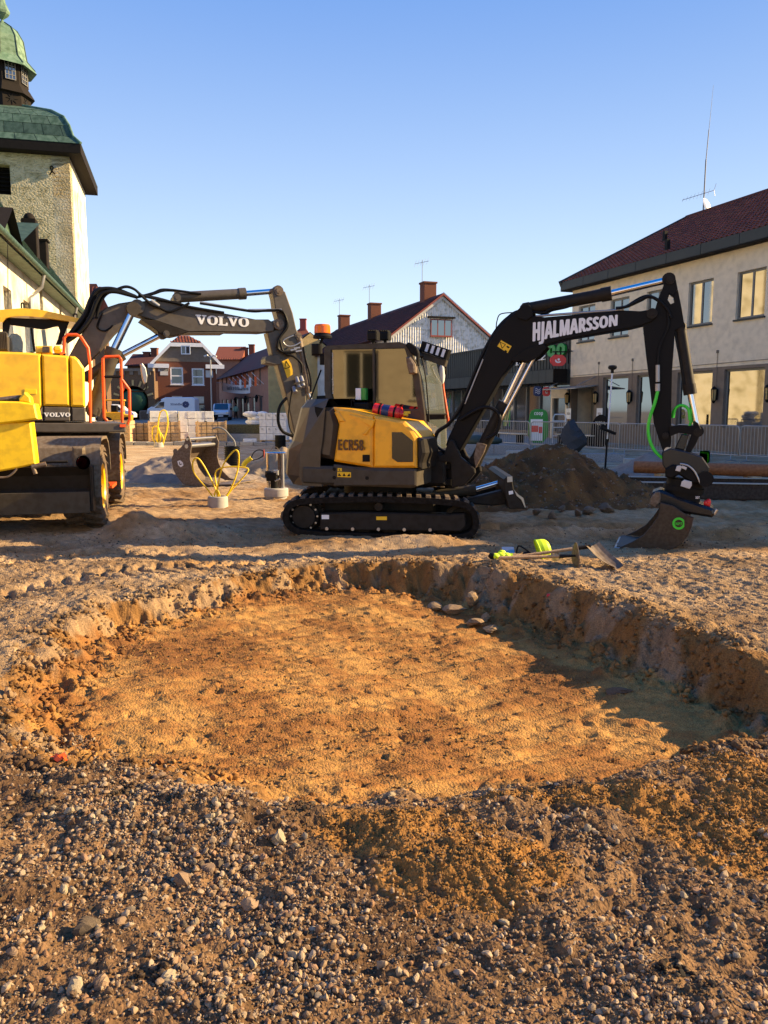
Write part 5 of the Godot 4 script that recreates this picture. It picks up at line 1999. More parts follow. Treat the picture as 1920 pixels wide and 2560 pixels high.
func build_heaps() -> void:
	var dark := heap("soil_heap", Vector2(3.0, 14.3), 2.1, 1.7, 1.06, 301, Color(0.15, 0.075, 0.032), Color(0.27, 0.135, 0.05), "large dark brown soil heap with stones beside the mini excavator", "soil heap", [[1.7, 13.9, 1.4, 0.62], [4.3, 13.8, 1.0, 0.4]], 1.6)
	var dark_pts := heap_pts
	heap("gravel_heap", Vector2(-4.95, 19.4), 2.0, 1.6, 0.55, 311, Color(0.40, 0.33, 0.26), Color(0.31, 0.25, 0.20), "low wide heap of fine grey gravel behind the big loose bucket", "gravel heap", [], 0.35)
	heap("sand_heap", Vector2(-2.55, 20.6), 1.15, 1.2, 0.72, 321, Color(0.46, 0.36, 0.24), Color(0.36, 0.27, 0.17), "steep pale sand heap behind the chrome posted ground machine", "sand heap", [[-1.7, 20.8, 0.9, 0.5]], 0.4)
	heap("gravel_heap", Vector2(1.55, 19.4), 1.9, 1.2, 0.6, 331, Color(0.40, 0.33, 0.26), Color(0.31, 0.25, 0.20), "grey gravel heap seen between boom foot and soil heap", "gravel heap", [], 0.35)
	heap("gravel_heap", Vector2(6.5, 19.2), 1.5, 1.2, 0.62, 341, Color(0.40, 0.32, 0.265), Color(0.31, 0.245, 0.20), "reddish grey gravel heap beside the surveying rod", "gravel heap", [], 0.35)
	# small stones in the dark heap
	heap_pts = dark_pts
	var list := []
	for k in 2600:
		var x := rng.randf_range(1.2, 5.0)
		var d := rng.randf_range(12.6, 15.2)
		var y := heap_top([3.0, 14.3, 2.1, 1.7], x, d)
		if y < 0.05: continue
		list.append([Transform3D(Basis(Vector3(rng.randfn(), rng.randfn(), rng.randfn()).normalized(), rng.randf() * TAU).scaled(Vector3.ONE * (0.015 + 0.05 * pow(rng.randf(), 4.0))), V(x, y, d)), Color(0.30, 0.21, 0.14) * rng.randf_range(0.35, 1.3)])
	var mm := MultiMesh.new()
	mm.transform_format = MultiMesh.TRANSFORM_3D
	mm.use_colors = true
	mm.mesh = rocks[2]
	mm.instance_count = list.size()
	for i in list.size():
		mm.set_instance_transform(i, list[i][0])
		mm.set_instance_color(i, list[i][1])
	var mo := MultiMeshInstance3D.new()
	mo.multimesh = mm
	mo.material_override = M.stone
	mo.name = "heap_gravel"
	mo.set_meta("kind", "stuff")
	dark.add_child(mo)
	# broken stones at the dark heap's foot
	for q in [[1420, 1265, 0.2], [1452, 1258, 0.26], [1490, 1252, 0.34], [1405, 1278, 0.16], [1470, 1280, 0.2], [1380, 1290, 0.18], [1445, 1285, 0.15], [1515, 1275, 0.2], [1340, 1285, 0.14]]:
		var p := on_ground(q[0], q[1] + 8)
		put(rocks[rng.randi() % 6], "stone", M.rock_brown if q[2] < 0.3 else M.plank, Transform3D(Basis(Vector3(0.3, 1, 0.2).normalized(), rng.randf() * TAU).scaled(Vector3.ONE * q[2] * 1.2), Vector3(p.x, height(p.x, -p.z) + q[2] * 0.25, p.z)), dark)

# ---------- the square: crates, pallets, fences, vehicles ----------
func crate(px0: float, px1: float, py0: float, py1: float, d: float, depth: float, label: String, m: Material, yaw: float) -> void:
	var a := at(px0, py1, d)
	var b := at(px1, py0, d)
	var g := height(a.x, d)
	var w := b.x - a.x
	var h := b.y - g
	var fr := frame(Vector3((a.x + b.x) / 2, g, a.z), Vector3(cos(yaw), 0, -sin(yaw)))
	var t := thing("slab_crate", fr.origin - fr.basis.z * depth * 0.5, label, "crate", "wooden slab crates")
	var n := 5
	var s := S()
	s.box(fr, Vector3(-w / 2, 0.0, -depth), Vector3(w / 2, 0.11, 0.0))
	part(s, "pallet", M.plank, t)
	for side in 3:
		for k in n:
			var y0 := 0.14 + (h - 0.16) * k / n
			var y1 := 0.14 + (h - 0.16) * (k + 1) / n - 0.012 - (0.03 if k == 1 or k == 3 else 0.0)
			s = S()
			var j := rng.randf_range(-0.012, 0.012)
			if side == 0: s.box(fr, Vector3(-w / 2 + j, y0, -0.03), Vector3(w / 2 + j, y1, 0.0), 0.004)
			elif side == 1: s.box(fr, Vector3(w / 2 - 0.03, y0, -depth + j), Vector3(w / 2 - 0.001, y1, -0.031 + j), 0.004)
			else: s.box(fr, Vector3(-w / 2 + 0.001, y0, -depth + j), Vector3(-w / 2 + 0.03, y1, -0.031 + j), 0.004)
			part(s, "plank", m, t)
	for x in [-w / 2 - 0.02, w / 2 - 0.06]:
		s = S()
		s.box(fr, Vector3(x, 0.02, 0.001), Vector3(x + 0.08, h + 0.02, 0.03), 0.004)
		part(s, "corner_post", m, t)
	s = S()
	s.box(fr, Vector3(-w / 2 + 0.04, 0.12, -depth + 0.04), Vector3(w / 2 - 0.04, h - 0.04, -0.04))
	part(s, "stone_slabs", M.granite, t)
	for x in [-w * 0.18, w * 0.2]:
		s = S()
		s.box(fr, Vector3(x - 0.012, 0.1, 0.031), Vector3(x + 0.012, h + 0.005, 0.036))
		s.box(fr, Vector3(x - 0.012, h - 0.03, -depth), Vector3(x + 0.012, h + 0.006, 0.03))
		part(s, "strap", M.black, t)

func block_stack(px0: float, px1: float, py0: float, py1: float, d: float, nx: int, ny: int, nz_: int, dz: float, label: String, marks: bool) -> void:
	var a := at(px0, py1, d)
	var b := at(px1, py0, d)
	var g := height(a.x, d)
	var w := (b.x - a.x) / nx
	var h := (b.y - g - 0.14) / ny
	var t := thing("block_pallet", Vector3((a.x + b.x) / 2, g, a.z - dz), label, "pallet", "pallets of white blocks")
	var fr := Transform3D(Basis(Vector3.UP, 0.0 if marks else 0.28), Vector3(a.x, g, a.z))
	var s := S()
	for k in 3:
		s.box(fr, Vector3(k * (w * nx - 0.1) / 2, 0, -dz), Vector3(k * (w * nx - 0.1) / 2 + 0.1, 0.1, 0))
	s.box(fr, Vector3(0, 0.102, -dz), Vector3(w * nx, 0.13, 0))
	part(s, "pallet", M.plank, t)
	var m := S()
	m.box(Transform3D(), Vector3(0.004, 0.004, -dz / nz_ + 0.004), Vector3(w - 0.004, h - 0.006, -0.004), 0.012)
	var mm := m.mesh()
	for j in ny:
		for i in nx:
			for k in nz_:
				if j < ny - 1 and k > 0 and i > 0 and i < nx - 1: continue
				var p := fr * Vector3(i * w + rng.randf_range(-0.012, 0.012), 0.14 + j * h, -k * dz / nz_ + rng.randf_range(-0.015, 0.015))
				put(mm, "block", M.white_block, Transform3D(fr.basis * Basis(Vector3.UP, rng.randf_range(-0.015, 0.015)), p), t)
				if marks and k == 0 and j % 2 == 1:
					var q := S()
					q.box(Transform3D(Basis(), p), Vector3(w * 0.3, h * 0.5, 0.02), Vector3(w * 0.62, h * 0.56, 0.024))
					q.box(Transform3D(Basis(), p), Vector3(w * 0.3, h * 0.62, 0.02), Vector3(w * 0.5, h * 0.72, 0.024))
					part(q, "print", M.granite, t)

func barrier(a: Vector3, b: Vector3, label: String) -> void:
	var t := thing("crowd_barrier", (a + b) * 0.5, label, "barrier", "galvanised crowd barriers along the shops")
	var fr := frame(a, b - a)
	var L := (b - a).length() - 0.06
	var H := 1.12
	var s := S()
	var p := PackedVector3Array()
	for q in [[0.0, 0.22], [0.0, H - 0.12], [0.04, H - 0.03], [0.12, H], [L - 0.12, H], [L - 0.04, H - 0.03], [L, H - 0.12], [L, 0.22], [0.0, 0.22]]:
		p.append(fr * Vector3(q[0], q[1], 0))
	s.tube(p, 0.021, 8)
	part(s, "tube_frame", M.zinc, t)
	var bm := CylinderMesh.new()
	bm.top_radius = 0.009
	bm.bottom_radius = 0.009
	bm.height = H - 0.24
	bm.radial_segments = 6
	bm.rings = 0
	var n := 19
	for k in n:
		put(bm, "bar", M.zinc, Transform3D(Basis(), fr * Vector3(L * (k + 1) / (n + 1), 0.22 + (H - 0.22) / 2, 0)), t)
	for x in [0.25, L - 0.25]:
		s = S()
		s.tube(PackedVector3Array([fr * Vector3(x, 0.22, 0), fr * Vector3(x, 0.06, 0.0), fr * Vector3(x, 0.02, 0.28)]), 0.018, 6)
		s.tube(PackedVector3Array([fr * Vector3(x, 0.06, 0), fr * Vector3(x, 0.02, -0.28)]), 0.018, 6)
		part(s, "foot", M.zinc, t)

func wheel_pair(parent: Node, fr: Transform3D, xs: Array, zs: Array, r: float) -> void:
	for x in xs:
		for z in zs:
			var s := S()
			s.cyl(fr * Vector3(x, r, z - 0.11), fr * Vector3(x, r, z + 0.11), r, 18)
			var w := part(s, "wheel", M.rubber, parent)
			s = S()
			s.cyl(fr * Vector3(x, r, z - 0.115), fr * Vector3(x, r, z + 0.115), r * 0.6, 12)
			part(s, "hubcap", M.zinc, w)

func build_square() -> void:
	# fence line in front of the shops
	var f0 := V(2.2, 0.08, 38.6)
	var f1 := V(12.2, 0.03, 22.6)
	var n := 8
	for k in n:
		var a := f0.lerp(f1, float(k) / n)
		var b := f0.lerp(f1, float(k + 1) / n)
		barrier(a + Vector3(rng.randf_range(-0.1, 0.1), 0, rng.randf_range(-0.1, 0.1)), b, ["crowd barrier farthest along, behind the boom cylinder", "crowd barrier behind the boom foot by the dark tarp", "crowd barrier before the leek pictures of the supermarket", "crowd barrier in front of the green sandwich board", "crowd barrier before the dark shop entrance", "crowd barrier behind the surveying rod", "crowd barrier behind the green hoses and bucket", "crowd barrier before the largest shop window"][k])
	# kerbs of the new planting beds
	var ki := 0
	for q in [[1145, 1325, 1112, 30.0, "dark granite kerb of the bed holding the green tarp"], [1265, 1320, 1128, 27.5, "short pale kerb block at the foot of the dark heap"], [1455, 1560, 1135, 25.5, "granite kerb behind the surveying rod"], [1560, 1700, 1148, 23.5, "granite kerb behind the reddish gravel heap"], [1700, 1960, 1170, 20.5, "long pale concrete kerb behind the rusty pipe"], [1000, 1140, 1118, 29.0, "granite kerb behind the mini excavator cab front"]]:
		var a := at(q[0], q[2], q[3])
		var b := at(q[1], q[2], q[3])
		var g := height(a.x, q[3])
		var t := thing("kerb", Vector3((a.x + b.x) / 2, g, a.z), q[4], "kerb", "new kerbs on the square")
		var fr := frame(Vector3(a.x, g, a.z), Vector3(0.97, 0, 0.24))
		var L := b.x - a.x
		var c := maxi(1, int(L / 1.0))
		for k in c:
			var s := S()
			s.box(fr, Vector3(L * k / c, -0.1, -0.3), Vector3(L * (k + 1) / c - 0.012, a.y - g + 0.02, 0.0), 0.012)
			part(s, "kerb_stone", M.granite if ki % 2 == 0 else M.concrete, t)
		ki += 1
	# tarp and boulder
	var s := S()
	var tc := at(1200, 1105, 30.6)
	for k in 7:
		s.ball(tc + Vector3(rng.randf_range(-0.5, 0.5), rng.randf_range(-0.05, 0.1), rng.randf_range(-0.3, 0.3)), Vector3(rng.randf_range(0.3, 0.6), rng.randf_range(0.14, 0.26), 0.4), 10)
	one(s, "tarpaulin", mat(lin(0.035, 0.05, 0.035), 0.7), "dark green crumpled tarpaulin lying in a planting bed", "tarpaulin")
	var bm := Transform3D(Basis(Vector3(0.2, 0.3, 1).normalized(), 0.5).scaled(Vector3(1.1, 1.25, 1.0)), at(1437, 1100, 27.5))
	var bo := MeshInstance3D.new()
	bo.mesh = make_rock(777, 0.95, 14)
	bo.material_override = mat(lin(0.05, 0.052, 0.056), 0.85, 0.0, "grain", 0.6)
	bo.name = numbered("boulder")
	add_child(bo)
	bo.transform = bm
	tag(bo, "big blue grey boulder standing behind the dark soil heap", "boulder")
	# sandwich board, tubular rack and dark poster board before the supermarket
	var sp := at(1345, 1105, 37.6)
	sp.y = height(sp.x, 37.6)
	var sb := thing("sandwich_board", sp, "green rounded shop sandwich board with a poster sheet", "sign")
	var fs := Transform3D(Basis(Vector3.UP, -0.25), sp)
	s = S()
	s.prism(fs, round_poly(PackedVector2Array([Vector2(-0.45, 0.05), Vector2(0.45, 0.05), Vector2(0.45, 1.3), Vector2(0.3, 1.62), Vector2(-0.3, 1.62), Vector2(-0.45, 1.3)]), 1), -0.06, 0.06, 0.015)
	part(s, "board", M.coop_green, sb)
	letters("coop", "Droid Sans", true, Transform3D(fs.basis, fs * Vector3(0, 0, 0.062)), -0.2, 1.28, 0.4, 0.2, 0.006, M.decal, sb)
	s = S()
	s.box(fs, Vector3(-0.36, 0.15, 0.061), Vector3(0.2, 1.15, 0.075))
	part(s, "poster", M.white, sb)
	s = S()
	for q in [[-0.3, 0.55, 0.0, 0.85, 0], [0.02, 0.5, 0.18, 0.8, 1]]:
		s.box(fs, Vector3(q[0], q[1], 0.0755), Vector3(q[2], q[3], 0.078))
	part(s, "poster_picture", M.red, sb)
	var rp := at(1397, 1105, 38.2)
	rp.y = height(rp.x, 38.2)
	var fr2 := Transform3D(Basis(), rp)
	s = S()
	var pts := PackedVector3Array()
	for q in [[-0.3, 0.0], [-0.3, 1.2], [-0.22, 1.36], [0.22, 1.36], [0.3, 1.2], [0.3, 0.0]]: pts.append(fr2 * Vector3(q[0], q[1], 0))
	s.tube(pts, 0.03, 8)
	for y in [0.35, 0.75, 1.05]: s.cyl(fr2 * Vector3(-0.3, y, 0), fr2 * Vector3(0.3, y, 0), 0.025, 6)
	one(s, "tube_rack", M.white, "white tubular sign stand beside the pale shop door", "sign stand")
	var np := at(1500, 1115, 35.0)
	np.y = height(np.x, 35.0)
	var nb := thing("name_stand", np, "dark arched sandwich board by the entrance with pale print", "sign")
	var fn := Transform3D(Basis(Vector3.UP, -0.5), np)
	s = S()
	s.prism(fn, round_poly(PackedVector2Array([Vector2(-0.4, 0.0), Vector2(0.4, 0.0), Vector2(0.4, 1.1), Vector2(0.0, 1.5), Vector2(-0.4, 1.1)]), 2), -0.05, 0.05, 0.01)
	part(s, "board", M.tarred, nb)
	letters("NISA", "Droid Serif", false, Transform3D(fn.basis, fn * Vector3(0, 0, 0.052)), -0.22, 0.95, 0.44, 0.16, 0.005, M.plaster, nb)
	# benches before the supermarket
	for k in 2:
		var bp := at([1270, 1440][k], 1095, [38.5, 36.5][k])
		bp.y = height(bp.x, -bp.z)
		var fb := frame(bp, Vector3(0.335, 0, 0.942))
		var be := thing("bench", bp, ["long pale slatted bench before the leek pictures", "pale slatted bench before the shop entrance"][k], "bench")
		for j in 4:
			s = S()
			s.box(fb, Vector3(-1.5, 0.44, -0.2 + j * 0.11), Vector3(1.5, 0.48, -0.11 + j * 0.11), 0.005)
			part(s, "slat", M.plaster, be)
		for x in [-1.2, 1.2]:
			s = S()
			s.box(fb, Vector3(x - 0.04, 0.0, -0.18), Vector3(x + 0.04, 0.438, 0.2), 0.005)
			part(s, "leg", M.black, be)
	# crates, pallets, kerb row
	crate(327, 373, 1057, 1106, 38.6, 1.0, "plank slab crate standing between the black rear wheel and the wide crates", M.plank, 0.1)
	crate(374, 448, 1053, 1108, 37.6, 1.2, "wide pale plank crate with yellow conduit loops before it", M.plank, 0.3)
	crate(495, 565, 1053, 1108, 37.6, 1.2, "wide pale plank crate right behind the big loose bucket", M.plank, 0.3)
	crate(268, 322, 1050, 1112, 36.6, 1.2, "pale plank crate partly hidden by the black rear wheel", M.plank, 0.1)
	block_stack(377, 441, 1027, 1104, 39.6, 3, 4, 2, 1.1, "pallet of white blocks showing above the plank crates", false)
	block_stack(449, 532, 1028, 1096, 39.0, 4, 4, 3, 1.3, "brightest white block stack between the two wide crates", false)
	block_stack(649, 716, 1032, 1101, 38.2, 4, 4, 2, 1.2, "shaded white block stack with small grey prints", true)
	var sk := at(640, 1061, 41.0)
	for k in 14:
		var p := sk + Vector3(rng.randf_range(-0.42, 0.42), 0.12 + 0.2 * floorf(k / 4.0), rng.randf_range(-0.25, 0.25)) + (Vector3(-0.35, -0.9, 0.6) if k > 11 else Vector3.ZERO)
		s = S()
		s.ball(p, Vector3(0.34, 0.15, 0.24), 10)
		one(s, "white_sack", M.white_block, "plump white building sack in the pile behind the shaded block stack" if k < 12 else "white building sack fallen beside the sack pile", "sack", "white sacks")
	s = S()
	s.box(Transform3D(Basis(), V(sk.x, height(sk.x, 41.0), 41.0)), Vector3(-0.9, 0.0, -0.5), Vector3(0.7, sk.y - height(sk.x, 41.0), 0.5), 0.02)
	one(s, "sack_pallet", M.white_block, "white wrapped pallet load carrying the pile of sacks", "pallet")
	# concrete barrier wall with weathered upper course
	var wa := at(566, 1101, 39.0)
	var wb := at(651, 1061, 39.0)
	var bw := thing("concrete_barrier", Vector3((wa.x + wb.x) / 2, height(wa.x, 39.0), wa.z), "low concrete block wall with dark mossy upper course", "wall")
	var fw := Transform3D(Basis(), Vector3(wa.x, height(wa.x, 39.0), wa.z))
	var wh := wb.y - fw.origin.y
	for k in 2:
		s = S()
		var L := wb.x - wa.x
		s.box(fw, Vector3(0, 0, -0.6), Vector3(L, wh * 0.48, 0.06), 0.02)
		if k == 0: part(s, "lower_course", M.concrete, bw)
		s = S()
		s.box(fw, Vector3(0, wh * 0.49, -0.6), Vector3(L, wh, 0.0), 0.02)
		if k == 1: part(s, "upper_course", mat(lin(0.11, 0.12, 0.075), 0.9, 0.0, "mud", 0.8), bw)
	var kr := thing("kerb_row", V(-8.0, 0.05, 36.3), "row of new flat kerb stones laid before the crates", "kerb")
	for k in 26:
		var x := -15.5 + k * 0.6
		s = S()
		s.box(Transform3D(Basis(Vector3.UP, rng.randf_range(-0.02, 0.02)), V(x, height(x, 36.4), 36.4)), Vector3(0, -0.05, -0.2), Vector3(0.57, 0.14 + rng.randf_range(-0.02, 0.03), 0.2), 0.012)
		part(s, "kerb_stone", M.granite if k % 3 else M.concrete, kr)
	for q in [[625, 1113, 0.6, "white block lying alone by the kerb row"], [533, 1104, 0.35, "small upright concrete post before the right plank crate"]]:
		var p := on_ground(q[0], q[1], 0.05)
		s = S()
		s.box(Transform3D(Basis(Vector3.UP, 0.2), p), Vector3(-q[2] / 2, 0, -0.15), Vector3(q[2] / 2, 0.3 if q[2] > 0.5 else 0.5, 0.15), 0.02)
		one(s, "loose_block", M.white_block if q[2] > 0.5 else M.concrete, q[3], "block")
	# big white van with lettering
	var D := 86.0
	var fv := Transform3D(Basis(), V(0, 0.0108 * 56.0, D))
	var van := thing("panel_van", Vector3(at(430, 1049, D).x, fv.origin.y, -D), "long white panel van with dark lettering in front of the brick house", "van")
	s = S()
	s.prism(fv, trace(fv, 0.0, [[788, 1590], [800, 1535], [885, 1485], [955, 1425], [1000, 1405], [1305, 1403], [1332, 1430], [1338, 1590]], 190, 680, 0.223), -2.0, 0.0, 0.08)
	part(s, "body", M.white_van, van)
	s = S()
	s.prism(fv, trace(fv, 0.0, [[880, 1525], [940, 1460], [990, 1455], [985, 1520]], 190, 680, 0.223), 0.001, 0.02)
	s.prism(fv, trace(fv, 0.0, [[845, 1512], [885, 1485], [950, 1430], [958, 1440], [880, 1510]], 190, 680, 0.223), -1.9, -0.0)
	part(s, "cab_window", M.dark_pane, van)
	var lt := trace(fv, 0.0, [[1060, 1495], [1205, 1468], [1060, 1512], [1200, 1500]], 190, 680, 0.223)
	letters("Strandber", "Droid Sans", true, Transform3D(Basis(), fv * Vector3(0, 0, 0.002)), lt[0].x, lt[0].y, lt[1].x - lt[0].x, lt[1].y - lt[0].y, 0.01, M.navy, van)
	s = S()
	for k in 9:
		var c := trace(fv, 0.0, [[1230 + 22 * cos(k * 0.9), 1485 + 20 * sin(k * 0.9)]], 190, 680, 0.223)[0]
		s.cyl(fv * Vector3(c.x, c.y, 0.001), fv * Vector3(c.x, c.y, 0.012 + 0.001 * k), 0.17, 10)
	part(s, "emblem", M.navy, van)
	wheel_pair(van, Transform3D(Basis(), Vector3(0, fv.origin.y, -D)), [at(385, 1049, D).x, at(470, 1049, D).x], [-1.8, -0.1], 0.36)
	# small white van facing the camera
	D = 88.0
	var cv := V(at(556, 1049, D).x, 0.0108 * 58.0, D)
	var car := thing("compact_van", cv, "small white van facing the square beside the lamp post", "van")
	var fc := Transform3D(Basis(Vector3.UP, 0.12), cv)
	s = S()
	var side := Transform3D(fc.basis * Basis(Vector3(0, 0, -1), Vector3(0, 1, 0), Vector3(1, 0, 0)), fc.origin)
	s.prism(side, PackedVector2Array([Vector2(-2.1, 0.3), Vector2(-2.15, 0.85), Vector2(-1.3, 1.12), Vector2(-0.55, 1.78), Vector2(2.2, 1.84), Vector2(2.25, 0.3)]), -0.9, 0.9, 0.12)
	part(s, "body", M.white_van, car)
	s = S()
	s.quad(side * Vector3(-1.3, 1.15, 0.75), side * Vector3(-1.3, 1.15, -0.75), side * Vector3(-0.62, 1.76, -0.68), side * Vector3(-0.62, 1.76, 0.68))
	for q in range(s.v.size()): s.v[q] += fc.basis * Vector3(0, 0.02, 0.05)
	part(s, "windscreen", M.dark_pane, car)
	s = S()
	s.box(fc, Vector3(-0.85, 0.3, 2.1), Vector3(0.85, 0.62, 2.2), 0.04)
	part(s, "bumper", M.black, car)
	for x in [-0.7, 0.7]:
		s = S()
		s.box(fc, Vector3(x - 0.16, 0.72, 2.0), Vector3(x + 0.16, 0.9, 2.17), 0.03)
		part(s, "headlight", M.steel, car)
		s = S()
		s.box(fc, Vector3(x * 1.45 - 0.1, 1.1, 1.0), Vector3(x * 1.45 + 0.1, 1.36, 1.12), 0.03)
		part(s, "door_mirror", M.black, car)
	s = S()
	s.box(fc, Vector3(-0.26, 0.42, 2.201), Vector3(0.26, 0.53, 2.21))
	part(s, "number_plate", M.white, car)
	wheel_pair(car, Transform3D(fc.basis, fc.origin), [-0.78, 0.78], [], 0.33)
	for x in [-0.8, 0.8]:
		for z in [-1.4, 1.4]:
			s = S()
			s.cyl(fc * Vector3(x - 0.1, 0.33, z), fc * Vector3(x + 0.1, 0.33, z), 0.33, 16)
			part(s, "wheel", M.rubber, car)
	# yellow service machine and white vehicle behind the rails
	var yd := 66.0
	var yo := at(295, 1040, yd)
	yo.y = 0.0108 * 36.0
	var fy := Transform3D(Basis(Vector3.UP, 0.2), yo)
	var ym := thing("yellow_service_machine", yo, "small orange yellow works machine with canopy seen through the rails", "work machine")
	s = S()
	s.prism(fy, PackedVector2Array([Vector2(-1.1, 0.35), Vector2(1.1, 0.35), Vector2(1.15, 0.9), Vector2(0.5, 1.0), Vector2(0.45, 1.15), Vector2(-1.0, 1.15)]), -0.6, 0.6, 0.05)
	part(s, "body", M.amber, ym)
	s = S()
	s.box(fy, Vector3(-1.15, 2.05, -0.7), Vector3(0.6, 2.16, 0.7), 0.03)
	part(s, "canopy", M.amber, ym)
	for q in [[-1.0, -0.55], [-1.0, 0.55], [0.45, -0.55], [0.45, 0.55]]:
		s = S()
		s.cyl(fy * Vector3(q[0], 1.1, q[1]), fy * Vector3(q[0], 2.05, q[1]), 0.04, 8)
		part(s, "canopy_post", M.amber, ym)
	s = S()
	s.box(fy, Vector3(-0.5, 1.15, -0.3), Vector3(0.0, 1.7, 0.3), 0.05)
	part(s, "seat", M.black, ym)
	for q in [[-0.75, -0.6], [-0.75, 0.6], [0.75, -0.6], [0.75, 0.6]]:
		s = S()
		s.cyl(fy * Vector3(q[0], 0.38, q[1] - 0.15), fy * Vector3(q[0], 0.38, q[1] + 0.15), 0.38, 18)
		part(s, "wheel", M.rubber, ym)
	var wv := at(280, 1035, 78.0)
	wv.y = 0.0108 * 48.0
	var fwv := Transform3D(Basis(), wv)
	var wt := thing("white_pickup", wv, "white rounded vehicle half hidden behind the orange yellow works machine", "vehicle")
	s = S()
	s.prism(fwv, round_poly(PackedVector2Array([Vector2(-2.0, 0.35), Vector2(1.9, 0.35), Vector2(1.95, 0.95), Vector2(1.2, 1.15), Vector2(0.6, 1.75), Vector2(-1.4, 1.75), Vector2(-2.0, 1.2)]), 1), -1.7, 0.0, 0.08)
	part(s, "body", M.white_van, wt)
	s = S()
	s.prism(fwv, PackedVector2Array([Vector2(-1.2, 1.15), Vector2(1.0, 1.15), Vector2(0.55, 1.62), Vector2(-1.1, 1.62)]), 0.001, 0.012)
	part(s, "side_window", M.dark_pane, wt)
	wheel_pair(wt, fwv, [-1.2, 1.2], [-1.5, -0.1], 0.34)
	for k in 2:
		var q := at(350 + k * 22, 1043, 78.0)
		q.y = 0.0108 * 48.0
		barrier(q, q + Vector3(1.7, 0, 0.1), ["far crowd barrier in front of the gateway arch", "far crowd barrier between gateway arch and panel van"][k])
	# lamp post
	var lp := at(530, 1045, 84.0)
	lp.y = 0.0108 * 54.0
	var lt2 := at(530, 890, 84.0).y
	var lamp := thing("street_lamp", lp, "grey street lamp post with two floodlight heads beside the brick house", "street lamp")
	s = S()
	s.cyl(lp, Vector3(lp.x, lt2, lp.z), 0.09, 10, 0.06)
	part(s, "pole", M.zinc, lamp)
	for sg in [-1.0, 1.0]:
		s = S()
		s.cyl(Vector3(lp.x, lt2 - 0.1, lp.z), Vector3(lp.x + sg * 0.3, lt2, lp.z), 0.04, 6)
		s.cube(Vector3(lp.x + sg * 0.45, lt2 + 0.02, lp.z), Vector3(0.42, 0.16, 0.3), 0.03, Basis(Vector3(0, 0, 1), sg * -0.35))
		part(s, "lamp_head", M.pale_wall, lamp)
	# a walker in the street
	var pp := at(590, 1046, 96.0)
	pp.y = 0.0108 * 66.0
	var w := thing("person", pp, "person in light green top and dark trousers walking up the street", "person")
	s = S()
	s.tube(PackedVector3Array([pp + Vector3(-0.12, 0.04, 0.2), pp + Vector3(-0.11, 0.45, 0.06), pp + Vector3(-0.09, 0.9, 0.0)]), 0.055, 10, 0.095)
	s.tube(PackedVector3Array([pp + Vector3(0.12, 0.04, -0.2), pp + Vector3(0.11, 0.47, 0.02), pp + Vector3(0.09, 0.9, 0.0)]), 0.055, 10, 0.095)
	s.ball(pp + Vector3(0, 0.92, 0), Vector3(0.19, 0.14, 0.13), 12)
	s.ball(pp + Vector3(-0.12, 0.04, 0.25), Vector3(0.05, 0.045, 0.13), 8)
	s.ball(pp + Vector3(0.12, 0.04, -0.14), Vector3(0.05, 0.045, 0.13), 8)
	s.tube(PackedVector3Array([pp + Vector3(0, 1.38, 0), pp + Vector3(0, 1.52, 0.01)]), 0.055, 10)
	s.ball(pp + Vector3(0, 1.6, 0.02), Vector3(0.085, 0.12, 0.1), 14)
	s.ball(pp + Vector3(-0.27, 0.9, 0.12), Vector3(0.04, 0.07, 0.04), 8)
	s.ball(pp + Vector3(0.27, 0.92, -0.1), Vector3(0.04, 0.07, 0.04), 8)
	part(s, "body", M.tarred, w)
	s = S()
	s.lathe(Transform3D(Basis.from_scale(Vector3(1.0, 1.0, 0.62)), pp), [[0.2, 0.86], [0.195, 1.1], [0.215, 1.3], [0.2, 1.4], [0.12, 1.45], [0.06, 1.47]], 16)
	s.tube(PackedVector3Array([pp + Vector3(-0.2, 1.38, 0), pp + Vector3(-0.26, 1.14, 0.0), pp + Vector3(-0.27, 0.92, 0.11)]), 0.06, 8, 0.045)
	s.tube(PackedVector3Array([pp + Vector3(0.2, 1.38, 0), pp + Vector3(0.26, 1.14, -0.04), pp + Vector3(0.27, 0.95, -0.1)]), 0.06, 8, 0.045)
	part(s, "top", mat(lin(0.42, 0.62, 0.45), 0.8), w)
	s = S()
	s.ball(pp + Vector3(0, 1.635, -0.005), Vector3(0.095, 0.105, 0.105), 12)
	part(s, "hair", M.plank, w)

# ---------- tools and loose things on the site ----------
func conduit(px: float, py: float, loops: Array, r: float, sc: float, label: String, base_r: float) -> void:
	var p := on_ground(px, py)
	p.y = height(p.x, -p.z)
	var t := thing("conduit_bundle", p, label, "conduit")
	var s := S()
	s.lathe(Transform3D(Basis(), p), [[base_r * 1.05, -0.03], [base_r, base_r * 0.95], [base_r * 0.93, base_r * 1.02], [base_r * 0.75, base_r * 1.02], [base_r * 0.72, base_r * 0.6], [0.0, base_r * 0.6]], 24)
	part(s, "concrete_ring", M.concrete, t)
	for l in loops:
		var q := PackedVector3Array()
		for c in l:
			q.append(p + Vector3(c[0], c[1], c[2]) * sc)
		s = S()
		s.tube(smooth_path(q, 7), r, 8)
		part(s, "conduit_loop", M.yellow_hose, t)

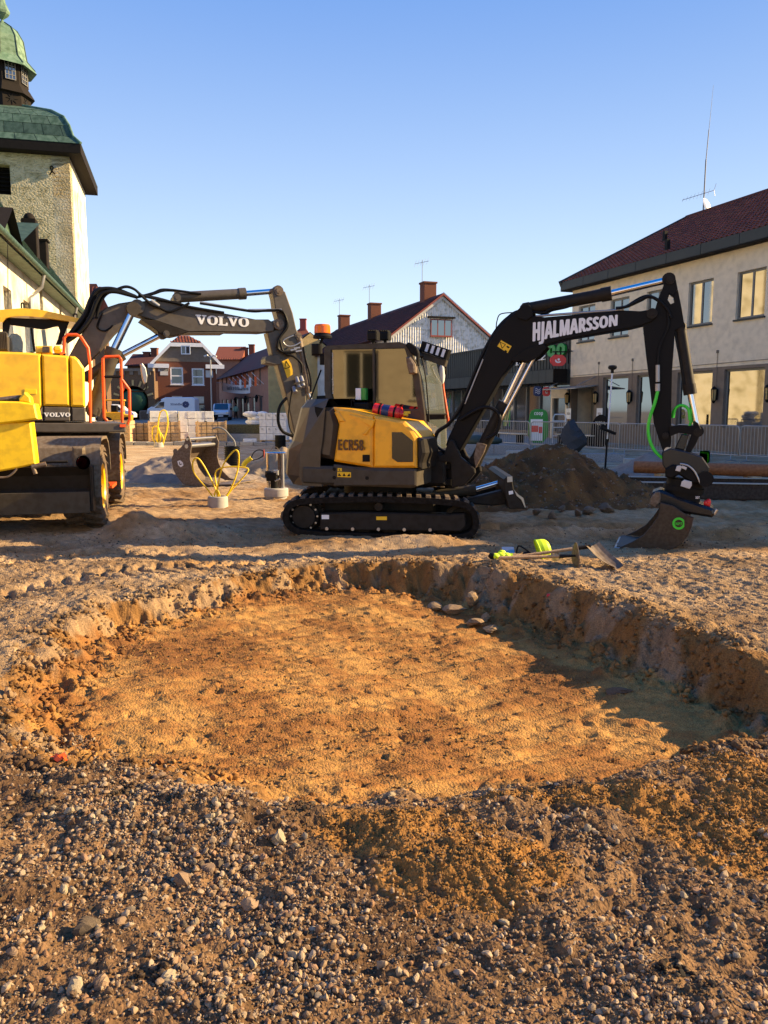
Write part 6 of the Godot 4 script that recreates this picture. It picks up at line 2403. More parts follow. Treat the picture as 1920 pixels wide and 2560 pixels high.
func corrugated_pipe(p: Vector3, r: float, h: float, label: String) -> Node3D:
	var t := thing("corrugated_pipe", p, label, "pipe", "black corrugated pipe ends")
	var prof := []
	var n := int(h / 0.052)
	for k in n:
		var y := h * k / n
		prof.append([r * 0.9, y]); prof.append([r * 0.9, y + h / n * 0.25]); prof.append([r, y + h / n * 0.4]); prof.append([r, y + h / n * 0.8]); prof.append([r * 0.9, y + h / n * 0.95])
	prof.append([r * 0.9, h]); prof.append([r * 0.82, h]); prof.append([r * 0.82, h * 0.3]); prof.append([0.0, h * 0.3])
	var s := S()
	s.lathe(Transform3D(Basis(), p), prof, 28)
	part(s, "pipe_wall", M.hose, t)
	return t

func build_tools() -> void:
	var s := S()
	# big loose bucket
	var z7 := 0.2532
	var fo := V(-4.05, 0, 17.8)
	fo.y = height(fo.x, 17.8)
	var fb := frame(fo, Vector3(0.95, 0, 0.3))
	var hw := 0.6
	var bk := thing("digging_bucket", fo, "big brown grey digging bucket lying loose on the gravel", "bucket")
	var plate := [[590, 780], [588, 730], [605, 690], [600, 660], [612, 640], [632, 642], [640, 660], [705, 600], [722, 545], [740, 518], [758, 520], [772, 560], [785, 590], [778, 640], [770, 740], [790, 820], [830, 900], [900, 970], [1000, 1010], [830, 1012], [700, 990], [640, 915], [605, 850]]
	s.prism(fb, trace(fb, hw, plate, 280, 960, z7), hw - 0.03, hw, 0.006)
	part(s, "side_plate", M.worn, bk)
	s = S()
	s.prism(fb, trace(fb, hw, plate, 280, 960, z7), -hw, -hw + 0.03, 0.006)
	part(s, "side_plate", M.worn, bk)
	s = S()
	var cv := trace(fb, hw, [[690, 605], [640, 665], [596, 740], [594, 790], [610, 850], [645, 912], [702, 985], [830, 1008], [1000, 1008], [1170, 1000]], 280, 960, z7)
	for i in cv.size() - 1:
		var n := Vector2(-(cv[i + 1] - cv[i]).y, (cv[i + 1] - cv[i]).x).normalized() * 0.025
		s.prism(fb, PackedVector2Array([cv[i], cv[i + 1], cv[i + 1] + n, cv[i] + n]), -hw + 0.03, hw - 0.03)
	part(s, "shell", M.worn, bk)
	for q in [[740, 615, 0.045], [745, 545, 0.03]]:
		s = S()
		var c := trace(fb, hw, [[q[0], q[1]]], 280, 960, z7)[0]
		s.cyl(fb * Vector3(c.x, c.y, -hw), fb * Vector3(c.x, c.y, hw + 0.02), q[2], 16)
		part(s, "hitch_pin", M.steel, bk)
	s = S()
	s.prism(fb, trace(fb, hw + 0.001, [[645, 762], [672, 752], [700, 775], [705, 805], [680, 822], [655, 800]], 280, 960, z7), hw + 0.0005, hw + 0.005)
	var em := part(s, "emblem", M.decal, bk)
	s = S()
	s.prism(fb, trace(fb, hw + 0.006, [[662, 770], [668, 768], [674, 792], [690, 786], [692, 792], [668, 802]], 280, 960, z7), hw + 0.0052, hw + 0.008)
	part(s, "emblem_mark", M.black, em)
	# conduits
	var k := 1.0 / LENS * 13.2 * z7
	conduit(545, 1268, [[[-0.05, 0.1, 0.0], [-0.2, 0.35, 0.02], [-0.48, 0.72, 0.05], [-0.5, 0.98, 0.06], [-0.38, 1.03, 0.04], [-0.2, 0.72, 0.0], [-0.02, 0.3, 0.0], [0.0, 0.1, 0.0]],
		[[0.0, 0.1, 0.04], [0.02, 0.45, 0.05], [0.15, 0.9, 0.06], [0.38, 1.2, 0.05], [0.48, 1.15, 0.03], [0.45, 0.8, 0.0], [0.3, 0.4, 0.0], [0.1, 0.1, 0.0]],
		[[0.04, 0.1, -0.04], [-0.02, 0.4, -0.05], [-0.06, 0.68, -0.08], [0.05, 0.82, -0.1], [0.4, 0.85, -0.12], [0.66, 0.8, -0.1], [0.55, 0.62, -0.06], [0.3, 0.35, -0.03], [0.12, 0.1, 0.0]],
		[[-0.03, 0.1, 0.05], [-0.06, 0.25, 0.06], [0.0, 0.36, 0.06], [0.05, 0.25, 0.05], [0.03, 0.1, 0.04]]], 0.013, 0.77, "bundle of yellow conduit loops rising from a concrete ring", 0.165)
	conduit(397, 1121, [[[-0.1, 0.1, 0.0], [-0.3, 0.5, 0.0], [-0.25, 1.0, 0.0], [0.0, 1.0, 0.0], [0.1, 0.5, 0.0], [0.05, 0.1, 0.0]], [[0.0, 0.1, 0.05], [-0.02, 0.8, 0.05], [0.15, 1.75, 0.05], [0.45, 1.8, 0.05], [0.5, 1.1, 0.03], [0.2, 0.1, 0.0]], [[0.05, 0.1, -0.05], [-0.15, 0.45, -0.05], [0.05, 0.75, -0.05], [0.25, 0.4, -0.05], [0.15, 0.1, 0.0]]], 0.03, 0.85, "small yellow conduit loops on a concrete pad before the crates", 0.2)
	# corrugated pipes
	var c1 := at(581, 1162, 23.6)
	c1.y = height(c1.x, 23.6) - 0.02
	var ctop := at(581, 1115, 23.6).y
	var ct := corrugated_pipe(c1, 0.235, ctop - c1.y, "upright black corrugated pipe with a grey conduit arching out")
	s = S()
	s.tube(smooth_path(PackedVector3Array([Vector3(c1.x + 0.1, ctop - 0.3, c1.z), Vector3(c1.x + 0.08, ctop + 0.1, c1.z), at(575, 1090, 23.6), at(560, 1074, 23.6), at(545, 1069, 23.6), at(531, 1072, 23.6)])), 0.028, 8)
	part(s, "grey_conduit", M.frame_grey, ct)
	var c2 := at(701, 1112, 33.5)
	c2.y = height(c2.x, 33.5)
	corrugated_pipe(c2, 0.24, at(701, 1088, 33.5).y - c2.y, "short black corrugated pipe before the shaded block stack")
	# yellow sleeve with a black cable loop
	var yp := on_ground(622, 1162)
	yp.y = height(yp.x, -yp.z)
	var ys := thing("cable_sleeve", yp, "yellow cable sleeve with a looped black cable lying on the gravel", "cable")
	var q0 := at(608, 1160, 23.0)
	var q1 := at(628, 1145, 23.0)
	s = S()
	s.tube(PackedVector3Array([Vector3(q0.x, yp.y + 0.03, q0.z), q0.lerp(q1, 0.3), q1]), 0.07, 10)
	part(s, "sleeve", M.yellow_hose, ys)
	s = S()
	s.tube(smooth_path(PackedVector3Array([q1, at(634, 1132, 23.0), at(645, 1125, 23.0), at(657, 1127, 23.0), at(658, 1138, 23.0), at(648, 1146, 23.0), at(630, 1151, 23.0)])), 0.016, 6)
	part(s, "cable_loop", M.hose, ys)
	for q in [[660, 1124, 1152, "thin red marking stake beside the looped black cable"]]:
		s = S()
		var a := at(q[0], q[2], 23.0)
		s.cyl(Vector3(a.x, height(a.x, 23.0) - 0.05, a.z), at(q[0], q[1], 23.0), 0.014, 6)
		one(s, "marking_stake", M.orange_rail, q[3], "stake")
	# grinder-like machine with chrome posts
	var mp := V(-2.0, 0, 14.75)
	mp.y = height(mp.x, 14.75)
	var mc := thing("surface_machine", mp, "small white based machine with engine between two chrome posts", "machine")
	s = S()
	s.lathe(Transform3D(Basis(), mp), [[0.0, 0.0], [0.2, 0.0], [0.2, 0.05], [0.225, 0.05], [0.225, 0.18], [0.21, 0.2], [0.0, 0.2]], 28)
	part(s, "base_drum", M.concrete, mc)
	for q in [[-0.14, M.chrome], [0.07, M.worn], [0.13, M.zinc]]:
		s = S()
		s.cyl(mp + Vector3(q[0], 0.2, 0.03), mp + Vector3(q[0], 0.85, 0.03), 0.028, 12)
		part(s, "post", q[1], mc)
	s = S()
	s.lathe(Transform3D(Basis(), mp + Vector3(0, 0.84, 0)), [[0.0, 0.0], [0.17, 0.0], [0.19, 0.012], [0.17, 0.028], [0.0, 0.028]], 28)
	part(s, "top_ring", M.chrome, mc)
	s = S()
	s.cube(mp + Vector3(-0.06, 0.42, 0.06), Vector3(0.2, 0.16, 0.2), 0.02)
	s.cyl(mp + Vector3(-0.18, 0.46, 0.08), mp + Vector3(-0.08, 0.46, 0.08), 0.06, 14)
	s.cyl(mp + Vector3(-0.03, 0.2, 0.05), mp + Vector3(-0.03, 0.36, 0.05), 0.07, 14)
	var eng := part(s, "engine", M.black, mc)
	s = S()
	s.cube(mp + Vector3(0.02, 0.49, 0.08), Vector3(0.09, 0.09, 0.14), 0.01)
	s.cyl(mp + Vector3(0.0, 0.34, 0.14), mp + Vector3(0.09, 0.38, 0.14), 0.02, 8)
	part(s, "engine_cover", M.zinc, eng)
	s = S()
	s.tube(smooth_path(PackedVector3Array([mp + Vector3(-0.1, 0.86, 0.05), mp + Vector3(-0.04, 0.95, 0.05), mp + Vector3(0.03, 0.95, 0.05), mp + Vector3(0.09, 0.86, 0.05)])), 0.006, 6)
	part(s, "lift_cord", M.worn, mc)
	# surveying rod
	var rp := at(1512, 1187, 15.5)
	var gy := height(rp.x, 15.5)
	var rd := thing("surveying_rod", Vector3(rp.x, gy, rp.z), "white topped surveying rod with a receiver and field controller", "surveying rod")
	var rt := at(1531, 925, 15.5)
	s = S()
	var rb := Vector3(rp.x - 0.02, gy - 0.1, rp.z)
	s.cyl(rb, rb.lerp(rt, 0.47), 0.02, 8)
	part(s, "lower_rod", M.black, rd)
	s = S()
	s.cyl(rb.lerp(rt, 0.47), rt, 0.016, 8)
	part(s, "upper_rod", M.white, rd)
	s = S()
	s.lathe(Transform3D(Basis(), rt), [[0.03, -0.06], [0.03, 0.0], [0.075, 0.02], [0.085, 0.05], [0.07, 0.085], [0.0, 0.095]], 16)
	part(s, "receiver", M.charcoal, rd)
	s = S()
	s.cube(at(1520, 1077, 15.45), Vector3(0.3, 0.05, 0.16), 0.01, Basis(Vector3(0, 0, 1), -0.38))
	s.cube(at(1507, 1068, 15.45), Vector3(0.1, 0.1, 0.08), 0.01, Basis(Vector3(0, 0, 1), -0.38))
	part(s, "controller", M.black, rd)
	# steel tray and rusty pipe on the right
	var tf := frame(V(6.1, 0, 14.4), Vector3(0.985, 0, 0.17))
	tf.origin.y = height(6.1, 14.4)
	var tr := thing("steel_trench_tray", tf.origin, "long low dark steel tray with folded bright rims", "steel tray")
	s = S()
	s.box(tf, Vector3(-1.75, -0.02, -1.2), Vector3(2.4, 0.03, 0.0))
	s.prism(tf, PackedVector2Array([Vector2(-1.75, 0.03), Vector2(2.4, 0.03), Vector2(2.55, 0.3), Vector2(-1.9, 0.3)]), 0.0, 0.03)
	s.prism(tf, PackedVector2Array([Vector2(-1.75, 0.03), Vector2(2.4, 0.03), Vector2(2.55, 0.3), Vector2(-1.9, 0.3)]), -1.23, -1.2)
	part(s, "tray", M.rust, tr)
	s = S()
	for z in [0.0, -1.23]:
		s.box(tf, Vector3(-1.94, 0.301, z - 0.03), Vector3(2.58, 0.32, z + 0.06))
	part(s, "rim", M.zinc, tr)
	var pa := at(1585, 1186, 16.6)
	var pb := at(1960, 1206, 15.4)
	s = S()
	s.cyl(Vector3(pa.x, 0.45, pa.z), Vector3(pb.x, 0.45, pb.z), 0.125, 18)
	var rpipe := one(s, "rusty_pipe", mat(lin(0.42, 0.16, 0.05), 0.75, 0.0, "mud", 1.0), "long orange brown pipe lying behind the steel tray", "pipe")
	s = S()
	for w in [0.2, 0.8]:
		var c := Vector3(pa.x, 0.0, pa.z).lerp(Vector3(pb.x, 0.0, pb.z), w)
		s.cube(c + Vector3(0, 0.16, 0), Vector3(0.2, 0.36, 0.4), 0.01)
		part(s, "support_timber", M.plank, rpipe)
		s = S()
	# tools on the bank: hoe, shovel, helmet, gloves
	var z5 := 0.3255
	var g := func(zx: float, zy: float, up: float) -> Vector3:
		var p := on_ground(1100 + zx * z5, 1080 + zy * z5)
		return Vector3(p.x, height(p.x, -p.z) + up, p.z)
	var h0: Vector3 = g.call(450, 1050, 0.03)
	var h1: Vector3 = g.call(1040, 1040, 0.12)
	var hoe := thing("hoe", (h0 + h1) * 0.5, "wooden handled hoe with upright steel blade lying by the pit", "hoe")
	s = S()
	s.tube(PackedVector3Array([h0, h0.lerp(h1, 0.1), h0.lerp(h1, 0.8)]), 0.017, 10)
	part(s, "handle", M.handle_wood, hoe)
	s = S()
	s.tube(PackedVector3Array([h0.lerp(h1, 0.78), h1]), 0.021, 10, 0.012)
	part(s, "socket", M.charcoal, hoe)
	s = S()
	var he := (h1 - h0).normalized()
	var fh := Transform3D(Basis(he.cross(Vector3.UP).normalized(), Vector3.UP, -he.cross(Vector3.UP).cross(Vector3.UP).normalized()), h1)
	s.prism(fh, round_poly(PackedVector2Array([Vector2(-0.11, -0.1), Vector2(0.11, -0.12), Vector2(0.12, 0.02), Vector2(0.03, 0.14), Vector2(-0.03, 0.14), Vector2(-0.12, 0.02)]), 1), -0.004, 0.004)
	part(s, "blade", M.worn, hoe)
	var s0: Vector3 = g.call(560, 1020, 0.03)
	var s1: Vector3 = g.call(1150, 1010, 0.2)
	var s2: Vector3 = g.call(1360, 1048, 0.005)
	var shv := thing("shovel", (s0 + s2) * 0.5, "long handled shovel with its grey blade resting tip down", "shovel")
	s = S()
	s.tube(smooth_path(PackedVector3Array([s0, s0.lerp(s1, 0.5), s0.lerp(s1, 0.8)])), 0.017, 10)
	part(s, "handle", M.handle_wood, shv)
	s = S()
	s.tube(PackedVector3Array([s0.lerp(s1, 0.78), s1]), 0.021, 10, 0.024)
	part(s, "socket", M.charcoal, shv)
	s = S()
	var be := (s2 - s1).normalized()
	var bx := be.cross(Vector3.UP).normalized()
	var bn := bx.cross(be)
	var bl := (s2 - s1).length()
	for i in 6:
		for j in 6:
			var qd := []
			for c in [[i, j], [i + 1, j], [i + 1, j + 1], [i, j + 1]]:
				var u: float = c[0] / 6.0
				var v: float = c[1] / 6.0 * 2.0 - 1.0
				var w := 0.12 * (1.0 - 0.35 * pow(u, 6.0))
				qd.append(s1 + be * bl * u + bx * v * w + bn * (0.045 * v * v - 0.02 * sin(u * PI)))
			s.quad(qd[0], qd[1], qd[2], qd[3])
	part(s, "blade", M.worn, shv)
	# helmet with ear muffs
	var hc: Vector3 = g.call(705, 985, 0.0)
	var hm := thing("hard_hat", hc, "hi-vis yellow hard hat with black ear muffs lying on its side", "hard hat")
	s = S()
	var hbas := Basis(Vector3(0, 0, 1), -1.25) * Basis(Vector3.UP, 0.4)
	s.lathe(Transform3D(hbas.scaled_local(Vector3(1.0, 1.0, 1.15)), hc + Vector3(0.06, 0.085, 0)), [[0.115, 0.0], [0.12, 0.015], [0.11, 0.02], [0.105, 0.06], [0.09, 0.105], [0.055, 0.135], [0.0, 0.145]], 26)
	part(s, "shell", M.hivis, hm)
	s = S()
	s.tube(smooth_path(PackedVector3Array([hc + Vector3(-0.02, 0.06, 0.12), hc + Vector3(-0.1, 0.12, 0.05), hc + Vector3(-0.15, 0.13, 0.0), hc + Vector3(-0.17, 0.06, 0.02)])), 0.009, 6)
	s.ball(hc + Vector3(-0.08, 0.045, 0.09), Vector3(0.045, 0.045, 0.035), 12)
	s.ball(hc + Vector3(0.11, 0.05, 0.05), Vector3(0.03, 0.045, 0.035), 12)
	part(s, "ear_muffs", M.black, hm)
	var gc: Vector3 = g.call(465, 1015, 0.02)
	var gl := thing("work_gloves", gc, "yellow and black work gloves dropped at the handle ends", "gloves")
	s = S()
	for q in [[-0.06, 0.03, 0.03, 0.05], [0.0, 0.035, 0.0, 0.06], [0.06, 0.03, -0.01, 0.05], [0.02, 0.05, -0.05, 0.045]]:
		s.ball(gc + Vector3(q[0], q[1], q[2]), Vector3(q[3], 0.032, 0.045), 10)
	for j in 4:
		s.tube(PackedVector3Array([gc + Vector3(0.07, 0.025, 0.03 - j * 0.022), gc + Vector3(0.13, 0.02 + 0.008 * j, 0.035 - j * 0.026)]), 0.012, 6, 0.009)
	part(s, "yellow_fabric", M.hivis, gl)
	s = S()
	s.ball(gc + Vector3(-0.09, 0.03, 0.02), Vector3(0.045, 0.035, 0.05), 10)
	part(s, "cuff", M.black, gl)
	s = S()
	var tr2: Vector3 = g.call(500, 985, 0.03)
	s.cube(tr2 + Vector3(0.03, 0.03, 0), Vector3(0.13, 0.012, 0.1), 0.004, Basis(Vector3(1, 0, 0), 0.6))
	one(s, "steel_plate", M.steel, "small bright steel plate leaning on the gloves", "plate")
	# in the pit: stones and a red handled trowel
	var pi := 0
	for q in [[1135, 1540, 0.2, 0.11], [1178, 1530, 0.17, 0.2], [1185, 1567, 0.15, 0.1], [1212, 1555, 0.08, 0.09], [1222, 1580, 0.14, 0.07], [1085, 1530, 0.2, 0.06]]:
		var p := on_ground(q[0], q[1], -0.33)
		var o := MeshInstance3D.new()
		o.mesh = make_rock(500 + pi, 0.8, 10)
		o.material_override = mat(lin(0.34, 0.22, 0.11), 0.9, 0.0, "grain", 1.2)
		o.name = numbered("pit_stone")
		add_child(o)
		o.transform = Transform3D(Basis(Vector3.UP, pi * 1.1).scaled(Vector3(q[2], q[3], q[2]) * 1.15), Vector3(p.x, height(p.x, -p.z) + q[3] * 0.42, p.z))
		tag(o, ["wide cut stone block lying at the shaded pit edge", "upright square stone beside the wide one in the pit", "brown rounded stone in front of the upright pit stone", "smallest pit stone between the others", "flat pale stone lying nearest the open pit floor", "long low stone half buried at the pit wall's foot"][pi], "stone")
		pi += 1
	var fsn := on_ground(1548, 1735, -0.36)
	var fo2 := MeshInstance3D.new()
	fo2.mesh = make_rock(600, 0.3, 12)
	fo2.material_override = mat(lin(0.18, 0.10, 0.045), 0.9, 0.0, "grain", 1.2)
	fo2.name = numbered("flat_stone")
	add_child(fo2)
	fo2.transform = Transform3D(Basis(Vector3.UP, 0.1).scaled(Vector3(0.26, 0.2, 0.2)), Vector3(fsn.x, height(fsn.x, -fsn.z) + 0.012, fsn.z))
	tag(fo2, "flat dark brown stone lying alone on the pit floor", "stone")
	var ta := on_ground(1365, 1572, -0.36)
	ta.y = height(ta.x, -ta.z) + 0.03
	var tw := thing("trowel", ta, "small trowel with a bright red handle in the pit", "trowel")
	s = S()
	var tb := ta + Vector3(0.11, 0.0, 0.02)
	s.tube(PackedVector3Array([ta, ta.lerp(tb, 0.1), ta.lerp(tb, 0.9), tb]), 0.017, 10)
	part(s, "handle", M.red, tw)
	s = S()
	s.tube(smooth_path(PackedVector3Array([tb, tb + Vector3(0.03, 0.02, 0), tb + Vector3(0.05, -0.02, 0.0)])), 0.006, 6)
	s.prism(Transform3D(Basis(Vector3(1, 0, 0), -PI / 2), tb + Vector3(0.04, -0.025, 0)), PackedVector2Array([Vector2(0, -0.03), Vector2(0.13, 0.0), Vector2(0, 0.03)]), 0.0, 0.003)
	part(s, "blade", M.steel, tw)
	# orange marking on the stones at the near left
	var op := on_ground(150, 1882)
	op.y = height(op.x, -op.z)
	s = S()
	for j in 5:
		s.cube(op + Vector3(-0.03 + j * 0.014, 0.02 + 0.008 * (j % 2), 0.01 * (j % 3)), Vector3(0.03, 0.004, 0.022), 0.0, Basis(Vector3(rng.randf(), 1, rng.randf()).normalized(), j * 1.3))
	one(s, "marking_tape", M.orange_rail, "crumpled scrap of orange marking tape on the gravel edge", "tape")

# ---------- machines: shared pieces ----------
func smooth_path(p: PackedVector3Array, n: int = 6) -> PackedVector3Array:
	var c := Curve3D.new()
	for i in p.size():
		var t := Vector3.ZERO
		if i > 0 and i < p.size() - 1:
			t = (p[i + 1] - p[i - 1]) / 6.0
		c.add_point(p[i], -t, t)
	var out := PackedVector3Array()
	for i in p.size() - 1:
		for k in n:
			out.append(c.sample(i, float(k) / n))
	out.append(p[p.size() - 1])
	return out

func ram(parent: Node, a: Vector3, mid: Vector3, b: Vector3, rb: float, rr: float, called: String, m: Material) -> void:
	var s := S()
	var e := (mid - a).normalized()
	s.cyl(a, mid - e * 0.02, rb, 18)
	s.cyl(mid - e * 0.12, mid, rb * 1.13, 18)
	s.cyl(a - e * rb * 0.4, a + e * 0.05, rb * 1.08, 18)
	var o := part(s, called, m, parent)
	s = S()
	s.cyl(mid, b, rr, 16)
	part(s, "piston_rod", M.chrome, o)
	s = S()
	var side := e.cross(Vector3.UP).normalized()
	s.cyl(b - side * rb * 0.8, b + side * rb * 0.8, rr * 1.9, 14)
	s.cyl(a - side * rb * 0.9, a + side * rb * 0.9, rb * 0.9, 14)
	part(s, "pivot_eye", m, o)

func pin(parent: Node, fr: Transform3D, p: Vector2, half: float, r: float, m: Material) -> void:
	var s := S()
	s.cyl(fr * Vector3(p.x, p.y, -half), fr * Vector3(p.x, p.y, half), r, 16)
	s.cyl(fr * Vector3(p.x, p.y, half), fr * Vector3(p.x, p.y, half + 0.012), r * 0.55, 8)
	part(s, "pin", m, parent)

func hoses(parent: Node, fr: Transform3D, pts: Array, ox: float, oy: float, s: float, off: float, n: int, spread: float, r: float, m: Material, called: String = "hose", wide: float = 8.0) -> void:
	for k in n:
		var q := []
		var dz := rng.randf_range(-spread, spread)
		var dx := rng.randf_range(-1, 1) * wide
		for i in pts.size():
			var w := 0.35 if i == 0 or i == pts.size() - 1 else 1.0
			q.append([pts[i][0] + (dx + rng.randf_range(-3, 3)) * w, pts[i][1] + rng.randf_range(-6, 6) * w + dx * 0.6 * w, dz])
		var sh := S()
		sh.tube(smooth_path(path(fr, off, q, ox, oy, s)), r * rng.randf_range(0.85, 1.1), 7)
		part(sh, called, m, parent)

# ---------- the yellow wheeled excavator on the left ----------
func tyre_wheel(parent: Node, center_out: Vector3, out: Vector3, r: float, w: float, lug_mesh: Mesh) -> void:
	var y := out.normalized()
	var x := y.cross(Vector3.UP).normalized()
	var fr := Transform3D(Basis(x, y, x.cross(y)), center_out - out * w * 0.5)
	var s := S()
	s.lathe(fr, [[r * 0.56, w * 0.36], [r * 0.6, w * 0.47], [r * 0.76, w * 0.5], [r * 0.9, w * 0.46], [r * 0.945, w * 0.36], [r * 0.95, 0.0], [r * 0.945, -w * 0.36], [r * 0.9, -w * 0.46], [r * 0.76, -w * 0.5], [r * 0.6, -w * 0.47], [r * 0.56, -w * 0.36]].map(func(q): return [q[0], q[1]]), 40)
	var o := part(s, "tyre", M.tyre, parent)
	var n := 20
	for k in n * 2:
		var sd := 1.0 if k % 2 else -1.0
		var a := TAU * (k * 0.5) / n
		var dir := fr.basis.x * cos(a) + fr.basis.z * sin(a)
		var tan := y.cross(dir)
		var ax := (y * sd + tan * 0.55).normalized()
		var b := Basis(ax, dir, ax.cross(dir).normalized())
		put(lug_mesh, "lug", M.tyre, Transform3D(b, fr.origin + dir * r * 0.965 + y * sd * w * 0.24), o)
	s = S()
	s.lathe(fr, [[r * 0.59, w * 0.44], [r * 0.565, w * 0.46], [r * 0.53, w * 0.42], [r * 0.50, w * 0.2], [r * 0.40, w * 0.12], [r * 0.22, w * 0.16], [r * 0.2, w * 0.3], [0.0, w * 0.31]].map(func(q): return [q[0], q[1]]), 32)
	var rim := part(s, "rim", M.yellow, parent)
	s = S()
	for k in 10:
		var a := TAU * k / 10
		var p := fr * Vector3(cos(a) * r * 0.3, w * 0.14, sin(a) * r * 0.3)
		s.cyl(p, p + y * 0.04, 0.02, 6)
	part(s, "wheel_nuts", M.steel, rim)

func build_wheeled_excavator() -> void:
	var P1 := V(-3.98, 0.55, 11.35)
	var P2 := V(-4.61, 0.55, 14.06)
	var ax := (P2 - P1).normalized()
	var out := Vector3.UP.cross(ax) * -1.0
	if out.x < 0.0: out = -out
	var C := (P1 + P2) * 0.5 - out * 1.25
	C.y = 0.0
	var t := thing("wheeled_excavator", C, "large yellow wheeled excavator with grey boom raised and black blade", "excavator")
	# wheels
	var lug := S()
	lug.prism(Transform3D(Basis(), Vector3.ZERO), PackedVector2Array([Vector2(-0.15, -0.03), Vector2(0.15, -0.03), Vector2(0.13, 0.035), Vector2(-0.13, 0.035)]), -0.04, 0.04, 0.008)
	var lm := lug.mesh()
	for p in [P1, P2]:
		tyre_wheel(t, p, out, 0.56, 0.5, lm)
		tyre_wheel(t, p - out * 2.5, -out, 0.56, 0.5, lm)
	# axles and frame
	var fu := frame(C, out)
	var s := S()
	for p in [P1, P2]:
		s.cyl(p - out * 0.4, p - out * 2.1, 0.14, 12)
	s.box(fu, Vector3(-0.55, 0.45, -1.9), Vector3(0.55, 0.98, 1.6), 0.05)
	s.cyl(C + Vector3(0, 0.98, 0), C + Vector3(0, 1.3, 0), 0.62, 28)
	part(s, "undercarriage", M.charcoal, t)
	# mudguards
	for p in [P1, P2]:
		s = S()
		var cc: Vector3 = p - out * 0.22
		var n := 10
		for k in n:
			var a0 := deg_to_rad(lerpf(-8.0, 165.0, float(k) / n))
			var a1 := deg_to_rad(lerpf(-8.0, 165.0, float(k + 1) / n))
			var q := []
			for z in [-0.62, 0.24]:
				for rr in [0.66, 0.70]:
					for a in [a0, a1]:
						var sq := 1.0 + 0.16 * pow(absf(sin(2.0 * a)), 2.0)
						q.append(cc + out * z + (ax * -cos(a) + Vector3.UP * sin(a)) * rr * sq)
			s.quad(q[2], q[3], q[7], q[6])
			s.quad(q[0], q[4], q[5], q[1])
			s.quad(q[0], q[1], q[3], q[2])
			s.quad(q[4], q[6], q[7], q[5])
		var fd := part(s, "mudguard", M.fender, t)
		s = S()
		s.cube(cc + out * -0.02 - ax * 0.66 + Vector3.UP * 0.42, Vector3(0.16, 0.34, 0.1), 0.03, fu.basis)
		part(s, "rear_hump", M.fender, fd)
	s = S()
	s.box(fu, Vector3(0.62, 0.9, -0.62), Vector3(1.1, 0.96, 0.62), 0.01)
	s.box(fu, Vector3(0.5, 0.42, -0.5), Vector3(0.9, 0.9, 0.5), 0.02)
	part(s, "tool_box", M.fender, t)
	s = S()
	s.box(fu, Vector3(0.95, 0.42, -0.2), Vector3(1.26, 0.47, 0.45), 0.01)
	part(s, "step", M.orange_rail, t)
	# blade
	var bo := at(229, 1275, 10.45)
	bo.y = 0.0
	var fb := frame(bo, out)
	var y0 := tp(fb, 0, 225, 1277).y
	var y1 := tp(fb, 0, 225, 1166).y
	s = S()
	var prof := PackedVector2Array([Vector2(0.0, y0), Vector2(0.035, y0), Vector2(0.0, y0 + 0.2), Vector2(-0.09, (y0 + y1) * 0.5), Vector2(-0.07, y1 - 0.12), Vector2(0.02, y1), Vector2(-0.05, y1), Vector2(-0.16, y1 - 0.15), Vector2(-0.17, (y0 + y1) * 0.5), Vector2(-0.1, y0 + 0.15)])
	var fp := Transform3D(Basis(fb.basis.z, Vector3.UP, -fb.basis.x), fb.origin)
	s.prism(fp, prof, 0.0, 2.45, 0.0)
	var bl := part(s, "dozer_blade", M.charcoal, t)
	s = S()
	s.box(fb, Vector3(-2.44, y0 - 0.02, 0.04), Vector3(-0.01, y0 + 0.26, 0.065), 0.006)
	part(s, "cutting_edge", M.panelgrey, bl)
	s = S()
	s.prism(fb, PackedVector2Array([Vector2(0.002, y0), Vector2(0.03, y0), Vector2(0.03, y1), Vector2(0.002, y1)]), -0.18, 0.05, 0.004)
	part(s, "end_plate", M.charcoal, bl)
	s = S()
	s.cyl(fb * Vector3(-0.28, y1 + 0.06, -0.1), fb * Vector3(-1.5, y1 + 0.06, -0.1), 0.018, 8)
	s.box(fb, Vector3(-1.6, y0 + 0.1, -1.0), Vector3(-1.35, y1 - 0.1, -0.18), 0.02)
	s.box(fb, Vector3(-0.95, y0 + 0.1, -1.0), Vector3(-0.7, y1 - 0.1, -0.18), 0.02)
	part(s, "blade_arms", M.charcoal, t)
	s = S()
	var lp := tp3(fb, 0.05, 206, 1157)
	s.lathe(Transform3D(Basis(Vector3(1, 0, 0), fb.basis.z, Vector3.UP), lp - fb.basis.z * 0.1), [[0.09, 0.0], [0.09, 0.07], [0.075, 0.09], [0.0, 0.09]], 16)
	var tl := part(s, "tail_light", M.black, t)
	s = S()
	s.lathe(Transform3D(Basis(Vector3(1, 0, 0), fb.basis.z, Vector3.UP), lp + fb.basis.z * 0.012), [[0.075, 0.0], [0.07, 0.02], [0.0, 0.03]], 14)
	part(s, "lens", M.red, tl)

	# upper structure, turned to the right and away
	var ya := deg_to_rad(22.0)
	var fv := frame(C, Vector3(cos(ya), 0, -sin(ya)))
	var zs := 0.217
	s = S()
	s.prism(fv, trace(fv, 1.2, [[-420, 1458], [1450, 1465], [1448, 1572], [-420, 1575]], 0, 740, zs), -1.15, 1.2, 0.015)
	part(s, "deck", M.boomgrey, t)
	# hood doors: three panels with real gaps, grey feet
	var doors := [[[-420, 625], [300, 648], [470, 664], [487, 1268], [430, 1325], [-420, 1325]], [[480, 666], [792, 688], [806, 1272], [500, 1266]], [[803, 689], [862, 694], [905, 730], [974, 832], [984, 1282], [818, 1274]]]
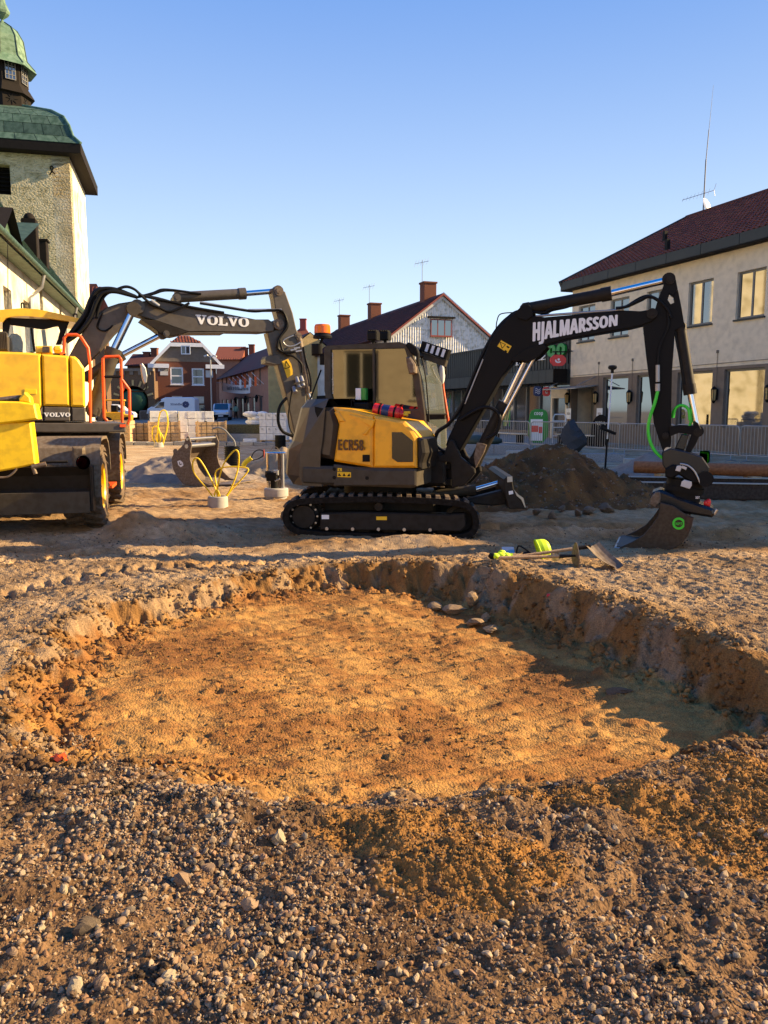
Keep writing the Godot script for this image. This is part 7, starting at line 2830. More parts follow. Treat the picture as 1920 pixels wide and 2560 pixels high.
	for q in doors:
		s = S()
		s.prism(fv, trace(fv, 1.2, q, 0, 740, zs), -0.35, 1.2, 0.03)
		part(s, "hood_door", M.yellow, t)
	for q in [[[-420, 1330], [430, 1330], [488, 1274], [497, 1442], [-420, 1445]], [[506, 1274], [806, 1280], [811, 1444], [508, 1443]], [[826, 1282], [985, 1288], [990, 1448], [830, 1444]]]:
		s = S()
		s.prism(fv, trace(fv, 1.19, q, 0, 740, zs), -0.35, 1.19, 0.015)
		part(s, "hood_foot", M.boomgrey, t)
	s = S()
	s.prism(fv, trace(fv, 1.1, [[-420, 660], [460, 680], [955, 850], [970, 1445], [-420, 1445]], 0, 740, zs), -0.3, 1.14)
	part(s, "engine_bay", M.rust, t)
	var lt := trace(fv, 1.19, [[508, 1390], [806, 1345]], 0, 740, zs)
	letters("VOLVO", "Droid Serif", true, Transform3D(fv.basis, fv * Vector3(0, 0, 1.191)), lt[0].x, lt[0].y, lt[1].x - lt[0].x, lt[1].y - lt[0].y, 0.004, M.decal, t, -1.0, 0.0, 0.05)
	# door latch
	var lq := trace(fv, 1.2, [[285, 1130], [418, 1072]], 0, 740, zs)
	s = S()
	s.box(fv, Vector3(lq[0].x, lq[0].y, 1.201), Vector3(lq[1].x, lq[1].y, 1.21), 0.003)
	part(s, "latch", M.skip, t)
	# things on the hood: headlamp, box, grille, knobs
	s = S()
	for q in [[[410, 660], [410, 575], [600, 575], [606, 660]], [[612, 600], [630, 572], [700, 575], [715, 610], [700, 640], [625, 635]]]:
		s.prism(fv, trace(fv, 0.9, q, 0, 740, zs), 0.45, 0.9, 0.02)
	part(s, "hood_box", M.yellow, t)
	s = S()
	s.prism(fv, trace(fv, 0.92, [[485, 655], [490, 582], [570, 582], [572, 655]], 0, 740, zs), 0.905, 0.95, 0.01)
	part(s, "headlamp", M.worn, t)
	s = S()
	for k in 4:
		s.prism(fv, trace(fv, 0.6, [[8 + k * 22, 610], [4 + k * 20, 415], [16 + k * 20, 415], [22 + k * 22, 610]], 0, 740, zs), 0.3, 0.6)
	s.prism(fv, trace(fv, 0.6, [[-150, 640], [-150, 400], [60, 405], [95, 470], [95, 632]], 0, 740, zs), 0.25, 0.55, 0.03)
	part(s, "air_grille", M.panelgrey, t)
	# cab: roof shell, posts, panes, seat
	s = S()
	s.prism(fv, trace(fv, 0.1, [[-420, 190], [90, 152], [250, 140], [440, 152], [640, 195], [800, 232], [945, 265], [925, 312], [800, 292], [600, 262], [430, 240], [300, 230], [130, 238], [70, 252], [30, 300], [-420, 300]], 0, 740, zs), -1.1, 0.1, 0.05)
	var cab := part(s, "cab_roof", M.yellow, t)
	for q in [[[30, 300], [95, 250], [115, 330], [90, 470], [85, 640], [20, 640]], [[95, 250], [640, 270], [720, 330], [640, 350], [500, 385], [115, 330]], [[640, 270], [800, 292], [700, 560], [640, 560], [665, 500], [690, 400]], [[345, 370], [372, 370], [412, 640], [385, 640]]]:
		s = S()
		s.prism(fv, trace(fv, 0.0, q, 0, 740, zs), -0.06, 0.0, 0.006)
		part(s, "cab_post", M.black, t)
	s = S()
	s.prism(fv, trace(fv, 0.0, [[90, 300], [650, 320], [690, 560], [640, 640], [90, 640]], 0, 740, zs), -0.035, -0.03)
	part(s, "side_pane", M.clear, t)
	s = S()
	s.prism(fv, trace(fv, -1.0, [[90, 290], [650, 310], [720, 560], [640, 640], [90, 640]], 0, 740, zs), -1.035, -1.03)
	part(s, "far_pane", M.clear, t)
	for q in [[480, 540, 390], [345, 385, 370]]:
		s = S()
		s.prism(fv, trace(fv, -1.0, [[q[0] - 5, q[2]], [q[0] + 40, q[2]], [q[1] + 12, 650], [q[1] - 35, 650]], 0, 740, zs), -1.06, -1.0)
		part(s, "far_post", M.copper_dark, t)
	s = S()
	s.prism(fv, trace(fv, -0.3, [[105, 640], [95, 470], [130, 430], [190, 428], [235, 460], [255, 520], [250, 640]], 0, 740, zs), -0.75, -0.3, 0.06)
	part(s, "seat", M.black, t)
	s = S()
	s.prism(fv, trace(fv, 0.0, [[-420, 640], [760, 640], [760, 1450], [-420, 1450]], 0, 740, zs), -1.1, -0.36)
	part(s, "cab_base", M.panelgrey, t)
	s = S()
	s.tube(smooth_path(path(fv, -0.3, [[248, 140], [245, 95], [258, 80], [272, 95], [275, 140]], 0, 740, zs)), 0.012, 6)
	s.tube(smooth_path(path(fv, -0.3, [[848, 240], [850, 213], [868, 208], [885, 215], [888, 245]], 0, 740, zs)), 0.012, 6)
	s.cyl(tp3(fv, -0.2, 20, 792), tp3(fv, -0.2, 19, 600), 0.006, 5)
	part(s, "roof_rails", M.black, t)
	# rear counterweight, out of the frame
	s = S()
	var cwp := trace(fv, 1.1, [[-430, 620], [-430, 1600]], 0, 740, zs)
	s.box(fv, Vector3(cwp[0].x - 0.75, 1.05, -1.2), Vector3(cwp[0].x - 0.02, cwp[0].y, 1.1), 0.15)
	part(s, "counterweight", M.yellow, t)

	# boom
	var z5 := 0.223
	s = S()
	s.prism(fv, trace(fv, 0.2, [[-190, 1400], [-110, 1000], [20, 760], [180, 520], [330, 400], [480, 350], [640, 325], [740, 340], [748, 470], [640, 480], [560, 580], [440, 700], [290, 880], [120, 1050], [20, 1180], [-60, 1400]], 190, 680, z5), -0.2, 0.2, 0.02)
	part(s, "lower_boom", M.boomgrey, t)
	s = S()
	var ub := trace(fv, 0.17, [[690, 330], [900, 315], [1130, 352], [1659, 462]], 190, 680, z5)
	ub.append_array(trace(fv, 0.17, [[640, 545], [790, 545], [845, 585], [862, 640], [850, 682], [700, 700], [640, 697], [0, 688]], 500, 680, zs))
	ub.append_array(trace(fv, 0.17, [[1260, 672], [880, 545], [650, 475]], 190, 680, z5))
	s.prism(fv, ub, -0.17, 0.17, 0.015)
	var upb := part(s, "upper_boom", M.boomgrey, t)
	s = S()
	s.prism(fv, trace(fv, 0.15, [[720, 535], [880, 548], [1255, 676], [1180, 700], [1080, 722], [960, 712], [860, 630]], 190, 680, z5), -0.22, 0.22, 0.01)
	part(s, "boom_bracket", M.charcoal, t)
	s = S()
	s.prism(fv, trace(fv, 0.18, [[1050, 678], [1659, 676], [1659, 690], [1250, 690]], 190, 680, z5), -0.2, 0.2, 0.004)
	part(s, "lower_flange", M.boomgrey, upb)
	var lt2 := trace(fv, 0.17, [[1345, 580], [1345, 480]], 190, 680, z5)
	var lt3 := trace(fv, 0.17, [[560, 632], [560, 532]], 500, 680, zs)
	letters("VOLVO", "Droid Serif", true, Transform3D(fv.basis, fv * Vector3(0, 0, 0.171)), lt2[0].x, lt2[0].y, lt3[0].x - lt2[0].x, lt2[1].y - lt2[0].y, 0.004, M.decal, upb, lt3[1].y - lt3[0].y, lt3[0].y - lt2[0].y, 0.05)
	# stick
	s = S()
	s.prism(fv, trace(fv, 0.14, [[820, 190], [900, 175], [985, 230], [1070, 470], [1110, 650], [1170, 800], [1200, 1100], [1225, 1500], [1249, 1751], [1240, 1995], [1147, 2023], [1110, 1959], [1000, 1450], [895, 1080], [830, 940], [775, 700], [880, 660], [905, 560], [870, 440], [850, 300]], 500, 680, zs), -0.14, 0.14, 0.015)
	var st := part(s, "stick", M.boomgrey, t)
	s = S()
	s.prism(fv, trace(fv, 0.17, [[755, 1000], [770, 968], [900, 950], [940, 1000], [945, 1060], [880, 1072], [755, 1050]], 500, 680, zs), -0.17, 0.17, 0.01)
	part(s, "stick_bracket", M.boomgrey, st)
	s = S()
	s.prism(fv, trace(fv, 0.152, [[944, 1030], [1015, 1000], [1050, 1060], [1068, 1130], [1068, 1180], [1005, 1222]], 500, 680, zs), 0.141, 0.152)
	var wp := part(s, "warning_plate", M.decal_yellow, st)
	s = S()
	var tq := trace(fv, 0.156, [[975, 1115], [993, 1025], [1038, 1095]], 500, 680, zs)
	for k in 3:
		var d := tq[(k + 1) % 3] - tq[k]
		s.box(Transform3D(fv.basis * Basis(Vector3(0, 0, 1), d.angle()), fv * Vector3(tq[k].x, tq[k].y, 0.0)), Vector3(0, -0.005, 0.1525), Vector3(d.length(), 0.005, 0.156))
	part(s, "warning_mark", M.black, wp)
	# pins
	for q in [[690, 385, 190, z5, 0.24, 0.11], [1135, 285, 190, z5, 0.2, 0.06], [1015, 690, 190, z5, 0.25, 0.05]]:
		pin(t, fv, trace(fv, q[4], [[q[0], q[1]]], q[2], 680, q[3])[0], q[4], q[5], M.boomgrey)
	for q in [[910, 215, 0.16, 0.08], [910, 600, 0.2, 0.09], [1135, 735, 0.16, 0.06], [1295, 1525, 0.16, 0.07]]:
		pin(t, fv, trace(fv, q[2], [[q[0], q[1]]], 500, 680, zs)[0], q[2], q[3], M.worn)
	# rams
	ram(t, tp3(fv, 0.0, 190 + 1135 * z5, 680 + 285 * z5), tp3(fv, 0.0, 500 + 525 * zs, 680 + 248 * zs), tp3(fv, 0.0, 500 + 890 * zs, 680 + 218 * zs), 0.085, 0.045, "stick_cylinder", M.boomgrey)
	for z in [0.32, -0.32]:
		ram(t, tp3(fv, z, 190 + 190 * z5, 680 + 1560 * z5), tp3(fv, z, 190 + 430 * z5, 680 + 860 * z5), tp3(fv, z, 190 + 640 * z5, 680 + 420 * z5), 0.11, 0.055, "boom_cylinder", M.panelgrey)
	for z in [0.12, -0.12]:
		ram(t, tp3(fv, z, 190 + 120 * z5, 680 + 1180 * z5), tp3(fv, z, 190 + 525 * z5, 680 + 925 * z5), tp3(fv, z, 190 + 970 * z5, 680 + 695 * z5), 0.08, 0.045, "adjust_cylinder", M.panelgrey)
	ram(t, tp3(fv, 0.1, 500 + 1135 * zs, 680 + 760 * zs), tp3(fv, 0.1, 500 + 1245 * zs, 680 + 1400 * zs), tp3(fv, 0.1, 500 + 1290 * zs, 680 + 1520 * zs), 0.06, 0.04, "bucket_cylinder", M.worn)
	# hoses
	hoses(t, fv, [[-120, 780], [20, 650], [130, 500], [200, 330], [270, 230], [400, 200], [540, 230], [680, 280]], 190, 680, z5, 0.1, 20, 0.24, 0.024, M.hose, "hose", 45.0)
	hoses(t, fv, [[230, 520], [260, 380], [330, 260], [450, 195], [560, 160], [650, 190], [720, 250], [830, 350], [930, 400], [1020, 440], [1100, 430], [1270, 350]], 190, 680, z5, 0.25, 2, 0.03, 0.022, M.hose)
	hoses(t, fv, [[680, 285], [860, 245], [960, 205], [1080, 200], [1240, 225], [1400, 245]], 190, 680, z5, 0.05, 3, 0.1, 0.018, M.hose)
	hoses(t, fv, [[700, 255], [900, 295], [1130, 350], [1300, 400], [1659, 455]], 190, 680, z5, 0.16, 4, 0.05, 0.02, M.hose)
	hoses(t, fv, [[0, 360], [300, 410], [600, 450], [800, 440], [940, 450], [1000, 540], [1000, 640], [920, 760], [900, 870], [960, 920], [1090, 920]], 500, 680, zs, 0.18, 5, 0.05, 0.018, M.hose)
	hoses(t, fv, [[920, 780], [960, 920], [1080, 980], [1160, 1060], [1170, 1160]], 500, 680, zs, 0.18, 2, 0.04, 0.02, M.hose)
	hoses(t, fv, [[1190, 860], [1210, 1000], [1260, 1160], [1275, 1280], [1270, 1380]], 500, 680, zs, 0.16, 1, 0.02, 0.018, M.hose)
	hoses(t, fv, [[1065, 1340], [1040, 1500], [1020, 1700], [1060, 1850], [1180, 1960]], 500, 680, zs, 0.2, 1, 0.02, 0.015, M.hose)
	hoses(t, fv, [[1000, 1450], [920, 1560], [905, 1720], [960, 1850], [1100, 1900]], 500, 680, zs, 0.1, 1, 0.02, 0.028, M.hose)
	hoses(t, fv, [[300, 460], [240, 620], [330, 660], [410, 600]], 190, 680, z5, 0.22, 2, 0.02, 0.008, M.hose, "cable")
	# bright couplings and pipes
	s = S()
	s.cyl(tp3(fv, 0.2, 190 + 840 * z5, 680 + 320 * z5), tp3(fv, 0.2, 190 + 930 * z5, 680 + 385 * z5), 0.035, 10)
	s.cyl(tp3(fv, 0.2, 500 + 0 * zs, 680 + 350 * zs), tp3(fv, 0.2, 500 + 560 * zs, 680 + 445 * zs), 0.02, 8)
	s.cyl(tp3(fv, 0.2, 500 + 560 * zs, 680 + 445 * zs), tp3(fv, 0.2, 500 + 940 * zs, 680 + 440 * zs), 0.028, 8)
	for q in [[1040, 905], [1080, 885], [1100, 920]]:
		s.cyl(tp3(fv, 0.2, 500 + q[0] * zs, 680 + q[1] * zs), tp3(fv, 0.2, 500 + (q[0] + 70) * zs, 680 + (q[1] - 12) * zs), 0.022, 8)
	for q in [[1110, 1220], [1160, 1210], [1130, 1280], [1170, 1260], [1080, 1330]]:
		s.cyl(tp3(fv, 0.17, 500 + q[0] * zs, 680 + q[1] * zs), tp3(fv, 0.25, 500 + (q[0] + 20) * zs, 680 + (q[1] + 60) * zs), 0.04, 8)
	part(s, "couplings", M.zinc, t)
	s = S()
	s.tube(smooth_path(path(fv, 0.2, [[1165, 805], [1080, 850], [1000, 850], [960, 790], [1080, 730]], 500, 680, zs)), 0.014, 6)
	part(s, "grease_pipe", M.zinc, t)
	# orange handrails
	for q in [[[690, 670], [735, 650], [740, 480], [775, 445], [880, 445], [930, 470], [1015, 600], [1040, 800], [1040, 1460]], [[1235, 1440], [1200, 1400], [1185, 720], [1210, 700], [1370, 695], [1395, 730], [1408, 1460]], [[1400, 960], [1490, 1080], [1495, 1420], [1470, 1480]]]:
		s = S()
		s.tube(path(fv, 1.05, q, 0, 740, zs), 0.022, 8)
		part(s, "handrail", M.orange_rail, t)
	s = S()
	s.prism(fv, trace(fv, 1.06, [[1400, 950], [1490, 1080], [1440, 1060], [1405, 1140]], 0, 740, zs), 1.045, 1.06)
	s.prism(fv, trace(fv, 1.21, [[1380, 1478], [1450, 1478], [1450, 1512], [1380, 1510]], 0, 740, zs), 1.201, 1.22)
	part(s, "rail_gusset", M.orange_rail, t)
	s = S()
	s.cyl(tp3(fv, 1.05, 1190 * zs, 740 + 930 * zs), tp3(fv, 1.05, 1390 * zs, 740 + 930 * zs), 0.02, 8)
	part(s, "crossbar", M.black, t)
	# mirror on its arm
	s = S()
	s.tube(smooth_path(path(fv, 1.0, [[500, 1180], [600, 1320], [700, 1340], [780, 1320], [800, 1200], [790, 1060]], 190, 680, z5)), 0.012, 6)
	var ma := part(s, "mirror_arm", M.black, t)
	s = S()
	s.prism(fv, trace(fv, 1.02, [[720, 1030], [745, 1022], [785, 1080], [803, 1170], [795, 1240], [765, 1255], [745, 1200], [728, 1110]], 190, 680, z5), 0.95, 1.02, 0.012)
	part(s, "mirror", M.zinc, ma)

	# the yellow skip that reaches in at the left
	var so := at(60, 1180, 9.4)
	so.y = 0.0
	var fs := frame(so, Vector3(0.95, 0, -0.31))
	var sk := thing("tipping_skip", fs * Vector3(-1.2, 0, -0.8), "bright yellow steel skip with folded rim and dirt on its lip", "skip")
	s = S()
	s.prism(fs, trace(fs, 0.0, [[-700, 160], [355, 158], [415, 650], [180, 700], [0, 732], [-700, 820]], 0, 1020, zs), -0.42, 0.0, 0.02)
	var body := part(s, "body", M.skip, sk)
	s = S()
	s.prism(fs, trace(fs, 0.06, [[-700, 1215], [0, 1210], [230, 1215], [400, 1240], [438, 1420], [300, 1440], [0, 1475], [-700, 1530]], 0, 740, zs), -0.44, 0.06, 0.02)
	part(s, "rim", M.skip, sk)
	s = S()
	s.prism(fs, trace(fs, 0.0, [[225, 1210], [220, 1180], [285, 1105], [350, 1165], [360, 1235]], 0, 740, zs), -0.3, 0.03, 0.015)
	part(s, "rim_corner", M.skip, sk)
	s = S()
	s.prism(fs, trace(fs, -0.1, [[-700, 1214], [-300, 1150], [0, 1165], [120, 1150], [225, 1140], [225, 1214]], 0, 740, zs), -0.4, -0.1, 0.03)
	part(s, "load", M.worn, sk)
	s = S()
	s.box(fs, Vector3(-2.2, -0.05, -1.3), Vector3(-1.9, 0.95, -0.2), 0.02)
	s.box(fs, Vector3(-3.4, 0.3, -1.2), Vector3(-0.9, 0.6, -0.5), 0.02)
	part(s, "stand", M.charcoal, sk)
	s = S()
	s.tube(smooth_path(path(fs, 0.0, [[190, 700], [160, 740], [90, 790], [0, 800], [-100, 790]], 0, 1020, zs)), 0.014, 6)
	s.cyl(tp3(fs, 0.0, 380 * zs, 1020 + 680 * zs), tp3(fs, 0.0, 410 * zs, 1020 + 760 * zs), 0.025, 8)
	s.cyl(tp3(fs, 0.0, 370 * zs, 1020 + 680 * zs), tp3(fs, 0.0, 530 * zs, 1020 + 645 * zs), 0.03, 8)
	part(s, "latch_gear", M.worn, sk)

# ---------- the small crawler excavator ----------
func resample(p: PackedVector2Array, step: float) -> PackedVector2Array:
	var out := PackedVector2Array()
	var left := 0.0
	for i in p.size():
		var a := p[i]
		var b := p[(i + 1) % p.size()]
		var l := a.distance_to(b)
		var t := left
		while t < l:
			out.append(a.lerp(b, t / l))
			t += step
		left = t - l
	return out

func round_poly(p: PackedVector2Array, passes: int = 2) -> PackedVector2Array:
	var q := p
	for k in passes:
		var o := PackedVector2Array()
		for i in q.size():
			var a := q[i]
			var b := q[(i + 1) % q.size()]
			o.append(a.lerp(b, 0.25))
			o.append(a.lerp(b, 0.75))
		q = o
	return q

func crawler(t: Node3D, ft: Transform3D, outline: PackedVector2Array, z0: float, z1: float, lug: Mesh, near: bool) -> void:
	var p := outline
	var area := 0.0
	for i in p.size(): area += p[i].cross(p[(i + 1) % p.size()])
	if area < 0.0: p.reverse()
	var q := Shape.inset(p, 0.075)
	var s := S()
	var k := p.size()
	for i in k:
		var j := (i + 1) % k
		s.quad(ft * Vector3(p[i].x, p[i].y, z0), ft * Vector3(p[j].x, p[j].y, z0), ft * Vector3(p[j].x, p[j].y, z1), ft * Vector3(p[i].x, p[i].y, z1))
		s.quad(ft * Vector3(q[j].x, q[j].y, z0), ft * Vector3(q[i].x, q[i].y, z0), ft * Vector3(q[i].x, q[i].y, z1), ft * Vector3(q[j].x, q[j].y, z1))
		s.quad(ft * Vector3(p[i].x, p[i].y, z1), ft * Vector3(p[j].x, p[j].y, z1), ft * Vector3(q[j].x, q[j].y, z1), ft * Vector3(q[i].x, q[i].y, z1))
		s.quad(ft * Vector3(p[j].x, p[j].y, z0), ft * Vector3(p[i].x, p[i].y, z0), ft * Vector3(q[i].x, q[i].y, z0), ft * Vector3(q[j].x, q[j].y, z0))
	var belt := part(s, "crawler_belt", M.rubber, t)
	var r := resample(p, 0.122)
	for i in r.size():
		var d := (r[(i + 1) % r.size()] - r[(i + r.size() - 1) % r.size()]).normalized()
		var n := Vector2(d.y, -d.x)
		var b := Basis(ft.basis * Vector3(d.x, d.y, 0), ft.basis * Vector3(n.x, n.y, 0), -ft.basis.z)
		put(lug, "lug", M.dusty_rubber, Transform3D(b, ft * Vector3(r[i].x, r[i].y, (z0 + z1) / 2)), belt)

func build_mini_excavator() -> void:
	var C := V(-0.05, 0, 11.0)
	var ft := frame(C, Vector3(1, 0, 0.03))
	var ya := deg_to_rad(20.0)
	var fu := frame(C, Vector3(cos(ya), 0, sin(ya)))
	var t := thing("crawler_excavator", C, "compact orange and charcoal crawler excavator with black boom and closed cab", "excavator")
	var z7 := 0.3978
	# tracks
	var outl := round_poly(trace(ft, 1.0, [[62, 300], [72, 225], [118, 182], [200, 163], [600, 152], [900, 158], [1190, 178], [1262, 210], [1302, 285], [1300, 365], [1255, 415], [1160, 436], [700, 428], [260, 412], [150, 395], [90, 355]], 680, 1180, z7), 2)
	var lug := S()
	lug.prism(Transform3D(Basis(Vector3(0, 0, 1), Vector3(0, 1, 0), Vector3(-1, 0, 0)), Vector3.ZERO), PackedVector2Array([Vector2(-0.2, -0.01), Vector2(0.2, -0.01), Vector2(0.17, 0.028), Vector2(-0.17, 0.028)]), -0.032, 0.032, 0.006)
	var lm := lug.mesh()
	crawler(t, ft, outl, 0.6, 1.0, lm, true)
	crawler(t, ft, outl, -1.0, -0.6, lm, false)
	for sd in [1.0, -1.0]:
		var zf: float = 0.9 if sd > 0 else -0.98
		var s := S()
		s.prism(ft, trace(ft, 1.0, [[300, 262], [520, 255], [860, 262], [1090, 270], [1215, 262], [1222, 340], [1190, 378], [300, 368]], 680, 1180, z7), zf - 0.2 if sd > 0 else zf, zf + 0.06 if sd > 0 else zf + 0.26, 0.015)
		var tf := part(s, "track_frame", M.charcoal, t)
		var sc := trace(ft, 1.0, [[193, 287], [1215, 318], [668, 222]], 680, 1180, z7)
		s = S()
		var fz := Transform3D(Basis(Vector3(1, 0, 0), ft.basis.z * sd, Vector3(0, -sd, 0)), Vector3.ZERO)
		fz.basis = Basis(ft.basis.x, ft.basis.z * sd, ft.basis.x.cross(ft.basis.z * sd))
		fz.origin = ft * Vector3(sc[0].x, sc[0].y, 0.72 * sd)
		s.lathe(fz, [[0.23, 0.0], [0.23, 0.05], [0.2, 0.09], [0.19, 0.12], [0.15, 0.14], [0.145, 0.2], [0.0, 0.21]], 28)
		for k in 22:
			var a := TAU * k / 22
			s.cube(fz * Vector3(cos(a) * 0.235, 0.03, sin(a) * 0.235), Vector3(0.035, 0.05, 0.035), 0.0, fz.basis * Basis(Vector3.UP, -a))
		var spk := part(s, "sprocket", M.charcoal, t)
		s = S()
		for k in 12:
			var a := TAU * k / 12
			var pp := fz * Vector3(cos(a) * 0.17, 0.12, sin(a) * 0.17)
			s.cyl(pp, pp + fz.basis.y * 0.025, 0.014, 6)
		part(s, "bolts", M.steel, spk)
		s = S()
		fz.origin = ft * Vector3(sc[1].x - 0.03, sc[1].y, 0.72 * sd)
		s.lathe(fz, [[0.22, -0.05], [0.22, 0.1], [0.17, 0.12], [0.16, 0.08], [0.06, 0.08], [0.05, 0.14], [0.0, 0.14]], 28)
		part(s, "idler", M.charcoal, t)
		s = S()
		fz.origin = ft * Vector3(sc[2].x, sc[2].y, 0.7 * sd)
		s.lathe(fz, [[0.06, -0.1], [0.06, 0.22], [0.05, 0.24], [0.0, 0.24]], 16)
		part(s, "carrier_roller", M.charcoal, t)
		for k in 5:
			s = S()
			var q := trace(ft, 1.0, [[400 + k * 170, 392]], 680, 1180, z7)[0]
			fz.origin = ft * Vector3(q.x, q.y + 0.0, 0.65 * sd)
			s.lathe(fz, [[0.075, 0.0], [0.075, 0.1], [0.1, 0.12], [0.1, 0.17], [0.075, 0.2], [0.0, 0.2]], 16)
			part(s, "track_roller", M.charcoal, t)
			if sd > 0:
				s = S()
				var q2 := trace(ft, 0.96, [[345 + k * 162, 355 + k * 2]], 680, 1180, z7)[0]
				s.cyl(ft * Vector3(q2.x, q2.y, 0.955), ft * Vector3(q2.x, q2.y, 0.985), 0.022, 8)
				part(s, "bolt", M.steel, tf)
		if sd > 0:
			for q in [[312, 296, 358, 270, M.decal], [655, 302, 722, 280, M.decal_yellow]]:
				s = S()
				var b := trace(ft, 0.965, [[q[0], q[1]], [q[2], q[3]]], 680, 1180, z7)
				s.box(ft, Vector3(b[0].x, b[0].y, 0.9605), Vector3(b[1].x, b[1].y, 0.964))
				part(s, "sticker", q[4], tf)
	# centre frame and slew ring
	var s := S()
	s.box(ft, Vector3(-0.75, 0.22, -0.62), Vector3(0.75, 0.5, 0.62), 0.04)
	s.lathe(Transform3D(Basis(), C), [[0.5, 0.45], [0.5, 0.62], [0.42, 0.7]], 30)
	part(s, "centre_frame", M.charcoal, t)
	# blade with its arms
	var z5 := 0.3255
	s = S()
	for z in [0.42, -0.6]:
		s = S()
		s.prism(ft, trace(ft, 0.7, [[220, 520], [480, 455], [520, 470], [540, 560], [420, 575], [220, 560]], 1100, 1080, z5), z, z + 0.18, 0.02)
		part(s, "blade_arm", M.charcoal, t)
	s = S()
	s.prism(ft, trace(ft, 0.95, [[490, 365], [515, 342], [556, 340], [558, 385], [566, 440], [600, 480], [640, 505], [660, 582], [640, 592], [532, 592], [500, 470]], 1100, 1080, z5), -0.98, 0.95, 0.008)
	var bl := part(s, "dozer_blade", M.charcoal, t)
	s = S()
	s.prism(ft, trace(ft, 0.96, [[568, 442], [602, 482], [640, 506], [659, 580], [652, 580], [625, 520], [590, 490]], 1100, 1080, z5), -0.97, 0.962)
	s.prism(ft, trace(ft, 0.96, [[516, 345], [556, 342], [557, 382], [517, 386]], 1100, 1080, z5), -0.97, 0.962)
	part(s, "sunlit_strip", M.steel, bl)  # bright steel painted in for sunlight on the blade face and edge
	s = S()
	s.prism(ft, trace(ft, 0.953, [[527, 455], [560, 450], [563, 475], [530, 482]], 1100, 1080, z5), 0.951, 0.954)
	part(s, "sticker", M.decal, bl)
	ram(t, ft * Vector3(0.75, 0.48, 0.2), ft * Vector3(1.3, 0.55, 0.2), tp3(ft, 0.2, 1255, 1205), 0.06, 0.035, "blade_cylinder", M.panelgrey)

	# house: swept plan, near side panels traced
	var z8 := 0.2773
	var fp := Transform3D(Basis(fu.basis.x, -fu.basis.z, Vector3.UP), C)   # plan: x forward, y away from the camera, z up
	var yb := tp(fu, 0.95, 900, 1216).y
	var ym := tp(fu, 0.95, 900, 1166).y
	var plan := PackedVector2Array()
	for k in 15:
		var a := deg_to_rad(118.0 + 124.0 * k / 14)
		plan.append(Vector2(cos(a) * 1.2, clampf(sin(a) * 1.2, -0.95, 0.95)))
	plan.append_array(PackedVector2Array([Vector2(0.75, -0.95), Vector2(0.8, -0.9), Vector2(0.8, 0.9), Vector2(0.75, 0.95)]))
	s = S()
	s.prism(fp, plan, yb, ym - 0.01, 0.035)
	part(s, "lower_body", M.panelgrey, t)
	# counterweight: tapering swept mass at the tail
	s = S()
	var lay := [[0.0, 1.22, 0.68], [0.14, 1.3, 0.74], [0.5, 1.27, 0.75], [0.62, 1.2, 0.72], [1.1, 1.08, 0.70], [1.22, 0.98, 0.62]]
	for i in lay.size() - 1:
		var n := 9
		for k in n:
			var q := []
			for w in [[i, k], [i, k + 1], [i + 1, k + 1], [i + 1, k]]:
				var L: Array = lay[w[0]]
				var a := deg_to_rad(112.0 + 136.0 * w[1] / n)
				var yy: float = clampf(sin(a) * L[1], -0.93, 0.93)
				q.append(fp * Vector3(cos(a) * L[1], yy, yb - 0.02 + L[0] * 0.92))
			s.quad(q[0], q[1], q[2], q[3])
	var top := []
	for k in 10:
		var a := deg_to_rad(112.0 + 136.0 * k / 9)
		top.append(fp * Vector3(cos(a) * 0.98, clampf(sin(a) * 0.98, -0.93, 0.93), yb - 0.02 + 1.22 * 0.92))
	for k in 9:
		s.tri(fp * Vector3(-0.3, 0, yb + 1.12), top[k], top[k + 1])
	var cw := part(s, "counterweight", M.tailgrey, t)
	s = S()
	s.prism(fu, trace(fu, 0.9, [[332, 870], [345, 840], [400, 790], [540, 785], [560, 850], [585, 945], [548, 1262], [430, 1238], [335, 1135]], 680, 800, z8), -0.85, 0.9, 0.05)
	part(s, "tail_cover", M.tailgrey, t)
	s = S()
	s.prism(fu, trace(fu, 0.92, [[385, 780], [478, 800], [410, 880], [390, 830]], 680, 800, z8), 0.85, 0.925)
	part(s, "filler_recess", M.black, t)
	# amber side cover in two planes
	s = S()
	s.prism(fu, trace(fu, 0.95, [[548, 788], [700, 805], [905, 860], [905, 1332], [552, 1275], [598, 945]], 680, 800, z8), 0.1, 0.95, 0.03)
	part(s, "side_cover", M.amber, t)
	s = S()
	s.prism(fu, trace(fu, 0.94, [[909, 861], [1190, 915], [1265, 1000], [1300, 1062], [1304, 1334], [909, 1334]], 680, 800, z8), 0.1, 0.94, 0.03)
	part(s, "front_cover", M.amber, t)
	s = S()
	s.prism(fu, trace(fu, 0.955, [[1078, 1012], [1168, 1012], [1268, 1092], [1268, 1280], [1130, 1282], [1080, 1248]], 680, 800, z8), 0.9405, 0.95, 0.003)
	var grl := part(s, "side_grille", M.gloss_black, t)
	s = S()
	for q in [[[560, 832], [600, 820], [665, 915], [600, 920]], [[700, 845], [930, 900], [910, 960], [850, 1040], [812, 1030], [880, 960]]]:
		s.prism(fu, trace(fu, 0.96, q, 680, 800, z8), 0.93, 0.968, 0.014)
	part(s, "pressed_facet", M.amber, t)
	s = S()
	s.prism(fu, trace(fu, 0.96, [[815, 1215], [880, 1215], [880, 1278], [815, 1278]], 680, 800, z8), 0.9505, 0.962, 0.003)
	part(s, "lock", M.black, t)
	s = S()
	s.prism(fu, trace(fu, 0.95, [[552, 1302], [905, 1348], [1300, 1345], [1300, 1498], [552, 1500]], 680, 800, z8), 0.2, 0.955, 0.02)
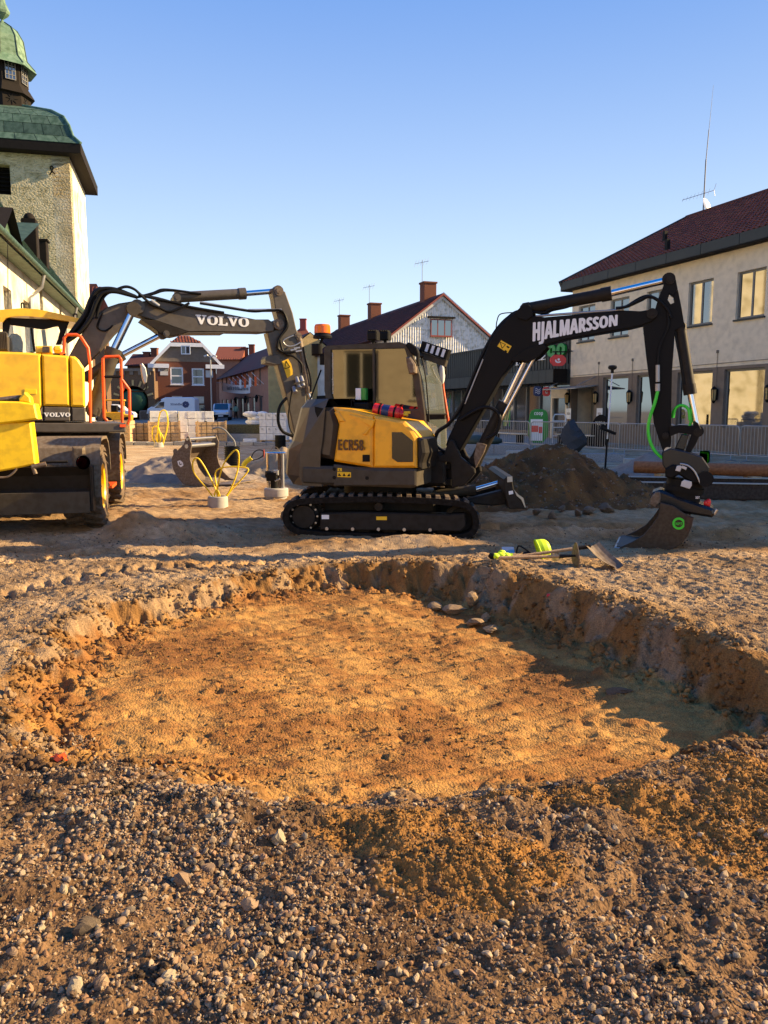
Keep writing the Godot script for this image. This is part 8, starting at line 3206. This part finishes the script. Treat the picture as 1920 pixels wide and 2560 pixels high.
	var skirt := part(s, "side_skirt", M.panelgrey, t)
	for q in [[592, 1362, 630, 1336], [590, 1415, 712, 1372]]:
		s = S()
		var b := trace(fu, 0.956, [[q[0], q[1]], [q[2], q[3]]], 680, 800, z8)
		s.box(fu, Vector3(b[0].x, b[0].y, 0.9555), Vector3(b[1].x, b[1].y, 0.958))
		part(s, "warning_sticker", M.decal_yellow, skirt)
		s = S()
		var wd := b[1].x - b[0].x
		var hd := b[1].y - b[0].y
		for k in (3 if wd > 0.12 else 1):
			var cx := b[0].x + wd * (k + 0.5) / (3.0 if wd > 0.12 else 1.0)
			s.prism(fu, PackedVector2Array([Vector2(cx - hd * 0.35, b[0].y + hd * 0.2), Vector2(cx + hd * 0.35, b[0].y + hd * 0.2), Vector2(cx + (k - 1) * 0.01, b[0].y + hd * 0.8)]), 0.9581, 0.959)
		part(s, "sticker_mark", M.black, skirt)
	for q in [[857, 1425], [562, 1345], [562, 1420]]:
		s = S()
		var b := trace(fu, 0.956, [[q[0], q[1]]], 680, 800, z8)[0]
		s.cyl(fu * Vector3(b.x, b.y, 0.956), fu * Vector3(b.x, b.y, 0.962), 0.024, 12)
		part(s, "plug", M.black, skirt)
	var e0 := trace(fu, 0.95, [[604, 1172], [830, 1080], [832, 1172], [850, 1146]], 680, 800, z8)
	letters("ECR58", "Droid Sans", true, Transform3D(fu.basis, fu * Vector3(0, 0, 0.9695)), e0[0].x, e0[0].y, e0[1].x - e0[0].x, e0[1].y - e0[0].y, 0.003, M.brown_print, t, -1.0, 0.0, 0.02)
	letters("F", "Droid Sans", true, Transform3D(fu.basis, fu * Vector3(0, 0, 0.9695)), e0[2].x + 0.008, e0[2].y, e0[3].x - e0[2].x - 0.01, e0[3].y - e0[2].y, 0.003, M.brown_print, t)
	# deck in front, under the cab door
	s = S()
	s.prism(fu, trace(fu, 0.3, [[1290, 1180], [1520, 1190], [1560, 1240], [1560, 1490], [1290, 1498]], 680, 800, z8), -0.85, 0.3, 0.03)
	s.prism(fu, trace(fu, 0.93, [[1306, 1060], [1360, 1075], [1378, 1200], [1350, 1290], [1350, 1345], [1306, 1340]], 680, 800, z8), 0.3, 0.93, 0.03)
	part(s, "front_deck", M.charcoal, t)
	# cab
	var co := 0.12
	var cz0 := -0.93
	var side := trace(fu, co, [[560, 800], [500, 730], [474, 650], [472, 270], [500, 240], [1150, 204], [1222, 232], [1275, 310], [1335, 520], [1375, 850], [1392, 1180], [1392, 1290], [1290, 1290], [1290, 1060], [1180, 900], [900, 840]], 680, 800, z8)
	s = S()
	s.prism(fu, trace(fu, co, [[468, 262], [498, 232], [1150, 197], [1228, 228], [1285, 310], [1262, 318], [1205, 262], [1150, 250], [500, 268]], 680, 800, z8), cz0, co, 0.02)
	var cab := part(s, "cab_roof", M.panelgrey, t)
	for z in [[co - 0.07, co], [cz0, cz0 + 0.07]]:
		for q in [[[470, 262], [530, 262], [530, 640], [548, 720], [600, 780], [545, 785], [490, 722], [470, 640]],
				[[1200, 255], [1262, 300], [1330, 500], [1378, 850], [1395, 1290], [1345, 1290], [1325, 880], [1270, 520]],
				[[535, 760], [920, 800], [1330, 800], [1345, 1000], [1200, 920], [560, 800]],
				[[903, 262], [922, 262], [926, 800], [908, 800]]]:
			s = S()
			s.prism(fu, trace(fu, co, q, 680, 800, z8), z[0], z[1], 0.008)
			part(s, "cab_post", M.panelgrey, t)
	for q in [[[505, 268], [903, 262], [908, 800], [600, 780], [548, 720], [525, 640]], [[922, 262], [1200, 256], [1270, 520], [1325, 820], [926, 800]]]:
		s = S()
		s.prism(fu, trace(fu, co, q, 680, 800, z8), co - 0.04, co - 0.03)
		part(s, "side_pane", M.cab_pane, t)
	s = S()
	s.prism(fu, trace(fu, co, [[505, 268], [1200, 256], [1270, 520], [1325, 820], [1340, 1180], [600, 1180], [525, 640]], 680, 800, z8), cz0 + 0.03, cz0 + 0.04)
	part(s, "far_pane", M.clear, t)
	# front: curved pane between the two front posts, in two leaves
	var fe := trace(fu, co, [[1225, 270], [1290, 345], [1350, 560], [1385, 850], [1395, 900], [1398, 1200]], 680, 800, z8)
	for k in 2:
		s = S()
		var a0 := 0 if k == 0 else 4
		var a1 := 3 if k == 0 else 5
		for i in range(a0, a1):
			s.quad(fu * Vector3(fe[i].x, fe[i].y, co - 0.07), fu * Vector3(fe[i].x, fe[i].y, cz0 + 0.07), fu * Vector3(fe[i + 1].x, fe[i + 1].y, cz0 + 0.07), fu * Vector3(fe[i + 1].x, fe[i + 1].y, co - 0.07))
		part(s, "front_pane", M.clear, t)
	s = S()
	s.cyl(fu * Vector3(fe[3].x, fe[3].y, co - 0.05), fu * Vector3(fe[3].x, fe[3].y, cz0 + 0.05), 0.012, 6)
	s.tube(smooth_path(PackedVector3Array([fu * Vector3(fe[3].x + 0.03, fe[3].y - 0.1, co - 0.06), fu * Vector3(fe[2].x + 0.04, fe[2].y, co - 0.07), fu * Vector3(fe[1].x + 0.06, fe[1].y, co - 0.12)])), 0.01, 6)
	part(s, "wiper", M.black, t)
	s = S()
	s.prism(fu, trace(fu, co, [[1228, 340], [1270, 335], [1310, 400], [1316, 480], [1290, 495], [1258, 490], [1240, 420]], 680, 800, z8), co + 0.001, co + 0.12, 0.02)
	part(s, "mirror_housing", M.worn, t)
	s = S()
	s.prism(fu, trace(fu, co, [[1212, 228], [1235, 203], [1262, 210], [1315, 255], [1330, 300], [1330, 410], [1318, 415], [1308, 330], [1260, 300]], 680, 800, z8), co - 0.02, co + 0.05, 0.01)
	part(s, "hinge", M.black, t)
	# seat and floor inside
	s = S()
	s.prism(fu, trace(fu, -0.3, [[640, 1100], [640, 760], [620, 560], [700, 550], [760, 760], [980, 800], [990, 1100]], 680, 800, z8), -0.65, -0.15, 0.05)
	part(s, "seat", M.black, t)
	s = S()
	s.prism(fu, trace(fu, -0.3, [[560, 1000], [1380, 1060], [1385, 1180], [560, 1180]], 680, 800, z8), cz0 + 0.05, co - 0.08)
	part(s, "cab_floor", M.interior, t)
	# web address up the rear edge of the pane
	var ad := trace(fu, co, [[548, 292], [530, 292], [548, 665]], 680, 800, z8)
	var fv := Transform3D(fu.basis * Basis(Vector3(0, 0, 1), -PI / 2), fu * Vector3(ad[1].x, ad[1].y, co - 0.026))
	letters("www.larshjalmarssongrävfirma.se", "Droid Sans", false, fv, 0.0, 0.0, ad[0].y - ad[2].y, ad[0].x - ad[1].x, 0.002, M.decal, t)
	# lamps and beacon
	var lamp_at := [[915, 150, 0.0], [1020, 150, -0.4]]
	for q in lamp_at:
		s = S()
		var c := trace(fu, q[2], [[q[0], q[1]]], 680, 800, z8)[0]
		s.box(Transform3D(fu.basis, fu * Vector3(c.x, c.y, q[2])), Vector3(-0.07, -0.05, -0.07), Vector3(0.07, 0.06, 0.07), 0.012)
		s.box(Transform3D(fu.basis, fu * Vector3(c.x, c.y, q[2])), Vector3(-0.015, -0.16, -0.02), Vector3(0.015, -0.05, 0.02))
		for k in 4:
			s.box(Transform3D(fu.basis, fu * Vector3(c.x, c.y, q[2])), Vector3(-0.06 + k * 0.033, 0.061, -0.06), Vector3(-0.045 + k * 0.033, 0.085, 0.06))
		part(s, "work_lamp", M.black, t)
	var lb := trace(fu, -0.3, [[1470, 275]], 680, 800, z8)[0]
	var fl := Transform3D(fu.basis * Basis(Vector3(0, 0, 1), -0.33), fu * Vector3(lb.x, lb.y, -0.3))
	s = S()
	s.box(fl, Vector3(-0.2, -0.07, -0.1), Vector3(0.2, 0.07, 0.06), 0.012)
	var bar := part(s, "lamp_bar", M.black, t)
	s = S()
	s.box(fl, Vector3(-0.34, -0.16, -0.1), Vector3(0.2, -0.075, 0.02), 0.01)
	part(s, "lamp_bracket", M.panelgrey, bar)
	for k in 4:
		s = S()
		s.box(fl, Vector3(-0.12 + k * 0.08, -0.05, 0.061), Vector3(-0.08 + k * 0.08, 0.055, 0.066))
		part(s, "lens", M.white, bar)
	var bc := trace(fu, -0.1, [[455, 150]], 680, 800, z8)[0]
	var fb := Transform3D(Basis(), fu * Vector3(bc.x, bc.y, -0.1))
	s = S()
	s.lathe(fb, [[0.0, -0.03], [0.13, -0.025], [0.135, 0.0], [0.115, 0.03], [0.1, 0.05]], 22)
	s.tube(smooth_path(PackedVector3Array([fb * Vector3(0, -0.02, 0), fb * Vector3(-0.04, -0.2, 0), fb * Vector3(0.06, -0.42, 0)])), 0.02, 8)
	s.cube(fb * Vector3(-0.08, -0.18, 0), Vector3(0.14, 0.16, 0.1), 0.02, fu.basis)
	s.cube(fb * Vector3(0.02, -0.32, 0.02), Vector3(0.1, 0.14, 0.1), 0.015, fu.basis)
	s.cyl(fb * Vector3(-0.02, -0.46, 0.05), fb * Vector3(-0.22, -1.0, 0.1), 0.012, 6)
	var bcn := part(s, "beacon_foot", M.black, t)
	s = S()
	s.lathe(fb, [[0.115, 0.045], [0.112, 0.14], [0.1, 0.165], [0.0, 0.172]], 22)
	part(s, "beacon_lens", M.orange_glass, bcn)
	# red extinguisher strapped on the cover
	var xa := tp3(fu, 0.5, 680 + 945 * z8, 800 + 810 * z8)
	var xb := tp3(fu, 0.5, 680 + 1160 * z8, 800 + 845 * z8)
	var xe := (xb - xa).normalized()
	var xt := thing("fire_extinguisher", (xa + xb) * 0.5, "red fire extinguisher lying strapped on the amber engine cover", "fire extinguisher")
	s = S()
	s.tube(PackedVector3Array([xa - xe * 0.03, xa - xe * 0.02, xa + xe * 0.01, xa + xe * 0.05, xb - xe * 0.05, xb]), 0.085, 20)
	s.tube(PackedVector3Array([xb, xb + xe * 0.04]), 0.075, 16, 0.03)
	part(s, "cylinder", M.red, xt)
	for k in 2:
		s = S()
		var c := xa.lerp(xb, 0.18 + k * 0.62)
		s.cyl(c - xe * 0.012, c + xe * 0.012, 0.09, 18)
		s.cube(c - Vector3(0, 0.1, 0), Vector3(0.05, 0.06, 0.1), 0.0, fu.basis)
		part(s, "strap", M.black, xt)
	s = S()
	s.cyl(xb + xe * 0.04, xb + xe * 0.1, 0.02, 8)
	s.cube(xb + xe * 0.09 + Vector3(0, 0.03, 0), Vector3(0.08, 0.03, 0.02), 0.0, fu.basis)
	part(s, "valve", M.decal_yellow, xt)
	s = S()
	var lc := xa.lerp(xb, 0.42)
	s.tube(PackedVector3Array([lc - xe * 0.05, lc + xe * 0.05]), 0.0865, 20)
	part(s, "paper_label", M.navy, xt)
	# small equipment on the cover by the pane
	s = S()
	var hb := trace(fu, 0.3, [[745, 745], [880, 810]], 680, 800, z8)
	s.box(fu, Vector3(hb[0].x, hb[1].y - 0.05, 0.2), Vector3(hb[1].x, hb[0].y, 0.36), 0.015)
	s.tube(smooth_path(path(fu, 0.36, [[720, 790], [715, 730], [730, 715], [740, 740]], 680, 800, z8)), 0.012, 6)
	part(s, "pump", M.black, t)
	s = S()
	var fbx := trace(fu, 0.28, [[752, 720], [800, 615], [845, 720]], 680, 800, z8)
	s.box(fu, Vector3(fbx[0].x, fbx[0].y, 0.2), Vector3(fbx[1].x, fbx[1].y, 0.28), 0.005)
	part(s, "white_filter", M.white, t)
	s = S()
	s.box(fu, Vector3(fbx[1].x + 0.003, fbx[2].y, 0.2), Vector3(fbx[2].x, fbx[1].y, 0.28), 0.005)
	part(s, "green_filter", M.coop_green, t)
	# orange grab rail at the far front post
	s = S()
	s.tube(smooth_path(path(fu, cz0, [[1505, 485], [1530, 520], [1545, 640], [1575, 830], [1585, 900], [1570, 945]], 680, 800, z8)), 0.022, 8)
	part(s, "grab_rail", M.orange_rail, t)
	s = S()
	s.tube(smooth_path(path(fu, cz0, [[1510, 430], [1515, 385], [1560, 380], [1568, 490]], 680, 800, z8)), 0.014, 6)
	part(s, "mirror_guard", M.black, t)
	s = S()
	var mg := tp3(fu, cz0, 680 + 1530 * z8, 800 + 490 * z8)
	s.ball(mg, Vector3(0.05, 0.16, 0.07), 12)
	part(s, "mirror", M.pale_wall, t)

	# boom plane, in front of the house
	var fm := frame(V(1.0, 0, 10.5), fu.basis.x)
	var zc := 0.1717
	s = S()
	var post := trace(fm, 0.2, [[400, 1840], [470, 1655], [500, 1630], [540, 1640], [590, 1740], [650, 1880], [760, 1970], [850, 2050], [858, 2110], [800, 2190], [700, 2290], [520, 2330], [500, 1960], [320, 1935], [320, 1860]], 1040, 820, zc)
	s.prism(fm, post, 0.13, 0.2, 0.01)
	s.prism(fm, post, -0.2, -0.13, 0.01)
	part(s, "swing_post", M.charcoal, t)
	s = S()
	s.prism(fm, trace(fm, 0.12, [[100, 1960], [500, 1960], [510, 2060], [100, 2060]], 1040, 820, zc), -0.128, 0.128, 0.01)
	s.prism(fm, trace(fm, 0.12, [[100, 2190], [520, 2190], [520, 2300], [100, 2310]], 1040, 820, zc), -0.128, 0.128, 0.01)
	s.cyl(tp3(fm, 0.0, 1040 + 520 * zc, 820 + 1920 * zc), tp3(fm, 0.0, 1040 + 520 * zc, 820 + 2330 * zc), 0.09, 16)
	part(s, "swing_bracket", M.black, t)
	var za := 0.3014
	var zb := 0.3345
	s = S()
	var bp := trace(fm, 0.11, [[200, 1545], [180, 1500], [200, 1440], [290, 1250], [545, 640], [620, 530], [700, 440], [790, 372], [905, 430], [1000, 440], [1659, 384]], 1060, 660, za)
	bp.append_array(trace(fm, 0.11, [[180, 352], [270, 338], [305, 360], [302, 400], [270, 430], [195, 458], [95, 482], [0, 498]], 1540, 660, zb))
	bp.append_array(trace(fm, 0.11, [[1190, 622], [1020, 668], [880, 700], [800, 740], [720, 830], [640, 940], [300, 1540], [250, 1570]], 1060, 660, za))
	s.prism(fm, bp, -0.11, 0.11, 0.012)
	var boom := part(s, "boom", M.black, t)
	s = S()
	for z in [[0.112, 0.14], [-0.14, -0.112]]:
		s.prism(fm, trace(fm, 0.12, [[760, 400], [800, 360], [840, 335], [875, 340], [893, 365], [905, 430], [850, 470], [780, 450]], 1060, 660, za), z[0], z[1], 0.005)
		s.prism(fm, trace(fm, 0.12, [[720, 800], [790, 740], [880, 690], [990, 660], [1020, 690], [960, 760], [900, 800], [850, 812], [820, 800], [760, 812]], 1060, 660, za), z[0], z[1], 0.005)
	part(s, "boom_lugs", M.black, boom)
	s = S()
	s.prism(fm, trace(fm, 0.112, [[640, 632], [727, 682], [694, 738], [608, 682]], 1060, 660, za), 0.1105, 0.113)
	var ws := part(s, "warning_sticker", M.decal_yellow, boom)
	s = S()
	var wq := trace(fm, 0.114, [[632, 648], [676, 668], [648, 700]], 1060, 660, za)
	for k in 3:
		var d := wq[(k + 1) % 3] - wq[k]
		s.box(Transform3D(fm.basis * Basis(Vector3(0, 0, 1), d.angle()), fm * Vector3(wq[k].x, wq[k].y, 0)), Vector3(0, -0.004, 0.1131), Vector3(d.length(), 0.004, 0.1145))
	s.prism(fm, trace(fm, 0.114, [[688, 676], [712, 690], [700, 700], [684, 690]], 1060, 660, za), 0.1131, 0.1145)
	s.prism(fm, trace(fm, 0.114, [[672, 712], [692, 722], [684, 732], [668, 722]], 1060, 660, za), 0.1131, 0.1145)
	part(s, "sticker_mark", M.black, ws)
	var h0 := trace(fm, 0.111, [[905, 640], [900, 487], [1600, 508], [1597, 423]], 1060, 660, za)
	letters("HJALMARSSON", "Droid Sans", true, Transform3D(fm.basis, fm * Vector3(0, 0, 0.1105)), h0[0].x, h0[0].y, h0[2].x - h0[0].x, h0[1].y - h0[0].y, 0.003, M.decal, boom, h0[3].y - h0[2].y, h0[2].y - h0[0].y, 0.03)
	# stick
	s = S()
	var sp := trace(fm, 0.09, [[405, 82], [432, 90], [448, 120], [461, 186], [427, 238], [398, 214], [382, 262], [408, 300], [436, 288], [428, 241], [463, 192], [492, 335], [512, 462], [440, 492], [432, 620], [418, 800], [412, 1200], [414, 1330], [398, 1400], [352, 1402], [325, 1325], [282, 1190], [247, 860], [226, 700], [200, 462], [290, 345], [318, 250], [345, 190], [372, 100]], 1540, 660, zb)
	s.prism(fm, sp, -0.09, 0.09)
	part(s, "stick", M.black, t)
	s = S()
	for z in [[0.0905, 0.13], [-0.13, -0.0905]]:
		s.prism(fm, trace(fm, 0.1, [[400, 1215], [470, 1205], [600, 1212], [610, 1260], [560, 1275], [470, 1262], [400, 1290]], 1540, 660, zb), z[0], z[1], 0.006)
		s.prism(fm, trace(fm, 0.1, [[585, 1170], [615, 1190], [640, 1240], [620, 1290], [600, 1340], [560, 1405], [520, 1400], [560, 1290], [575, 1230]], 1540, 660, zb), z[0] + 0.001, z[1] - 0.001, 0.006)
	part(s, "bucket_link", M.black, t)
	s = S()
	s.prism(fm, trace(fm, 0.0, [[490, 1270], [545, 1275], [510, 1390], [440, 1375]], 1540, 660, zb), -0.07, 0.07, 0.01)
	part(s, "tilt_hose_guard", M.gloss_black, t)
	for q in [[388, 1398, 0.14, 0.045], [527, 1438, 0.14, 0.045], [370, 1285, 0.14, 0.04], [613, 1258, 0.14, 0.05], [270, 368, 0.13, 0.06], [405, 118, 0.11, 0.05]]:
		pin(t, fm, trace(fm, q[2], [[q[0], q[1]]], 1540, 660, zb)[0], q[2], q[3], M.steel if q[1] > 1390 else M.charcoal)
	# rams
	ram(t, tp3(fm, 0.0, 1060 + 845 * za, 660 + 375 * za), tp3(fm, 0.0, 1060 + 1555 * za, 660 + 242 * za), tp3(fm, 0.0, 1540 + 395 * zb, 660 + 118 * zb), 0.075, 0.04, "stick_cylinder", M.charcoal)
	ram(t, tp3(fm, 0.0, 1060 + 425 * za, 660 + 1640 * za), tp3(fm, 0.0, 1060 + 672 * za, 660 + 1150 * za), tp3(fm, 0.0, 1060 + 850 * za, 660 + 770 * za), 0.08, 0.042, "boom_cylinder", M.charcoal)
	ram(t, tp3(fm, 0.0, 1540 + 478 * zb, 660 + 470 * zb), tp3(fm, 0.0, 1540 + 556 * zb, 660 + 975 * zb), tp3(fm, 0.0, 1540 + 610 * zb, 660 + 1250 * zb), 0.068, 0.036, "bucket_cylinder", M.charcoal)
	s = S()
	s.cyl(tp3(fm, 0.1, 1060 + 620 * za, 660 + 1335 * za), tp3(fm, 0.1, 1060 + 925 * za, 660 + 755 * za), 0.022, 10)
	part(s, "supply_pipe", M.chrome, t)
	s = S()
	s.prism(fm, trace(fm, 0.13, [[415, 1600], [440, 1480], [490, 1490], [520, 1500], [500, 1560], [430, 1690]], 1060, 660, za), 0.1, 0.15, 0.006)
	part(s, "cylinder_guard", M.worn, t)
	s = S()
	s.cyl(tp3(fm, 0.12, 1060 + 340 * za, 660 + 1160 * za), tp3(fm, 0.12, 1060 + 490 * za, 660 + 790 * za), 0.01, 6)
	s.cyl(tp3(fm, 0.08, 1060 + 930 * za, 660 + 432 * za), tp3(fm, 0.08, 1060 + 1659 * za, 660 + 378 * za), 0.016, 6)
	part(s, "boom_pipes", M.zinc, boom)
	# hoses
	hoses(t, fm, [[180, 1560], [100, 1500], [110, 1400], [200, 1330], [280, 1230], [330, 1130]], 1060, 660, za, 0.05, 8, 0.14, 0.016, M.hose)
	hoses(t, fm, [[330, 1130], [440, 850], [540, 640], [640, 500], [740, 410], [830, 380]], 1060, 660, za, 0.0, 5, 0.08, 0.016, M.hose)
	hoses(t, fm, [[600, 540], [605, 470], [640, 420], [740, 405]], 1060, 660, za, 0.05, 1, 0.02, 0.008, M.hose, "cable")
	hoses(t, fm, [[300, 1290], [420, 1220], [520, 1190], [600, 1220], [635, 1290], [600, 1400], [520, 1450]], 1060, 660, za, 0.13, 2, 0.03, 0.02, M.hose)
	hoses(t, fm, [[900, 400], [1000, 410], [1060, 380], [1180, 350], [1290, 310]], 1060, 660, za, 0.02, 2, 0.05, 0.016, M.hose)
	hoses(t, fm, [[0, 330], [80, 320], [180, 265], [250, 245], [320, 275], [380, 340], [410, 400]], 1540, 660, zb, 0.06, 5, 0.07, 0.015, M.hose)
	hoses(t, fm, [[390, 370], [395, 470], [350, 570], [325, 660], [312, 760]], 1540, 660, zb, 0.105, 1, 0.01, 0.014, M.hose)
	hoses(t, fm, [[440, 500], [460, 620], [490, 780], [510, 900]], 1540, 660, zb, 0.05, 1, 0.03, 0.016, M.hose)
	s = S()
	s.tube(smooth_path(path(fm, 0.12, [[312, 950], [290, 1040], [255, 1140], [240, 1240], [260, 1340], [310, 1420], [390, 1470], [450, 1492]], 1540, 660, zb)), 0.02, 8)
	part(s, "green_hose", M.green_hose, t)
	s = S()
	s.tube(smooth_path(path(fm, 0.0, [[425, 1150], [430, 1100], [470, 1060], [520, 1065], [555, 1110], [560, 1180], [520, 1270], [475, 1380]], 1540, 660, zb)), 0.018, 8)
	part(s, "green_hose", M.green_hose, t)
	s = S()
	s.tube(smooth_path(path(fm, 0.05, [[430, 1140], [450, 1075], [500, 1055], [540, 1090], [550, 1170]], 1540, 660, zb)), 0.014, 8)
	part(s, "green_hose", M.green_hose, t)
	s = S()
	s.cyl(tp3(fm, 0.12, 1540 + 312 * zb, 660 + 755 * zb), tp3(fm, 0.12, 1540 + 312 * zb, 660 + 880 * zb), 0.026, 8)
	s.cyl(tp3(fm, 0.12, 1540 + 312 * zb, 660 + 895 * zb), tp3(fm, 0.12, 1540 + 311 * zb, 660 + 950 * zb), 0.03, 8)
	s.cyl(tp3(fm, 0.12, 1540 + 450 * zb, 660 + 1492 * zb), tp3(fm, 0.12, 1540 + 500 * zb, 660 + 1500 * zb), 0.022, 8)
	part(s, "hose_coupling", M.zinc, t)
	# tiltrotator
	var zd := 0.2652
	var ox := 1480.0
	var oy := 1060.0
	s = S()
	for z in [[0.1, 0.19], [-0.19, -0.1]]:
		s.prism(fm, trace(fm, 0.15, [[660, 265], [740, 225], [900, 262], [1040, 310], [1110, 410], [1102, 470], [1040, 540], [900, 470], [700, 440], [665, 380]], ox, oy, zd), z[0], z[1], 0.012)
	part(s, "hitch_plates", M.gloss_black, t)
	s = S()
	s.prism(fm, trace(fm, 0.22, [[690, 420], [760, 380], [900, 400], [1010, 480], [1020, 560], [940, 560], [820, 480], [740, 520], [690, 500]], ox, oy, zd), -0.2, 0.22, 0.02)
	s.cyl(tp3(fm, 0.26, ox + 1070 * zd, oy + 520 * zd), tp3(fm, -0.2, ox + 1070 * zd, oy + 520 * zd), 0.09, 18)
	part(s, "tilt_body", M.black, t)
	s = S()
	var ra := tp3(fm, 0.0, ox + 880 * zd, oy + 520 * zd)
	var rb := tp3(fm, 0.0, ox + 840 * zd, oy + 720 * zd)
	s.tube(PackedVector3Array([ra, ra.lerp(rb, 0.3), ra.lerp(rb, 0.32), ra.lerp(rb, 0.7), ra.lerp(rb, 0.72), rb]), 0.21, 24)
	s.cyl(ra.lerp(rb, 0.32), ra.lerp(rb, 0.55), 0.235, 24)
	part(s, "rotor", M.black, t)
	s = S()
	s.prism(fm, trace(fm, 0.26, [[845, 545], [870, 525], [940, 545], [942, 580], [920, 612], [835, 585]], ox, oy, zd), 0.235, 0.262, 0.004)
	s.prism(fm, trace(fm, 0.25, [[785, 440], [800, 395], [830, 390], [850, 400], [830, 450]], ox, oy, zd), 0.221, 0.25, 0.004)
	s.prism(fm, trace(fm, 0.25, [[850, 390], [898, 410], [885, 435], [845, 415]], ox, oy, zd), 0.221, 0.25, 0.004)
	part(s, "valve_plates", M.pale_wall, t)
	s = S()
	s.prism(fm, trace(fm, 0.24, [[545, 700], [570, 645], [640, 620], [700, 640], [820, 692], [1150, 800], [1165, 850], [1130, 885], [820, 835], [640, 760]], ox, oy, zd), -0.2, 0.24, 0.03)
	var qh := part(s, "quick_coupler", M.gloss_black, t)
	var xl := trace(fm, 0.245, [[975, 705], [1015, 690]], ox, oy, zd)
	letters("XDT", "Droid Sans", true, Transform3D(fm.basis, fm * Vector3(0, 0, 0.2405)), xl[0].x, xl[0].y, xl[1].x - xl[0].x, 0.03, 0.003, M.decal, qh)
	s = S()
	for q in [[1075, 745], [1095, 755], [1100, 735]]:
		s.ball(tp3(fm, 0.15, ox + q[0] * zd, oy + q[1] * zd), Vector3(0.03, 0.04, 0.03), 8)
	part(s, "red_caps", M.red, qh)
	s = S()
	s.tube(smooth_path(path(fm, 0.25, [[830, 375], [900, 390], [960, 440], [1000, 510], [1015, 560]], ox, oy, zd)), 0.012, 6)
	s.cyl(tp3(fm, 0.2, ox + 1150 * zd, oy + 850 * zd), tp3(fm, 0.2, ox + 1180 * zd, oy + 805 * zd), 0.02, 8)
	part(s, "fittings", M.steel, qh)
	s = S()
	s.lathe(Transform3D(Basis(fm.basis.z, fm.basis.x, -Vector3.UP), tp3(fm, 0.0, ox + 1050 * zd, oy + 310 * zd)), [[0.07, -0.04], [0.075, 0.0], [0.075, 0.05], [0.06, 0.07], [0.0, 0.07]], 18)
	part(s, "green_swivel", M.green_hose, t)
	s = S()
	s.prism(fm, trace(fm, 0.3, [[540, 760], [555, 690], [600, 640], [640, 640], [650, 690], [640, 740], [600, 790], [570, 770]], ox, oy, zd), 0.26, 0.3, 0.01)
	part(s, "hook_plate", M.worn, t)
	# bucket
	var bk := 0.48
	s = S()
	var curve := trace(fm, bk, [[228, 1178], [380, 1192], [640, 1200], [740, 1192], [850, 1120], [912, 1040], [935, 960], [900, 900], [780, 800], [650, 760]], ox, oy, zd)
	for i in curve.size() - 1:
		var a := curve[i]
		var b := curve[i + 1]
		var n := Vector2(-(b - a).y, (b - a).x).normalized() * 0.03
		s.prism(fm, PackedVector2Array([a, b, b + n, a + n]), -bk + 0.03, bk - 0.03)
	var buck := part(s, "bucket_shell", M.dark_steel, t)
	for z in [[bk - 0.03, bk], [-bk, -bk + 0.03]]:
		s = S()
		s.prism(fm, trace(fm, bk, [[228, 1178], [380, 1110], [480, 1050], [560, 960], [615, 880], [640, 800], [640, 740], [760, 770], [900, 862], [960, 880], [935, 980], [905, 1055], [845, 1130], [740, 1196], [380, 1194]], ox, oy, zd), z[0], z[1], 0.006)
		part(s, "side_plate", M.dark_steel, buck)
	s = S()
	s.prism(fm, trace(fm, bk, [[150, 1150], [150, 1185], [400, 1196], [400, 1150]], ox, oy, zd), -bk, -bk + 0.002)
	var le := trace(fm, bk, [[226, 1180], [400, 1190]], ox, oy, zd)
	s.box(fm, Vector3(le[0].x - 0.02, le[0].y - 0.005, -bk), Vector3(le[1].x, le[0].y + 0.022, bk), 0.004)
	part(s, "cutting_edge", M.steel, buck)
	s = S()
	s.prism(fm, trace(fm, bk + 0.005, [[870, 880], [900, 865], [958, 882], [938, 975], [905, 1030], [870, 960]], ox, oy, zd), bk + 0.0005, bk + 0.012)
	part(s, "sunlit_patch", M.rust, buck)  # rust brown stands in for orange sunlight on the bucket corner
	s = S()
	var ec := tp3(fm, bk + 0.005, ox + 818 * zd, oy + 938 * zd)
	s.lathe(Transform3D(Basis(fm.basis.x, fm.basis.z, -Vector3.UP), ec), [[0.045, 0.0], [0.045, 0.006], [0.07, 0.006], [0.07, 0.0]], 24)
	part(s, "green_ring", M.green_hose, buck)
	letters("NPT", "Droid Sans", true, Transform3D(fm.basis, ec), -0.035, -0.018, 0.07, 0.03, 0.006, M.green_hose, buck)
